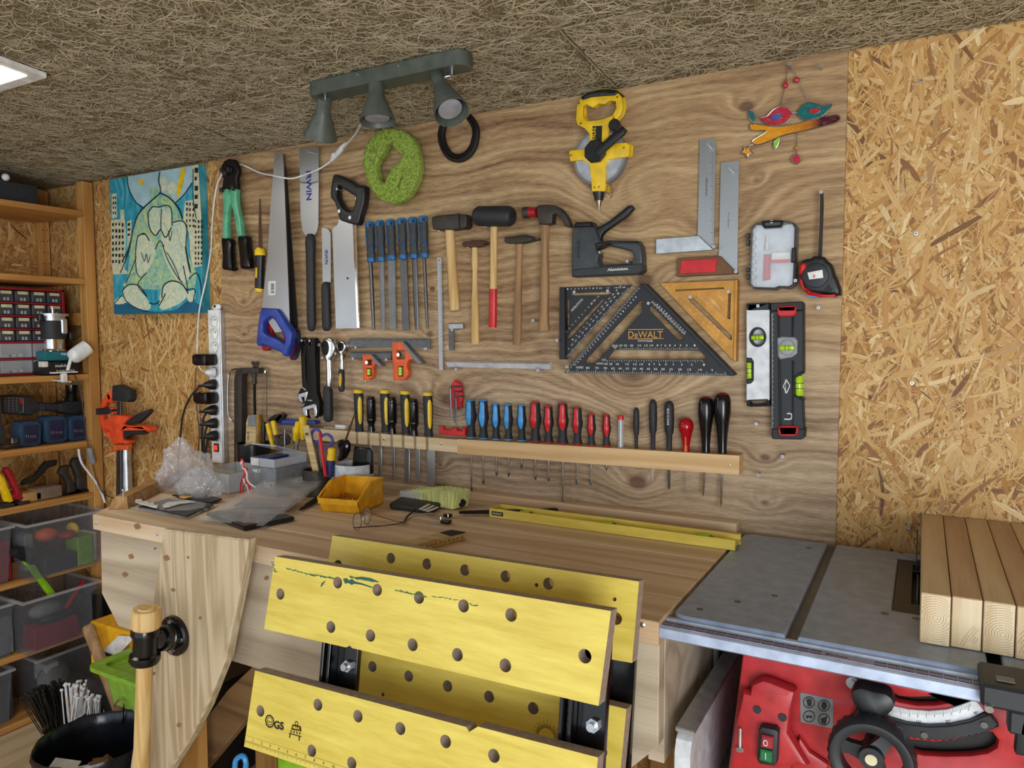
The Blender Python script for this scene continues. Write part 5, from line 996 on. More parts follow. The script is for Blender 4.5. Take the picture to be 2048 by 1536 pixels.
# screwdrivers
SP = [(0, .62), (.02, .78), (.10, .82), (.30, .88), (.42, 1.06), (.50, 1.0), (.66, .72), (.80, .68), (.93, .86), (.97, .92), (1, .86)]
def driver(x, top, bot, hw_, c, sxx, sb, tip, label, i):
    s_ = wt('screwdriver', label, 'screwdriver', A3((sxx, sb))[0], 'screwdrivers in the rail'); k = hw_ / 3.413; pr = [(t_, r * k) for t_, r in SP]
    a, b = A3((x, top), (x + (sxx - x) * .3 + 2, bot)); yy = .024
    h = obj('handle', spin(MB(), a, b, pr, yy, 20), 'rubber', s_)
    for j, (a0, a1) in enumerate(((60, 125), (150, 200))): obj('coloured_inlay', shell(MB(), a, b, pprof(pr, .0, .66 + .03 * (i % 2)), yy, a0 - 12 * (i % 3), a1 - 12 * (i % 3)), c, h)
    obj('cap', spin(MB(), (a[0], a[1] - .3), (a[0], a[1] + 2), [(0, .6 * k), (.5, .8 * k), (1, .83 * k)], yy), c, h); obj('collar', spin(MB(), (b[0], b[1] - 2), b, [(0, .94 * k), (1, .9 * k)], yy), c, h)
    r = 3.1 if hw_ > 28 else 2.2; e = A3((sxx, sb))[0]; m_ = A3((sxx, sb - 34))[0]
    obj('shaft', spin(MB(), b, m_, [(0, r * .6), (1, r * .55)], yy, 12), 'chrome', s_)
    mb = MB()
    if tip == 'flat': spin(mb, m_, e, [(0, 1.9), (.45, 3.2), (.75, 3), (1, 2.6)], yy, 12, sq=.25)
    else: spin(mb, m_, e, [(0, 2.3), (.1, 2.5), (.6, 2.5), (.8, 1.6), (1, .8)], yy, 8)
    obj('tip', mb, 'steel_dark', s_)
BL = ['tallest on the far left, next to the red line level', 'second of the blue ones', 'middle one of the five blue', 'fourth of the blue ones', 'shortest blade of the blue ones, beside the red ones']
for i, (x, t_, b, hw_, sxx, sb) in enumerate(((142, 133, 393, 37, 147, 765), (227, 135, 400, 36, 228, 712), (312, 160, 405, 32, 319, 655), (397, 165, 408, 32, 401, 662), (489, 168, 415, 32, 489, 603))): driver(x, t_, b, hw_, 'blue_tool', sxx, sb, 'x', f'blue and black screwdriver, {BL[i]}', i)
RL = ['beside the last blue one', 'second of the red ones', 'with the longest flat blade', 'fourth of the red ones, flat blade', 'small and slim, fifth of the red ones', 'small with a stubby blade, beside the clear tester']
for i, (x, t_, b, hw_, sxx, sb, tp_) in enumerate(((583, 148, 420, 40, 583, 683, 'x'), (672, 175, 428, 35, 672, 693, 'x'), (768, 155, 435, 40, 770, 835, 'flat'), (870, 182, 440, 35, 868, 712, 'flat'), (965, 230, 447, 30, 962, 717, 'flat'), (1067, 234, 453, 30, 1068, 617, 'x'))): driver(x, t_, b, hw_, 'red', sxx, sb, tp_, f'red and black screwdriver, {RL[i]}', i)
def simple(name, label, cat, x, top, bot, prof, m, sxx, s0, s1, sr_, ms, extra=None, yy=.024, sq=1.0):
    s_ = wt(name, label, cat, A3((sxx, s1))[0], 'screwdrivers in the rail' if cat == 'screwdriver' else None); a, b = A3((x, top), (x, bot)); h = obj('handle', spin(MB(), a, b, prof, yy, 22, sq), m, s_)
    e = A3((sxx, s1))[0]; obj('shaft', spin(MB(), b, e, [(0, sr_), (.93, sr_), (1, sr_ * .3)], yy, 12), ms, s_)
    if extra: extra(s_, h, a, b)
    return s_
simple('voltage_tester', 'clear mains tester screwdriver with a red cap', 'tester', 1166, 270, 460, [(0, 6.2), (.05, 5.6), (.5, 5.4), (.75, 4.4), (.8, 5.6), (1, 5.2)], 'clear_plastic', 1168, 570, 612, 1.4, 'steel', lambda s_, h, a, b: (obj('cap', spin(MB(), (a[0], a[1] - 8), (a[0], a[1] + 1), [(0, 5), (.15, 6), (1, 6)], .024), 'red', h), obj('core', spin(MB(), a, b, [(0, 2.2), (1, 2.2)], .024), 'steel', h)))
aw = [(0, 2), (.04, 4.6), (.1, 5.7), (.35, 6), (.62, 5.4), (.68, 3.6), (1, 3.2)]
simple('bradawl', 'slim black bradawl, the smallest of the three black rounded handles', 'bradawl', 1272, 188, 470, aw, 'rubber', 1275, 600, 612, 1, 'steel')
simple('bradawl', 'plain black bradawl between the slim one and the lettered one', 'bradawl', 1386, 133, 477, [(t_, r * 1.35) for t_, r in aw], 'rubber', 1383, 600, 690, 1.3, 'clear_plastic')
simple('bradawl', 'black bradawl with white lettering down its handle', 'bradawl', 1497, 142, 485, [(t_, r * 1.62) for t_, r in aw], 'rubber', 1495, 600, 748, 2.6, 'steel_dark', lambda s_, h, a, b: vtext('BAHCO 6720', *A3((1494, 307))[0], A3((0, 195))[0][1], 4, .0352, 'ink_white', h, down=False))
simple('screwdriver', 'transparent red ball-handled screwdriver beside the lettered bradawl', 'screwdriver', 1613, 257, 495, [(0, 3), (.03, 8), (.1, 12.5), (.22, 14.8), (.32, 14.2), (.5, 10.5), (.7, 8), (.85, 6.6), (.93, 7.5), (1, 8.2)], 'red_clear', 1607, 600, 785, 1.1, 'steel', lambda s_, h, a, b: obj('tang', spin(MB(), A3((1608, 385))[0], A3((1607, 490))[0], [(0, 1.6), (.6, 1.6), (.61, 2.6), (1, 2.6)], .034), 'orange', h))
for x, t_, b, k, s1, lb in ((1747, 115, 502, 1.0, 793, 'big black pear-handled screwdriver with red top, left one of the pair'), (1860, 90, 512, 1.06, 862, 'largest black pear-handled screwdriver with red top at the end of the rail')):
    simple('screwdriver', lb, 'screwdriver', x, t_, b, [(0, 8 * k), (.04, 13 * k), (.12, 15.4 * k), (.3, 15.6 * k), (.45, 13 * k), (.65, 9.8 * k), (.85, 8 * k), (1, 7.8 * k)], 'black_gloss', x - 20 if k < 1.05 else x - 10, 0, s1, 2.6, 'chrome', lambda s_, h, a, b: obj('red_cap', spin(MB(), (a[0], a[1] - .8), (a[0], a[1] + 7), [(0, 5 * k), (.3, 10 * k), (1, 13.6 * k)], .026), 'red_dark', h), .026)
# chisels
CP = [(0, 7), (.015, 9), (.06, 10), (.3, 10), (.5, 9.6), (.75, 8.8), (.88, 8.2), (.97, 9.4), (1, 9)]
CL = ['nearest the stationery pots', 'second of the yellow-topped ones', 'third of the yellow-topped ones', 'with the widest blade, beside the hex keys']
for i, (x, t_, b, bw_, bx_, y1) in enumerate(((1085, 508, 815, 2.5, 1178, 1010), (1278, 510, 820, 2.6, 1240, 1160), (1425, 517, 835, 5.0, 1438, 1195), (1592, 527, 850, 8.2, 1612, 1215))):
    s_ = wt('wood_chisel', f'black and yellow chisel {CL[i]}', 'chisel', Z5((bx_, y1))[0], 'chisels in the slotted rail'); a, c = Z5((x, t_), (x + 8, b)); h = obj('handle', spin(MB(), a, c, CP, .030, 20, .85), 'rubber', s_)
    obj('yellow_inlay', shell(MB(), a, c, pprof(CP, .17, .82), .030, 12, 66, sq=.85), 'yellow', h); obj('yellow_cap', spin(MB(), (a[0], a[1] - .5), (a[0], a[1] + 7), [(0, 5), (.15, 9), (.6, 10.3), (1, 10.3)], .030, 20, .85), 'yellow', h)
    q0, q1_ = Z5((bx_ + (3 if i != 1 else 8), 945), (bx_, y1)); obj('blade', MB().plate([(c[0] - 1.3, c[1]), (c[0] + 1.3, c[1]), (q0[0] + 1.3, q0[1] - 3), (q0[0] + bw_, q0[1] + 3), (q1_[0] + bw_, q1_[1]), (q1_[0] - bw_, q1_[1] - 2), (q0[0] - bw_, q0[1] + 3), (q0[0] - 1.3, q0[1] - 3)], .030, .004, bev=.0008), 'blade', s_)
for i, (x, t_, b, bw_, bx_, y1) in enumerate(((1177, 560, 815, 1.5, 1175, 960), (1330, 565, 830, 1.8, 1343, 1150), (1490, 578, 845, 4.2, 1517, 1170))):
    s_ = wt('turned_chisel', f'glossy black ringed chisel, {("between the first two yellow ones", "middle one of three, with a thin blade", "beside the widest yellow-topped chisel")[i]}', 'chisel', Z5((bx_, y1))[0], 'chisels in the slotted rail'); a, c = Z5((x, t_), (x + 4, b))
    obj('handle', spin(MB(), a, c, [(0, 6), (.02, 7.5), (.06, 7.2), (.08, 9), (.14, 8.6), (.16, 9.2), (.22, 8.9), (.6, 9.3), (.62, 8.8), (.64, 9.3), (.7, 8.8), (.8, 5.8), (.92, 7), (1, 7.6)], .034, 20), 'black_gloss', s_)
    q1_ = Z5((bx_, y1))[0]; obj('blade', MB().plate([(c[0] - 1.5, c[1]), (c[0] + 1.5, c[1]), (q1_[0] + bw_, c[1] + 28), (q1_[0] + bw_, q1_[1]), (q1_[0] - bw_, q1_[1] - 2), (q1_[0] - bw_, c[1] + 28)], .034, .003, bev=.0006), 'blade', s_)
# combination squares
for lab, rule, head, win, vl, edge in (('larger orange combination square sliding on a long steel rule', ((1018, 135), (1612, 138), (1610, 205), (1015, 197)), ((1330, 162), (1400, 160), (1500, 270), (1478, 290), (1455, 290), (1440, 310), (1438, 345), (1450, 370), (1446, 405), (1420, 440), (1340, 442), (1333, 300)), ((1362, 222), (1425, 222), (1425, 285), (1362, 288)), ((1393, 345), (1393, 405)), ((1398, 158), (1412, 160), (1548, 312), (1540, 320), (1518, 318), (1478, 275))),
                                 ('smaller orange combination square below the larger one', ((1028, 230), (1325, 235), (1322, 287), (1025, 280)), ((1114, 252), (1170, 250), (1225, 310), (1205, 325), (1190, 345), (1196, 378), (1185, 425), (1160, 437), (1118, 438)), ((1142, 290), (1185, 290), (1184, 330), (1142, 332)), ((1162, 360), (1162, 402)), ((1168, 250), (1180, 252), (1256, 335), (1240, 340), (1215, 320)))):
    s_ = wt('combination_square', lab, 'square', Z5(head[-1])[0]); rb = obj('rule_blade', MB().plate(Z5(*rule), .014, .0022), 'steel_dark', s_)
    obj('head', MB().plate(Z5(*head), .022, .016, [Z5(*win), Z5((vl[0][0] - 20, vl[0][1] - 8), (vl[0][0] + 20, vl[0][1] - 8), (vl[1][0] + 20, vl[1][1] + 8), (vl[1][0] - 20, vl[1][1] + 8))], .002, seg=2), 'orange', s_)
    obj('edge_plate', MB().plate(Z5(*edge), .024, .02), 'grey', s_); vial(*Z5(*vl), 4.2, .014, s_)
    c = P3(Z5(((win[0][0] + win[1][0]) / 2, (win[0][1] + win[2][1]) / 2))[0], .012); obj('lock_screw', MB().rod(c, c + Vector((0, -.012, 0)), .0055, n=10), 'chrome', s_); e = P3(Z5((head[-1][0] + 18, head[-1][1] + 4))[0], .014); obj('scriber', MB().rod(e, e + Vector((0, 0, -.004)), .003, n=10), 'brass', s_)
    mb = MB(); n = 60; (xa, ya), (xb, yb) = rule[0], rule[1]
    for i in range(n): t_ = (i + .5) / n; x = xa + (xb - xa) * t_; l = 20 if i % 5 == 0 else 10; mb.plate(Z5((x, ya + 3), (x + 1.5, ya + 3), (x + 1.5, ya + 3 + l), (x, ya + 3 + l)), .0145, .0004)
    obj('scale_marks', mb, 'ink', rb, flat=True)
# wrenches and ratchets
def wr(label, ol, jaw, y, knurl, w_):
    s_ = wt('adjustable_wrench', label, 'wrench', ol[len(ol) // 2]); b = obj('body', MB().plate(ol, y, .012, w_, .003, seg=2), 'iron_black', s_)
    if jaw: obj('jaw', MB().plate(jaw, y + .0015, .013, bev=.0015), 'steel', s_)
    if knurl: spin_ = MB(); spin(spin_, *Zg(*knurl), [(i / 12, 2.6 if i % 2 else 2.1) for i in range(13)], y + .001, 12); obj('knurl', spin_, 'steel', s_)
hole_ = lambda cx, cy, r: Zs(*[(cx + r * math.cos(k * PI / 8), cy + r * 1.3 * math.sin(k * PI / 8)) for k in range(16)])
wr('adjustable wrench hidden furthest back, only its right edge shows', Zs((1230, 1000), (1290, 985), (1325, 1060)) + Zg((1425, 60), (1430, 600), (1465, 740), (1510, 830), (1505, 920), (1455, 978), (1400, 960), (1370, 700), (1360, 100)), None, .014, None, [])
wr('adjustable wrench with its open jaw turned to the clamps', Zs((1025, 1060), (1045, 990), (1095, 982), (1130, 1020), (1140, 1100)) + Zg((1240, 100), (1250, 400), (1285, 560), (1285, 640), (1240, 640), (1188, 690), (1222, 765), (1190, 785), (1140, 740), (1125, 680), (1150, 610), (1200, 530), (1190, 400), (1178, 60)), Zg((1150, 640), (1275, 605), (1272, 660), (1262, 745), (1235, 760), (1230, 690), (1190, 692), (1215, 760), (1200, 780), (1150, 740), (1132, 685)), .016, ((1205, 545), (1265, 590)), [hole_(1075, 1065, 24)])
wr('adjustable wrench in front of the others with bright wide jaw', Zs((1145, 1060), (1165, 995), (1215, 985), (1265, 1000), (1275, 1060)) + Zg((1385, 60), (1402, 400), (1412, 620), (1450, 740), (1455, 850), (1440, 960), (1400, 1000), (1385, 985), (1365, 880), (1360, 850), (1262, 880), (1272, 950), (1300, 1005), (1240, 975), (1205, 900), (1205, 850), (1245, 760), (1275, 640), (1262, 400), (1255, 60)), Zg((1205, 850), (1240, 825), (1380, 785), (1410, 800), (1402, 835), (1412, 900), (1405, 970), (1382, 985), (1368, 880), (1360, 850), (1262, 880), (1270, 960), (1245, 975), (1212, 915)), .030, ((1290, 735), (1355, 740)), [hole_(1195, 1085, 26)])
for lab, ol, face, sqd, grip, gm in (('large ratchet with chrome oval head and ribbed black grip', ((812, 190), (822, 145), (860, 128), (890, 140), (906, 180), (904, 235), (884, 285), (878, 310), (882, 495), (846, 495), (843, 310), (820, 260)), (838, 205, 26, 56), (815, 182), ((862, 487), (866, 746)), 10.5),
                                ('small ratchet with chrome head and orange-patched black grip', ((922, 175), (940, 153), (965, 152), (988, 172), (988, 212), (972, 245), (966, 265), (972, 368), (944, 368), (948, 265), (926, 225)), (950, 195, 22, 34), (940, 188), ((962, 360), (962, 526)), 6.8)):
    s_ = wt('ratchet', lab, 'ratchet', Z5(grip[1])[0]); hd_ = obj('head', MB().plate(Z5(*ol), .030, .020, bev=.006, smooth=2, seg=3), 'chrome', s_); cx, cy, rx, ry = face
    obj('ratchet_face', MB().plate(Z5(*[(cx + rx * math.cos(k * PI / 12), cy + ry * math.sin(k * PI / 12)) for k in range(24)]), .0325, .006, bev=.001), 'iron_black', hd_)
    c = P3(Z5(sqd)[0], .032); obj('square_drive', MB().box(c - Vector((.0055, .012, .0055)), c + Vector((.0055, 0, .0055)), .001), 'steel_dark', hd_)
    gp_ = [(0, gm * .8), (.03, gm * .86), (.06, gm * .8), (.12, gm)] + [(.2 + i * .03, gm * (1 if i % 2 else .95)) for i in range(20)] + [(.86, gm), (.95, gm * .85), (1, gm * .4)]
    g_ = obj('grip', spin(MB(), *Z5(*grip), gp_, .026, 20, .85), 'rubber', s_)
    if gm < 8: obj('orange_patch', MB().plate(Z5((950, 390), (958, 400), (960, 440), (956, 480), (948, 490), (942, 470), (941, 420)), .0345, .002, smooth=2), 'bin_yellow', g_)
# hex keys and line level
hk = wt('hex_key_set', 'hex keys standing in a red folding holder above the rail', 'hex key set', Z5((1800, 770))[0])
obj('holder', MB().plate(Z5((1762, 470), (1788, 440), (1830, 465), (1842, 560), (1836, 640), (1800, 660), (1748, 640), (1742, 600), (1762, 590)), .018, .014, bev=.003), 'red', hk)
for q, r in ((((1838, 488), (1765, 488), (1757, 500), (1765, 728)), 1.9), (((1848, 524), (1793, 524), (1786, 536), (1789, 752)), 1.7), (((1862, 560), (1806, 561), (1798, 572), (1803, 772)), 1.4), (((1842, 600), (1835, 610), (1833, 672)), 1.0)): pts = [P3(p, .026) for p in Z5(*q)]; obj('hex_key', MB().tube(pts, r * mpp(pts[0]), 6), 'steel_dark', hk)
mb = MB().plate(Z5((1675, 780), (1700, 778), (1705, 800), (1760, 805), (1765, 790), (1800, 790), (1805, 808), (1842, 812), (1845, 785), (1865, 790), (1862, 848), (1675, 838)), .034, .016, bev=.002); tag(obj('line_level', mb, 'red'), 'small red plastic line level resting on the pine rail', 'line level')
# G clamp and coping saw
gc = wt('g_clamp', 'old rusty G clamp hanging beside the power strip', 'clamp', (470, 960))
obj('frame', MB().plate(Zg((200, 400), (225, 300), (290, 262), (560, 262), (565, 345), (335, 350), (312, 400), (315, 1800), (560, 1820), (560, 1900), (200, 1900)), .040, .024, bev=.004, seg=2), 'iron', gc)
obj('screw_spindle', spin(MB(), *Zg((500, 330), (512, 1010)), [(i / 80, 3.0 if i % 2 else 2.5) for i in range(81)], .030, 12), 'iron_black', gc); obj('nut', spin(MB(), *Zg((500, 340), (504, 495)), [(0, 5.5), (.3, 5), (.4, 4.4), (1, 4.6)], .030, 10), 'iron', gc)
obj('wing_nut', MB().plate(Zg((445, 190), (450, 168), (475, 172), (500, 185), (530, 165), (552, 175), (555, 195), (535, 240), (530, 262), (475, 262), (470, 235)), .034, .010, bev=.003, smooth=2), 'iron', gc)
cs = wt('coping_saw', 'chrome framed coping saw hanging behind the rusty G clamp', 'saw', (460, 880))
pts = [P3(q, .010) for q in Zg((640, 285), (500, 272), (300, 275), (190, 290), (140, 345), (122, 480), (118, 700), (122, 900), (150, 1000), (215, 1050), (420, 1085), (650, 1090))]; obj('frame', MB().tube(pts, .0032, 8, smooth=3), 'chrome', cs)
obj('blade', MB().plate(Zg((676, 320), (682, 320), (688, 1090), (682, 1090)), .011, .001), 'steel_dark', cs); obj('wing_screw', MB().tube([P3(q, .012) for q in Zg((600, 290), (650, 275), (690, 290))], .004, 8).plate(Zg((620, 320), (640, 260), (660, 300), (655, 340)), .018, .006, bev=.002), 'chrome', cs)
# horseshoe
hs = MB(); pth = spread([P3(q, .008) for q in Zl((1460, 672), (1502, 735), (1512, 810), (1488, 905), (1440, 965), (1375, 990), (1310, 965), (1265, 895), (1247, 815), (1262, 740), (1300, 705))], 4, False)
rg_ = []
for i, p in enumerate(pth):
    t_ = (pth[min(i + 1, len(pth) - 1)] - pth[max(i - 1, 0)]).normalized(); n_ = Vector((t_.z, 0, -t_.x)); w_ = .0085 + .0025 * math.sin(PI * i / len(pth)); rg_.append([p + n_ * a * w_ + Vector((0, b, 0)) for a, b in ((-1, 0), (-1, -.008), (-.6, -.0105), (-.15, -.0105), (0, -.0085), (.15, -.0105), (.6, -.0105), (1, -.008), (1, 0))])
tag(obj('horseshoe', hs.loft(rg_), 'iron_black'), 'dark iron horseshoe nailed up near the ceiling beside the spotlights', 'horseshoe')
# green pad
mat('pad_green', '97ad48', .9, var=.25, sc=150, bump=.8)
po = Zl((860, 755), (960, 780), (1030, 860), (1060, 1000), (1050, 1130), (980, 1270), (900, 1325), (830, 1330), (740, 1280), (670, 1170), (635, 1020), (650, 900), (720, 800), (790, 760))
ph = [Zl((802, 880), (848, 862), (872, 915), (935, 960), (915, 1012), (860, 1040), (830, 1100), (795, 1175), (745, 1140), (728, 1050), (748, 980), (790, 950)), Zl((890, 1190), (925, 1110), (936, 1132), (908, 1197))]
mb = MB().plate(po, .050, .034, ph, .008, 3, hsmooth=0, seg=3); rg = np.random.default_rng(3)
def inside(p, poly):
    c = False
    for (x1, y1), (x2, y2) in zip(poly, poly[1:] + poly[:1]):
        if (y1 > p[1]) != (y2 > p[1]) and p[0] < (x2 - x1) * (p[1] - y1) / (y2 - y1) + x1: c = not c
    return c
for i in range(5200):
    q = (rg.uniform(724, 838), rg.uniform(255, 408))
    if not inside(q, po) or any(inside((q[0] + dx, q[1] + dy), h) for h in ph for dx, dy in ((0, 0), (2, 0), (-2, 0), (0, 2), (0, -2))): continue
    p = P3(q, .0495); a = rg.uniform(0, 6.28); u = Vector((math.cos(a), 0, math.sin(a))) * rg.uniform(.0012, .0022); t_ = p + Vector((rg.uniform(-.0015, .0015), -rg.uniform(.002, .004), rg.uniform(-.002, .001))); v_ = Vector((-u.z, 0, u.x)) * .6
    mb.add([p + u, p + v_, p - u, p - v_, t_], [[0, 1, 4], [1, 2, 4], [2, 3, 4], [3, 0, 4]])
tag(obj('fleece_pad', mb, 'pad_green', fix=False), 'round lime green fleece polishing pad with a torn hole', 'polishing pad')
# suncatcher
su = wt('suncatcher', 'coloured glass suncatcher of two birds on a branch', 'suncatcher', A1((1680, 575))[0])
def pane(q, m, name, sm_=2): 
    px = A1(*q); yq = .0145 if name == 'wing' else .012; o = obj(name, MB().plate(px, yq, .003, smooth=sm_), m, su); pts = spread([P3(a, yq) for a in px], sm_); obj('lead_rim', MB().tube(pts, .0011, 6, closed=True), 'steel', o); return o
pane(((1365, 305), (1400, 300), (1480, 312), (1560, 318), (1680, 300), (1800, 262), (1900, 245), (1960, 237), (1982, 255), (1960, 285), (1850, 318), (1720, 350), (1600, 375), (1500, 415), (1420, 442), (1385, 432), (1390, 408), (1480, 348), (1380, 345)), 'glass_amber', 'branch', 3)
pane(((1432, 258), (1480, 248), (1520, 205), (1580, 178), (1625, 190), (1650, 220), (1640, 260), (1600, 295), (1540, 312), (1480, 300)), 'glass_red', 'red_bird'); pane(((1688, 225), (1710, 185), (1760, 152), (1820, 165), (1870, 178), (1925, 163), (1900, 205), (1850, 250), (1790, 270), (1725, 268), (1700, 245)), 'glass_teal', 'teal_bird')
pane(((1500, 262), (1540, 232), (1582, 235), (1570, 262), (1535, 275)), 'violet', 'wing'); pane(((1765, 205), (1800, 192), (1850, 198), (1830, 222), (1780, 228)), 'glass_red', 'wing')
pane(((1360, 205), (1385, 215), (1400, 255), (1392, 290), (1365, 265), (1355, 230)), 'glass_teal', 'leaf'); pane(((1570, 385), (1560, 430), (1540, 470), (1526, 455), (1530, 420)), 'lime', 'leaf')
pane([(1345 + (46 if k % 2 == 0 else 20) * math.cos(k * PI / 5 + .3), 488 + (48 if k % 2 == 0 else 20) * math.sin(k * PI / 5 + .3)) for k in range(10)], 'glass_amber', 'flower')
pane([(1680 + 30 * math.cos(k * PI / 6), 540 + 34 * math.sin(k * PI / 6)) for k in range(12)], 'glass_red', 'drop')
for a, b in (((1575, 165), (1605, 40)), ((1605, 30), (1630, -115)), ((1765, 135), (1690, 0)), ((1690, -10), (1632, -115)), ((1685, 355), (1682, 505)), ((1650, 222), (1690, 226)), ((1395, 292), (1405, 305)), ((1360, 450), (1390, 435))): pa, pb = [P3(q, .012) for q in A1(a, b)]; obj('wire', MB().rod(pa, pb, .0009, n=6), 'steel', su)
for q, r, m in (((1606, 38), .0065, 'glass_red'), ((1684, 0), .0065, 'glass_red'), ((1682, 465), .004, 'glass_amber'), ((1612, 5), .003, 'glass_red')): obj('bead', MB().ball(P3(A1(q)[0], .012), r, u=12, v=8), m, su)
# pegs: screws driven into the panel
PG = Z4((750, 88), (513, 137), (973, 377), (1122, 452)) + Z6((154, 325), (243, 315), (387, 457), (450, 455), (525, 291), (608, 291), (755, 427), (824, 423), (929, 204), (1047, 182), (912, 1054), (257, 1128), (223, 1266), (40, 1285), (290, 1447), (952, 1457), (1107, 1215), (1185, 1430)) + A1((1073, 439), (1224, 608), (1850, 765), (1512, 967), (335, 1178), (527, 1237), (1118, 1137), (1268, 1308), (420, 138)) + A2((165, 150), (393, 143), (671, 227), (118, 660), (957, 185), (1217, 148), (1419, 245), (1602, 262), (1832, 257), (1675, 72), (1408, 1050)) + Z5((670, 150), (728, 152), (820, 278), (868, 283), (918, 245), (1065, 200), (1580, 210), (1045, 282), (1288, 290), (355, 372)) + [(1640, 130), (1578, 127), (1565, 913), (920.6, 254), (1516, 950)]
proto = None
for q in PG:
    p = onY(q[0], q[1], -.034 if q[0] < 1690 else -.02)
    if proto is None:
        mb = MB().turn(p + Vector((0, .032, 0)), p + Vector((0, .0, 0)), [(0, .0016), (.85, .0016), (.92, .0035), (1, .0040)], 12).turn(p, p + Vector((0, -.0008, 0)), [(0, .0040), (1, .0036)], 12); proto = obj('peg_screw', mb, 'zinc'); b = obj('screw_recess', MB().rod(p + Vector((0, -.0006, 0)), p + Vector((0, -.0012, 0)), .0014, n=6), 'steel_dark', proto); base = Vector(proto.location) - p; o = proto
        tag(o, 'small bright screw driven into the plywood as a hanging peg', 'screw', 'screws used as pegs on the tool panel')
    else: o = copy_tree(proto); o.location = p + base
for q in ((1843, 161), (1832, 467), (1824, 766), (1817, 1055)): p = onY(q[0], q[1], .011); tag(obj('wall_screw', MB().turn(p + Vector((0, .006, 0)), p + Vector((0, -.001, 0)), [(0, .002), (.7, .004), (1, .004)], 12).rod(p + Vector((0, -.001, 0)), p + Vector((0, -.0004, 0)), .0015, n=6), 'zinc'), 'screw sunk into the chipboard wall beyond the tool panel', 'screw', 'screws in the bare chipboard')
# ---------------------------------------------------------------- lights of the room
lb = thing('spotlight_bar', 'grey-green ceiling bar with three bell-shaped spotlight heads', 'ceiling light', (-1.11, -.33, ceil_z(-.33)))
zc = ceil_z(-.31) - .002
obj('mounting_bar', MB().flat(rr(-1.336, -.362, -.880, -.302, .027, 6), .034, bev=.003, fr=(Vector((0, 0, zc)), *TZ[1:])), 'lamp_green', lb)
def head(top, bot, rt, rb, ya, yb, piv, label=None):
    A = onY(*top, ya); B = onY(*bot, yb); d = B - A; k = mpp(A); a = rt * k; b = rb * k
    h = obj('lamp_shade', MB().turn(A, B, [(0, a * .9), (.02, a), (.30, a * 1.02), (.36, a * 1.08), (.97, b), (1, b), (1, b * .94), (.9, b * .86), (.7, b * .62), (.69, .0001)], 36, cap=False), 'lamp_green', lb)
    obj('bulb', MB().turn(A + d * .72, A + d * .93, [(0, b * .3), (.5, b * .66), (.95, b * .68), (1, b * .60)], 24), 'paper_grey', h)
    p = onY(*piv, (ya)); q = Vector((p.x, -.332, zc - .034)); obj('swivel', MB().rod(q, Vector((q.x, q.y, q.z - .012)), .006).rod(Vector((q.x, q.y, q.z - .010)), A + d * .12, .003, n=8), 'chrome', lb); return h
head((650, 197), (641, 274), 14, 34, -.345, -.315, (643, 190)); head((752, 164), (755, 243), 15.5, 36, -.345, -.352, (757, 163)); head((872, 148), (903, 225), 14.5, 35, -.34, -.375, (900, 132))
obj('spare_swivel', MB().rod(onY(900, 128, -.325), onY(901, 158, -.325), .006), 'chrome', lb)
for a, b in ((715, 149), (797, 131)): p = onY(a, b, -.363); obj('bar_screw', MB().rod(p + Vector((0, .002, 0)), p + Vector((0, -.001, 0)), .0028, n=8), 'zinc', lb)
cb = [onY(728, 225, -.335), onY(715, 262, -.2), onY(686, 297, -.055), onY(672, 312, -.035), onY(662, 322, -.03), onY(638, 338, -.028), onY(600, 353, -.055), onY(578, 357, -.055), onY(545, 351, -.055), onY(518, 345, -.03), onY(495, 334, -.025), onY(480, 329, -.012), onY(455, 334, -.005), onY(443, 350, -.006), onY(432, 380, -.01), onY(425, 440, -.008), onY(422, 500, -.024), onY(412, 560, -.024), onY(399, 620, -.024), onY(395, 680, -.014), onY(396, 722, -.01), onY(403, 740, -.02), onY(420, 745, -.035)]
cb[0].z = min(cb[0].z, zc - .034)
wc = obj('light_cord', MB().tube(cb, .0026, 8, smooth=5), 'white_plastic'); tag(wc, 'white lamp cable looping past the saws down to the power strip', 'cord')
A, B = onY(694, 285, -.05), onY(660, 324, -.035); obj('inline_switch', MB().turn(A, B, [(0, .003), (.1, .010), (.3, .0145), (.7, .0145), (.9, .010), (1, .003)], 20, sq=.6).turn(A.lerp(B, .55) + Vector((0, -.006, 0)), A.lerp(B, .8) + Vector((0, -.006, 0)), [(0, .004), (.5, .009), (1, .004)], 12), 'white_plastic', wc)
led = thing('ceiling_light_panel', 'bright square white ceiling light panel at the photo edge', 'ceiling light', (-2.2, -.95, ceil_z(-.95)))
pf_ = lambda x, y, dz: Vector((x, y, ceil_z(y) - dz))
def slab(x0, y0, x1, y1, d0, d1): return MB().add([pf_(x, y, d) for d in (d0, d1) for x, y in ((x0, y0), (x1, y0), (x1, y1), (x0, y1))], [[0, 1, 2, 3], [4, 7, 6, 5], [0, 4, 5, 1], [1, 5, 6, 2], [2, 6, 7, 3], [3, 7, 4, 0]])
obj('panel_frame', slab(-2.49, -1.275, -1.885, -.668, .004, .016), 'white', led); obj('light_diffuser', slab(-2.465, -1.25, -1.915, -.698, .0165, .018), 'light_panel', led)
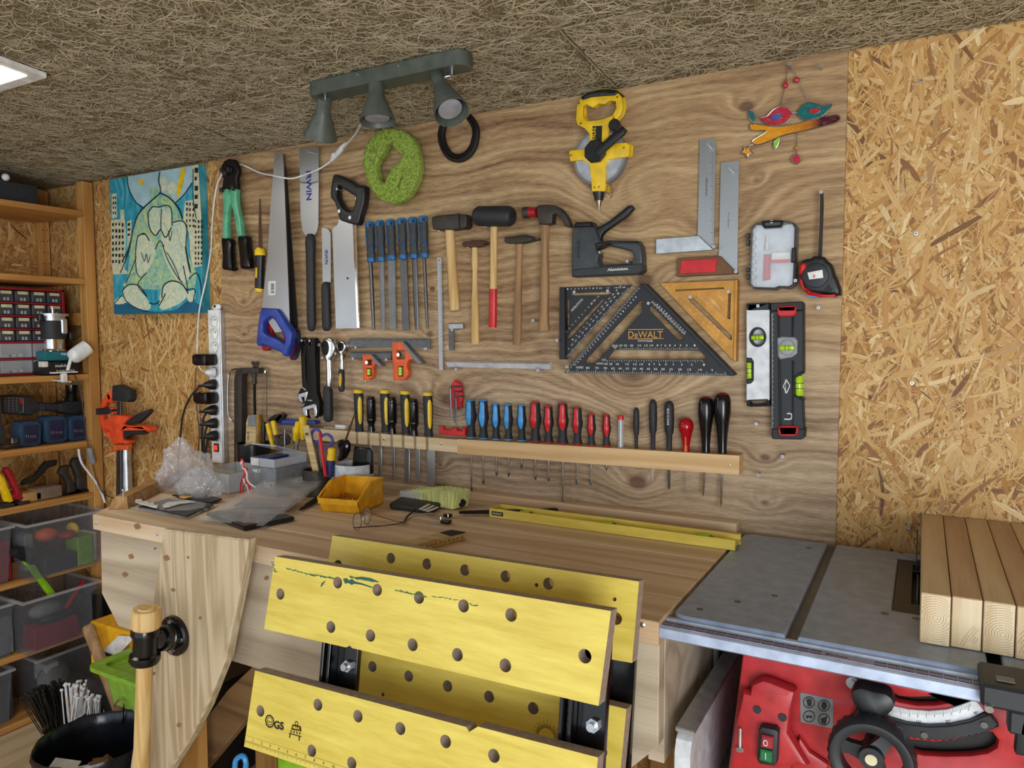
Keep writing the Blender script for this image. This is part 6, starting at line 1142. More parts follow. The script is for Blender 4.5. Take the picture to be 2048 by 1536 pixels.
# ---------------------------------------------------------------- painting
pt = wt('canvas_painting', 'unframed blue and green canvas painting of an embracing pair', 'painting', (315, 628)); Za = zoomed(0, 250, 3.413)
t = NT('paint_sky'); n_ = t.noise(t.coords((3, 1, 1)), 9, 4, .6, 1.5); t.set(Base_Color=t.ramp(n_, [(.3, '17798f'), (.5, '2c9ab2'), (.7, '5fb7c4')]), Roughness=.5)
t = NT('paint_skin'); n_ = t.noise(t.coords((1, 1, 1)), 26, 4, .6, 2.5); t.set(Base_Color=t.ramp(n_, [(.3, '86bbb2'), (.42, 'b4ccba'), (.55, 'd0d6b4'), (.7, 'dfdcc4')]), Roughness=.5)
t = NT('paint_green_mix'); n_ = t.noise(t.coords((1, 1, 1)), 22, 4, .6, 2.5); t.set(Base_Color=t.ramp(n_, [(.3, '3f989c'), (.45, '86b9aa'), (.58, 'b4cc8c'), (.74, 'd0d467')]), Roughness=.5)
mat('paint_moon', 'a9cdd6', .5, sc=20); mat('paint_cream', 'cfd0ae', .5, sc=60); mat('paint_deep', '1a6383', .5, sc=30); mat('paint_line', '142029', .5)
cv = obj('canvas', MB().plate(Za((748, 372), (1355, 268), (1385, 1280), (778, 1292)), .018, .032, bev=.001), 'paint_sky', pt)
LY = [0]
def dab(q, m, name='painted_shape', sm_=2): LY[0] += 1; return obj(name, MB().plate(Za(*q), .0184 + LY[0] * .00006, .0003, smooth=sm_), m, cv, flat=True)
dab(((868, 352), (870, 420), (920, 520), (1000, 570), (1100, 585), (1200, 540), (1270, 470), (1312, 390), (1310, 278), (1200, 296), (1000, 330)), 'paint_moon', sm_=1)
dab(((778, 1225), (860, 1215), (950, 1262), (1080, 1275), (1200, 1262), (1290, 1190), (1383, 1235), (1384, 1279), (779, 1291)), 'paint_deep', sm_=1)
for q in (((762, 470), (795, 465), (798, 630), (765, 640)), ((758, 650), (850, 640), (860, 750), (850, 980), (880, 1015), (770, 1020), (760, 900)), ((868, 660), (898, 645), (895, 760), (870, 840)), ((820, 580), (845, 575), (848, 640), (822, 645)), ((1310, 278), (1352, 270), (1375, 640), (1330, 690), (1318, 500)), ((1262, 520), (1315, 510), (1335, 640), (1372, 640), (1380, 960), (1320, 975), (1300, 900), (1290, 740), (1250, 640))): dab(q, 'paint_cream', 'painted_building', 1)
for q in (((1090, 470), (1030, 520), (950, 600), (905, 720), (885, 850), (870, 1050), (860, 1110), (1330, 1110), (1290, 900), (1240, 640), (1180, 530)),): dab(q, 'paint_green_mix')
for q in (((1010, 600), (1040, 560), (1085, 560), (1105, 620), (1090, 710), (1062, 755), (1025, 720)), ((1100, 575), (1140, 548), (1170, 580), (1170, 680), (1130, 768), (1095, 720)), ((1120, 700), (1200, 655), (1260, 670), (1275, 760), (1280, 880), (1300, 1000), (1260, 1080), (1180, 1020), (1120, 860), (1100, 790)), ((940, 760), (985, 740), (1040, 780), (1060, 860), (1030, 960), (960, 1030), (930, 1020), (925, 900)),
          ((835, 1130), (880, 1090), (940, 1095), (985, 1160), (1030, 1230), (1010, 1265), (940, 1250), (860, 1200)), ((1085, 1230), (1105, 1110), (1170, 1065), (1240, 1090), (1280, 1150), (1240, 1210), (1120, 1262)), ((1110, 840), (1150, 860), (1200, 960), (1240, 1060), (1215, 1070), (1140, 960)), ((1282, 1130), (1325, 1120), (1335, 1180), (1300, 1210), (1275, 1180)), ((780, 1200), (830, 1170), (870, 1210), (800, 1225))): dab(q, 'paint_skin', 'painted_figure')
for cx, cy, rx, ry, m in ((1050, 470, 32, 50, 'paint_green_mix'), (1115, 400, 28, 55, 'paint_skin'), (1175, 430, 34, 48, 'paint_skin'), (1140, 520, 30, 50, 'paint_green_mix'), (1085, 990, 38, 55, 'paint_green_mix')): dab([(cx + rx * math.cos(k * PI / 6), cy + ry * math.sin(k * PI / 6)) for k in range(12)], m)
dab(((945, 370), (985, 385), (960, 412), (950, 400)), 'yellow'); dab(((1235, 310), (1265, 305), (1225, 480), (1205, 470)), 'yellow')
ln = MB(); EX = [(((1103, 575), (1098, 650), (1100, 720)), 2.4), (((940, 760), (985, 740), (1020, 790)), 2.6), (((1060, 850), (1090, 790), (1120, 830)), 2.2), (((1000, 1010), (940, 1090), (1000, 1170)), 2), (((1150, 720), (1160, 790), (1175, 720)), 1.6), (((1282, 1130), (1330, 1125), (1320, 1200)), 2.2), (((1290, 1050), (1340, 1010), (1370, 1090), (1375, 1230)), 2.2), (((780, 1215), (830, 1165)), 2), (((1140, 870), (1190, 960), (1230, 1060)), 2), (((1265, 830), (1285, 950), (1300, 1010)), 2.6)]
for q in (((1060, 620), (1040, 680), (1065, 730)), ((1140, 600), (1125, 660), (1140, 720)), ((1210, 720), (1230, 800), (1240, 900)), ((970, 800), (950, 880), (960, 960)), ((880, 1130), (930, 1170), (980, 1230)), ((1200, 1110), (1150, 1170), (1100, 1220)), ((1060, 1000), (1100, 1040), (1060, 1090), (1000, 1060))): MB(); o_ = obj('brush_stroke', MB().tube([P3(p, .0184 + (LY[0] + 2) * .00006) for p in Za(*q)], .0022, 5, smooth=4), 'paint_cream', cv)
yl = .0184 + (LY[0] + 4) * .00006
for q, w_ in (*EX, (((868, 352), (880, 440), (930, 530), (985, 570)), 2.2), (((1090, 320), (1083, 380), (1095, 430), (1088, 470), (1030, 520), (950, 600), (912, 700), (885, 830), (840, 920)), 3), (((1095, 465), (1160, 500), (1220, 570), (1245, 640)), 3.4), (((1310, 395), (1260, 470), (1200, 530)), 2.5), (((1010, 600), (1040, 560), (1085, 560), (1140, 548), (1170, 580), (1175, 690)), 2.4), (((1010, 600), (1020, 700), (1062, 755), (1095, 715), (1130, 768), (1170, 700)), 2.6), (((1180, 665), (1240, 655), (1275, 700), (1270, 830), (1300, 1000)), 2.4), (((985, 745), (940, 765), (925, 900), (935, 1010), (960, 1040)), 2.2), (((1110, 820), (1150, 930), (1220, 1050), (1245, 1070)), 2.2), (((835, 1130), (880, 1090), (950, 1100), (1000, 1170)), 2.6), (((835, 1130), (860, 1200), (940, 1255), (1010, 1272)), 2.2), (((1105, 1180), (1115, 1100), (1170, 1065), (1240, 1085), (1285, 1150)), 3), (((1085, 1235), (1110, 1190), (1130, 1150)), 2.4), (((1020, 1215), (1060, 1222), (1090, 1200)), 2.6), (((860, 1080), (900, 980), (930, 900)), 1.8), (((1250, 960), (1275, 1080), (1280, 1140)), 2.2), (((1318, 300), (1320, 520), (1340, 640)), 1.8), (((820, 1010), (850, 940), (890, 830)), 2), (((965, 870), (985, 930), (1000, 880), (1010, 940), (1025, 890)), 1.6)): ln.tube([P3(p, yl) for p in Za(*q)], w_ * .0008, 6, smooth=4)
obj('painted_lines', ln, 'paint_line', cv)
wn = MB(); R_ = random.Random(2)
for x0, y0, x1, y1, dx, dy in ((1328, 292, 1360, 560, 40, 62), (770, 490, 795, 620, 14, 34), (765, 670, 850, 960, 22, 42), (872, 670, 895, 760, 26, 36), (1270, 530, 1320, 700, 22, 38), (1330, 650, 1372, 940, 20, 36)):
    y = y0
    while y < y1:
        x = x0
        while x < x1: w_ = R_.uniform(.35, .6) * dx; h_ = dy * R_.uniform(.35, .55); wn.plate(Za((x, y), (x + w_, y - 2), (x + w_, y + h_), (x, y + h_ + 2)), yl, .0003); x += dx
        y += dy
obj('painted_windows', wn, 'paint_line', cv, flat=True)
# ---------------------------------------------------------------- power strip, plugs and cords
ps_ = wt('power_strip', 'long white multi-socket power strip fixed upright beside the panel', 'power strip', (435, 918))
Y0 = .022; A_, B_ = onY(415, 620, -Y0), onY(427, 925, -Y0); wS = .050
def S(u, v, d=0): return Vector((-2.108 + u, -Y0 - d, v))
zt, zb = A_.z, B_.z
sy = [643, 668, 694, 719, 744, 769, 795, 820, 846, 871]; zs_ = [onY(430, y, -Y0).z for y in sy]
obj('body', MB().flat([(-2.136, zb), (-2.0825, zb), (-2.0825, zt), (-2.136, zt)], .0212, [[(-2.109 + .0195 * math.cos(k * PI / 14), z + .0195 * math.sin(k * PI / 14)) for k in range(28)] for z in zs_], .002, (Vector((0, -.022, 0)), FRX, UPZ, Vector((0, -1, 0)))), 'white_plastic', ps_); obj('side_channel', MB().box((-2.0824, -.019, zb), (-2.0775, -.0005, zt), .001), 'alu', ps_)
obj('bracket', MB().box((-2.122, -.018, zt), (-2.085, -.0005, zt + .02), .006), 'white_plastic', ps_); c = Vector((-2.103, -.018, zt + .012)); obj('bracket_screw', MB().rod(c, c + Vector((0, -.003, 0)), .005, n=12), 'steel_dark', ps_)
sy = [643, 668, 694, 719, 744, 769, 795, 820, 846, 871]; SK = []
for y in sy:
    z_ = onY(430, y, -Y0).z; c = S(-.001, z_); SK.append(c)
    s_ = obj('socket', MB().turn(c + Vector((0, -.0015, 0)), c + Vector((0, .013, 0)), [(0, .0212), (.05, .0212), (.05, .0188), (.9, .0180), (1, .0001)], 28, cap=False), 'white', ps_); obj('socket_pins', MB().rod(c + Vector((-.006, .0125, .006)), c + Vector((-.006, .011, .006)), .002, n=8).rod(c + Vector((.006, .0125, -.006)), c + Vector((.006, .011, -.006)), .002, n=8), 'ink', s_)
zs = onY(431, 895, -Y0).z; w_ = obj('rocker_switch', MB().box((-2.121, -.025, zs - .014), (-2.097, -.021, zs + .014), .001), 'ink', ps_); obj('rocker', MB().box((-2.117, -.028, zs - .009), (-2.101, -.024, zs + .009), .001), 'switch_glow', w_)
Zc = zoomed(0, 640, 3.413)
for i, (k, lb_) in enumerate(((3, 'black plug-in power adapter in the upper part of the power strip'), (6, 'black plug-in power adapter lower on the power strip, below a round plug'))):
    c = SK[k]; tag(obj('power_adapter', MB().box(c + Vector((-.045, -.050, -.020)), c + Vector((.018, -.0015, .020)), .008, seg=2).box(c + Vector((-.058, -.046, -.016)), c + Vector((-.04, -.02, .016)), .005), 'black_gloss'), lb_, 'adapter')
cords = [(5, [(395, 778), (380, 795), (366, 830), (360, 880), (353, 950)], 'thick black cord sweeping widest to the left, from the topmost round plug'), (7, [(412, 826), (406, 840), (404, 880), (405, 920)], 'black cord from the plug below the lower adapter'), (8, [(414, 851), (410, 865), (408, 890), (409, 922)], 'black cord from the second lowest plug'), (9, [(415, 876), (413, 890), (412, 905), (413, 924)], 'black cord from the lowest plug above the glowing switch')]
for k, pts, lab in cords:
    c = SK[k]; pg = MB().turn(c + Vector((0, -.0015, 0)), c + Vector((-.012, -.040, .0)), [(0, .0175), (.35, .017), (.6, .012), (.85, .008), (1, .0045)], 20).rod(c + Vector((-.010, -.034, 0)), c + Vector((-.03, -.040, -.004)), .0055, .004, 12)
    t_ = thing('power_lead', lab, 'cord', c); obj('plug', pg, 'black', t_); obj('cable', MB().tube([c + Vector((-.012, -.038, 0)), c + Vector((-.03, -.040, -.004))] + [onY(a, b, -.012) for a, b in pts], .0034, 8, smooth=5), 'black', t_)
tag(obj('loose_wire', MB().tube([onY(a, b, -.003) for a, b in ((392, 735), (391, 790), (398, 860), (396, 905), (392, 925))], .0017, 6, smooth=5), 'black'), 'thin black wire hanging from the white cable plug', 'wire'); tag(obj('loose_wire', MB().tube([onY(a, b, -.003) for a, b in ((399, 800), (401, 850), (403, 900), (401, 925))], .0014, 6, smooth=5), 'black'), 'thin black wire close beside the power strip cords', 'wire')
c = SK[4]; obj('plug', MB().turn(c + Vector((0, -.0015, 0)), c + Vector((-.01, -.030, 0)), [(0, .017), (.5, .015), (1, .006)], 20), 'white_plastic', wc)
# ---------------------------------------------------------------- orange bar clamp on the wall
oc_ = wt('bar_clamp', 'orange and black quick bar clamp hanging left of the bench', 'clamp', Zc((830, 1215))[0])
obj('bar', MB().plate(Zc((797, 560), (822, 560), (826, 1260), (790, 1260)), .048, .008, bev=.001), 'steel_dark', oc_); obj('jaw_pad', MB().plate(Zc((762, 448), (800, 442), (875, 478), (880, 545), (865, 562), (760, 552)), .062, .034, bev=.006, seg=2), 'rubber', oc_)
obj('fixed_jaw', MB().plate(Zc((760, 478), (700, 540), (672, 600), (672, 680), (700, 760), (748, 815), (748, 785), (722, 740), (700, 672), (700, 620), (722, 570), (764, 530)), .050, .02, bev=.003, seg=2), 'orange_clamp', oc_); obj('jaw_ribs', MB().plate(Zc((700, 600), (760, 600), (764, 640), (700, 640)), .054, .028, bev=.003).plate(Zc((725, 500), (735, 495), (765, 560), (750, 570)), .05, .018).plate(Zc((715, 745), (735, 700), (750, 700), (735, 770)), .05, .018), 'orange_clamp', oc_)
obj('jaw_grip', MB().plate(Zc((650, 605), (715, 598), (752, 612), (752, 632), (715, 645), (652, 648)), .060, .03, bev=.004), 'rubber', oc_)
obj('body', MB().plate(Zc((748, 660), (790, 648), (870, 658), (868, 680), (838, 712), (870, 722), (970, 720), (1015, 735), (1025, 755), (1010, 768), (985, 755), (960, 735), (850, 730), (832, 760), (830, 815), (868, 825), (866, 845), (750, 845), (748, 760), (705, 720), (700, 690)), .066, .034, bev=.005, seg=2), 'orange_clamp', oc_)
obj('trigger', MB().plate(Zc((835, 690), (870, 680), (930, 640), (1010, 608), (1022, 625), (980, 670), (930, 710), (840, 712)), .060, .022, bev=.006, smooth=1, seg=2), 'rubber', oc_); obj('grip', MB().plate(Zc((840, 735), (950, 738), (1000, 768), (960, 785), (890, 785), (850, 812), (830, 812)), .060, .026, bev=.007, seg=2), 'rubber', oc_)
obj('tail_block', MB().plate(Zc((770, 850), (870, 850), (868, 888), (790, 890), (785, 900), (722, 908), (722, 898), (770, 888)), .055, .02, bev=.002), 'orange', oc_)
tag(obj('steel_pipe', MB().rod(Vector((onY(*Zc((848, 885))[0], -.03).x, -.022, 1.0)), Vector((onY(*Zc((855, 1215))[0], -.03).x, -.022, .05)), .018, n=20), 'zinc'), 'galvanised steel pipe standing behind the orange bar clamp', 'pipe')
# ---------------------------------------------------------------- shelf unit
sh = thing('shelf_unit', 'pine shelf unit in the corner loaded with tools and crates', 'shelf', (-2.97, -.6, 0))
obj('post', MB().box((-2.845, -.036, 0), (-2.80, .004, 1.985), .002), 'post_pine', sh); obj('rear_post', MB().box((-3.146, -.028, 0), (-3.105, .006, 1.98), .002), 'post_pine', sh)
for z_ in (1.87, 1.44, .93): obj('side_rail', MB().box((-3.10, -.012, z_), (-2.848, .004, z_ + .05), .002), 'shelf_pine', sh)
hl = MB()
for i in range(26):
    for y in (-.020, -.004): hl.rod((-3.1049, y, .7 + i * .045), (-3.1042, y, .7 + i * .045), .0022, n=8)
obj('peg_holes', hl, 'ink', sh)
SZ = [1.872, 1.616, 1.253, .995, .792, .527, .262]
for z_ in SZ: obj('shelf_board', MB().box((-3.12, -1.05, z_ - .022), (-2.80, -.037, z_), .002), 'shelf_pine', sh)
for y in (-.62, -1.06): obj('post', MB().box((-2.845, y - .02, 0), (-2.80, y + .02, 1.85), .002), 'post_pine', sh) if y < -1 else None
def atx(px, py, x): return onX(px, py, x)
def bx_(name, m, x0, x1, y0, y1, z0, z1, bev=.003, par=None): return obj(name, MB().box((x0, y0, z0), (x1, y1, z1), bev, seg=2), m, par)
tag(bx_('case', 'tool_dark', -3.10, -2.86, -.9, -.17, SZ[0] + .001, SZ[0] + .075), 'dark flat case on the topmost shelf under the ceiling', 'case')
p = onX(12, 368, -2.858); tag(obj('round_knob', MB().ball(Vector((p.x, p.y, SZ[0] + .088)), .013), 'white_plastic'), 'small pale round knob sitting on the dark flat case', 'knob')
# parts cabinet with little drawers
rc = thing('parts_cabinet', 'red cabinet of small clear drawers with cream labels', 'cabinet', (-3.0, -.5, SZ[2]))
X_f = -2.90; y1_, z1_ = -.062, 1.575
obj('casing', MB().box((-3.05, -1.0, SZ[2] + .001), (X_f - .10, y1_, z1_), .002).box((-3.05, -1.0, z1_ - .008), (X_f, y1_, z1_), .001).box((-3.05, y1_ - .010, SZ[2] + .001), (X_f, y1_, z1_), .001), 'red_dark', rc)
rows = [1.570, 1.521, 1.473, 1.425, 1.378, 1.316, SZ[2] + .006]
for z_ in rows[1:]: obj('divider', MB().box((-3.04, -.99, z_ - .0045), (X_f + .004, y1_ - .006, z_ + .0015), .001), 'red_dark', rc)
for i, (za, zb_) in enumerate(zip(rows, rows[1:])):
    wdt = .057 if i < 4 else .115; y = y1_ - .013
    while y > -.47:
        if i < 4: dr = obj('drawer', MB().box((X_f - .08, y - wdt + .007, zb_ + .003), (X_f, y, za - .006), .002), 'smoke_plastic', rc); obj('drawer_label', MB().box((X_f, y - wdt + .014, za - .019), (X_f + .0012, y - .007, za - .008)), 'cream', dr)
        else: dr = obj('drawer', MB().box((X_f - .08, y - wdt + .007, zb_ + .003), (X_f, y, za - .006), .002), 'clear_plastic', rc); obj('drawer_contents', MB().box((X_f - .07, y - wdt + .02, zb_ + .004), (X_f - .012, y - .02, zb_ + .018), .005).rod((X_f - .004, y - wdt * .7, zb_ + .01), (X_f - .008, y - wdt * .3, zb_ + .03), .006), 'grey', dr)
        obj('finger_pull', MB().box((X_f, y - wdt * .62, zb_ + .006), (X_f + .005, y - wdt * .5, zb_ + .018), .001).box((X_f, y - wdt * .42, zb_ + .006), (X_f + .005, y - wdt * .3, zb_ + .018), .001), 'clear_plastic', dr); y -= wdt
# router
rt = thing('trim_router', 'cordless router standing upside down on its battery', 'router', (-2.85, -.15, SZ[2])); Zd = zoomed(0, 560, 7.681); xr = -2.845
def bl_px(q, x): p = onX(*Zd(q)[0], x); return p
c0, c1 = bl_px((820, 1050), xr), bl_px((820, 480), xr); cc_ = lambda z: Vector((xr, c0.y, z)); R0 = .0235
obj('battery', MB().box((xr - .035, c0.y - .042, SZ[2] + .001), (xr + .026, c0.y + .055, SZ[2] + .036), .006, seg=2), 'black', rt); obj('battery_latch', MB().box((xr + .0, c0.y - .044, SZ[2] + .022), (xr + .028, c0.y - .030, SZ[2] + .037), .002), 'paper', rt)
obj('housing', MB().box((xr - .034, c0.y - .034, SZ[2] + .038), (xr + .027, c0.y + .050, SZ[2] + .063), .006, seg=2), 'teal', rt)
z0 = SZ[2] + .063
obj('motor_sleeve', MB().turn(cc_(z0), cc_(z0 + .031), [(0, .030), (.15, .028), (.2, .0265), (1, .0265)], 28), 'chrome', rt); obj('motor_body', MB().turn(cc_(z0 + .031), cc_(z0 + .090), [(0, .030), (.05, .031), (.75, .031), (1, .026)], 28), 'rubber', rt)
obj('base', MB().turn(cc_(z0 + .072), cc_(z0 + .098), [(0, .029), (.75, .030), (.76, .038), (1, .038)], 32).box(cc_(z0 + .045) + Vector((.012, .006, 0)), cc_(z0 + .085) + Vector((.034, .022, 0)), .003), 'alu', rt)
obj('router_bit', MB().rod(cc_(z0 + .098), cc_(z0 + .116), .004), 'chrome', rt); obj('side_clamp', MB().box(cc_(z0 + .03) + Vector((.0, .034, 0)), cc_(z0 + .05) + Vector((.02, .050, 0)), .002).box(cc_(z0 + .078) + Vector((.0, -.045, 0)), cc_(z0 + .096) + Vector((.02, -.028, 0)), .003), 'black', rt)
text('makita', 'lettering', 'ink_white', rt, Vector((xr + .0275, c0.y + .040, SZ[2] + .058)), (0, -1, 0), (0, 0, -1), .036, .008, .0004, .01)
text('makita', 'lettering', 'ink_white', rt, Vector((xr + .0265, c0.y - .012, SZ[2] + .021)), (0, 1, 0), (0, 0, 1), .036, .008, .0004, .01); text('5.0Ah/18V', 'lettering', 'ink_white', rt, Vector((xr + .0265, c0.y - .010, SZ[2] + .008)), (0, 1, 0), (0, 0, 1), .050, .006, .0004, .01)
rt.scale = (1.2, 1.38, 1.42)
# clip lamp
cl = thing('clip_lamp', 'white clip-on lamp clamped to the shelf edge', 'lamp', (-2.79, -.13, SZ[2])); xl = -2.785
a, b = bl_px((1080, 1215), xl), bl_px((1345, 1030), xl + .01); d = b - a
obj('lamp_shade', MB().turn(a, b, [(-.02, .001), (0, .012), (.06, .021), (.2, .0275), (.5, .029), (1, .0285), (1, .026), (.4, .025)], 28, cap=False), 'white_plastic', cl)
q = bl_px((1040, 1390), xl); obj('stem', MB().rod(a + d * .03, q, .006, n=12), 'white_plastic', cl)
jw = MB()
for q1_, q2_ in (((785, 1425), (1170, 1405)),): p1, p2 = bl_px(q1_, xl), bl_px(q2_, xl); jw.box((xl - .012, min(p1.y, p2.y), p1.z - .003), (xl + .012, max(p1.y, p2.y), p1.z + .002), .001)
p = bl_px((980, 1430), xl); jw.box((xl - .008, p.y - .012, p.z - .035), (xl + .010, p.y + .010, p.z), .004); jw.rod((xl, p.y - .005, p.z - .03), (xl, p.y - .045, p.z - .024), .004, .002, 8).rod((xl, p.y, p.z - .03), (xl, p.y + .026, p.z - .034), .004, .002, 8); obj('clip', jw, 'white_plastic', cl)
pts = [onX(a, b, x) for a, b, x in ((148, 750, -2.79), (160, 780, -2.78), (168, 830, -2.78), (176, 893, -2.78), (184, 925, -2.775), (192, 955, -2.78), (205, 985, -2.78), (236, 1000, -2.70))]; obj('cable', MB().tube(pts, .002, 6, smooth=5), 'grey_rubber', cl)
a, b = onX(178, 896, -2.775), onX(187, 928, -2.775); obj('inline_switch', MB().turn(a, b, [(0, .006), (.08, .010), (.5, .0115), (.92, .010), (1, .006)], 16, sq=.7), 'grey_box', cl)
tag(obj('white_cable', MB().tube([onX(a, b, -2.79) for a, b in ((157, 898), (163, 925), (185, 955), (200, 978), (210, 1005))], .0042, 8, smooth=5), 'white_plastic'), 'thick white cable coming down past the shelf post', 'cord')
# power tools on the shelf below
Ze = zoomed(0, 760, 6.143)
def ye(q, x): return onX(*Ze(q)[0], x)
def xplate(pts, x, th, bev=.004, sm_=0):   # outline traced on the plane x
    P = [ye(q, x) for q in pts]; P = [(p.y, p.z, 0) for p in P]; P = spread(P, sm_) if sm_ else P
    return MB().flat(P, th, bev=bev, fr=(Vector((x, 0, 0)), Vector((0, 1, 0)), UPZ, Vector((1, 0, 0))), seg=2)
gd = thing('cordless_tool', 'long dark cordless tool lying over the blue battery packs', 'power tool', (-2.9, -.2, SZ[3]))
obj('body', xplate(((30, 195), (200, 185), (400, 195), (440, 230), (480, 270), (740, 290), (800, 260), (1000, 255), (1040, 290), (1040, 400), (1000, 440), (830, 425), (700, 385), (500, 385), (400, 440), (40, 415)), -2.90, .06, .012), 'tool_dark', gd)
vt = MB()
for i in range(6):
    for j in range(4): p = ye((60 + j * 48, 225 + i * 30), -2.899); vt.box(p + Vector((0, -.003, -.0018)), p + Vector((.0016, .003, .0018)), .0004)
obj('vent_slots', vt, 'grey', gd); obj('red_mark', xplate(((245, 230), (275, 230), (275, 290), (245, 290)), -2.898, .002, 0), 'red', gd); obj('white_outline', MB().tube([ye(q, -2.898) for q in ((235, 225), (285, 225), (285, 395), (240, 395))], .0012, 6), 'paper_grey', gd)
mb = MB()
for x in (500, 520, 540, 735, 755): mb.plate(Ze((x, 292), (x + 8, 292), (x + 8, 385), (x, 385)), 0, .001) if False else mb.tube([ye((x, y), -2.899) for y in (290, 385)], .0015, 6)
obj('grip_rings', mb, 'grey_rubber', gd)
vac = MB().turn(ye((880, 255), -2.93), ye((880, 60), -2.93), [(0, .026), (.5, .020), (.55, .022), (1, .022)], 24); tag(obj('dust_nozzle', vac, 'black_gloss'), 'black round dust nozzle standing behind the long cordless tool', 'nozzle')
for i, (x0, x1, y0, y1) in enumerate(((235, 515, 430, 750), (550, 840, 450, 795), (845, 1085, 440, 755))):
    lb_ = ('blue battery pack nearest the photo edge', 'middle blue battery pack of three in the row', 'blue battery pack beside the shelf post')[i]
    t_ = thing('battery_pack', lb_, 'battery', (-2.87, ye((x0, y1), -2.83).y, SZ[3]), 'blue battery packs on the shelf'); P = lambda f, g: (x0 + (x1 - x0) * f, y0 + (y1 - y0) * g)
    o = xplate((P(.0, .25), P(.08, .06), P(.3, 0), P(.8, 0), P(.98, .1), P(1, .3), P(.97, .85), P(.8, .95), P(.2, 1), P(.03, .9)), -2.835, .07, .006); dz = SZ[3] + .001 - min(v.z for v in o.v)
    o.v = [Vector((v.x, v.y, v.z + dz)) for v in o.v]; obj('housing', o, 'bosch', t_)
    o = xplate((P(.2, .18), P(.82, .15), P(.8, .8), P(.25, .84)), -2.832, .004, .001); o.v = [Vector((v.x, v.y, v.z + dz)) for v in o.v]; obj('contact_face', o, 'navy', t_)
    mb = MB()
    for k in range(5): p = ye(P(.3 + k * .1, .6), -2.831); mb.box(p + Vector((0, -.0012, -.004 + dz)), p + Vector((.0015, .0012, .006 + dz)))
    obj('contacts', mb, 'zinc', t_)
tag(obj('jigsaw', xplate(((60, 800), (120, 800), (370, 770), (370, 785), (120, 815), (60, 845)), -2.83, .05, .001).box(ye((110, 790), -2.85), ye((240, 700), -2.83) , .004), 'steel_dark'), 'steel jigsaw sole plate lying at the shelf front', 'jigsaw')
o_ = xplate(((-200, 160), (0, 180), (35, 230), (40, 500), (95, 640), (95, 740), (40, 790), (-200, 820)), -2.84, .06, .012); tag(obj('drill_driver', o_, 'tool_dark'), 'dark power tool cut off by the photo edge on the shelf', 'power tool')
# trowels, blocks and planes
for nm, lb_, m, q in (('float_trowel', 'plasterer float with yellow handle at the photo edge', 'yellow', ((-60, 1130), (-10, 1140), (60, 1200), (110, 1330), (180, 1500), (80, 1510), (50, 1420), (20, 1380), (0, 1350), (-20, 1200))), ('float_trowel', 'plasterer float with dark red handle next to the yellow one', 'red_dark', ((75, 1090), (120, 1085), (170, 1130), (220, 1250), (260, 1360), (325, 1475), (240, 1490), (190, 1480), (150, 1440), (200, 1400), (150, 1300), (90, 1180), (60, 1130)))):
    t_ = thing(nm, lb_, 'trowel', (-2.85, ye(q[4], -2.83).y, SZ[4])); hb = xplate(q, -2.83, .03, .009, 2); mz = min(v.z for v in hb.v); 
    for v in hb.v: v.z += SZ[4] + .012 - mz
    obj('handle', hb, m, t_); yy = [v.y for v in hb.v]; obj('blade', MB().box((-2.88, max(yy) - .05, SZ[4] + .001), (-2.815, max(yy) + .005, SZ[4] + .011), .002), 'rubber', t_)
for lb_, m, (x0, x1, y0, y1) in (('small yellowish sponge block on the shelf', 'sponge', (270, 525, 1310, 1490)), ('larger rough grey-brown block beside the sponge', 'stone', (430, 765, 1240, 1460))):
    a, b = ye((x0, y1), -2.83), ye((x1, y0), -2.83); tag(obj('rubbing_block', MB().box((-2.89, a.y, SZ[4] + .001), (-2.83, b.y, SZ[4] + .001 + (b.z - a.z) * .92), .008, seg=2), m), lb_, 'block')
for i, (qq, lb_) in enumerate(((((740, 1110), (780, 1060), (880, 1045), (860, 1090), (870, 1160), (920, 1260), (935, 1370), (900, 1410), (830, 1415), (830, 1300), (790, 1200), (735, 1160)), 'dark old hand plane with curved tote, beside the rough block'), (((885, 1010), (930, 960), (1010, 960), (1000, 1000), (1010, 1090), (1065, 1190), (1085, 1320), (1060, 1345), (950, 1340), (950, 1200), (910, 1100)), 'dark old hand plane nearest the shelf post'))):
    x = -2.84 - .0 * i; t_ = thing('hand_plane', lb_, 'hand plane', (x, ye(qq[7], x).y, SZ[4])); tt_ = xplate(qq, x, .026, .008, 2); obj('tote', tt_, 'iron', t_); yy = [v.y for v in tt_.v]; obj('sole', MB().box((x - .04, min(yy) - .02, SZ[4] + .001), (x + .006, max(yy) + .02, SZ[4] + .009), .002), 'iron_black', t_)
tag(obj('metal_bracket', xplate(((280, 1270), (300, 1230), (430, 1180), (570, 1000), (710, 985), (700, 1050), (600, 1080), (480, 1210), (420, 1250), (290, 1295)), -2.93, .02, .003), 'iron'), 'bent dark metal plate leaning behind the blocks', 'metal plate')
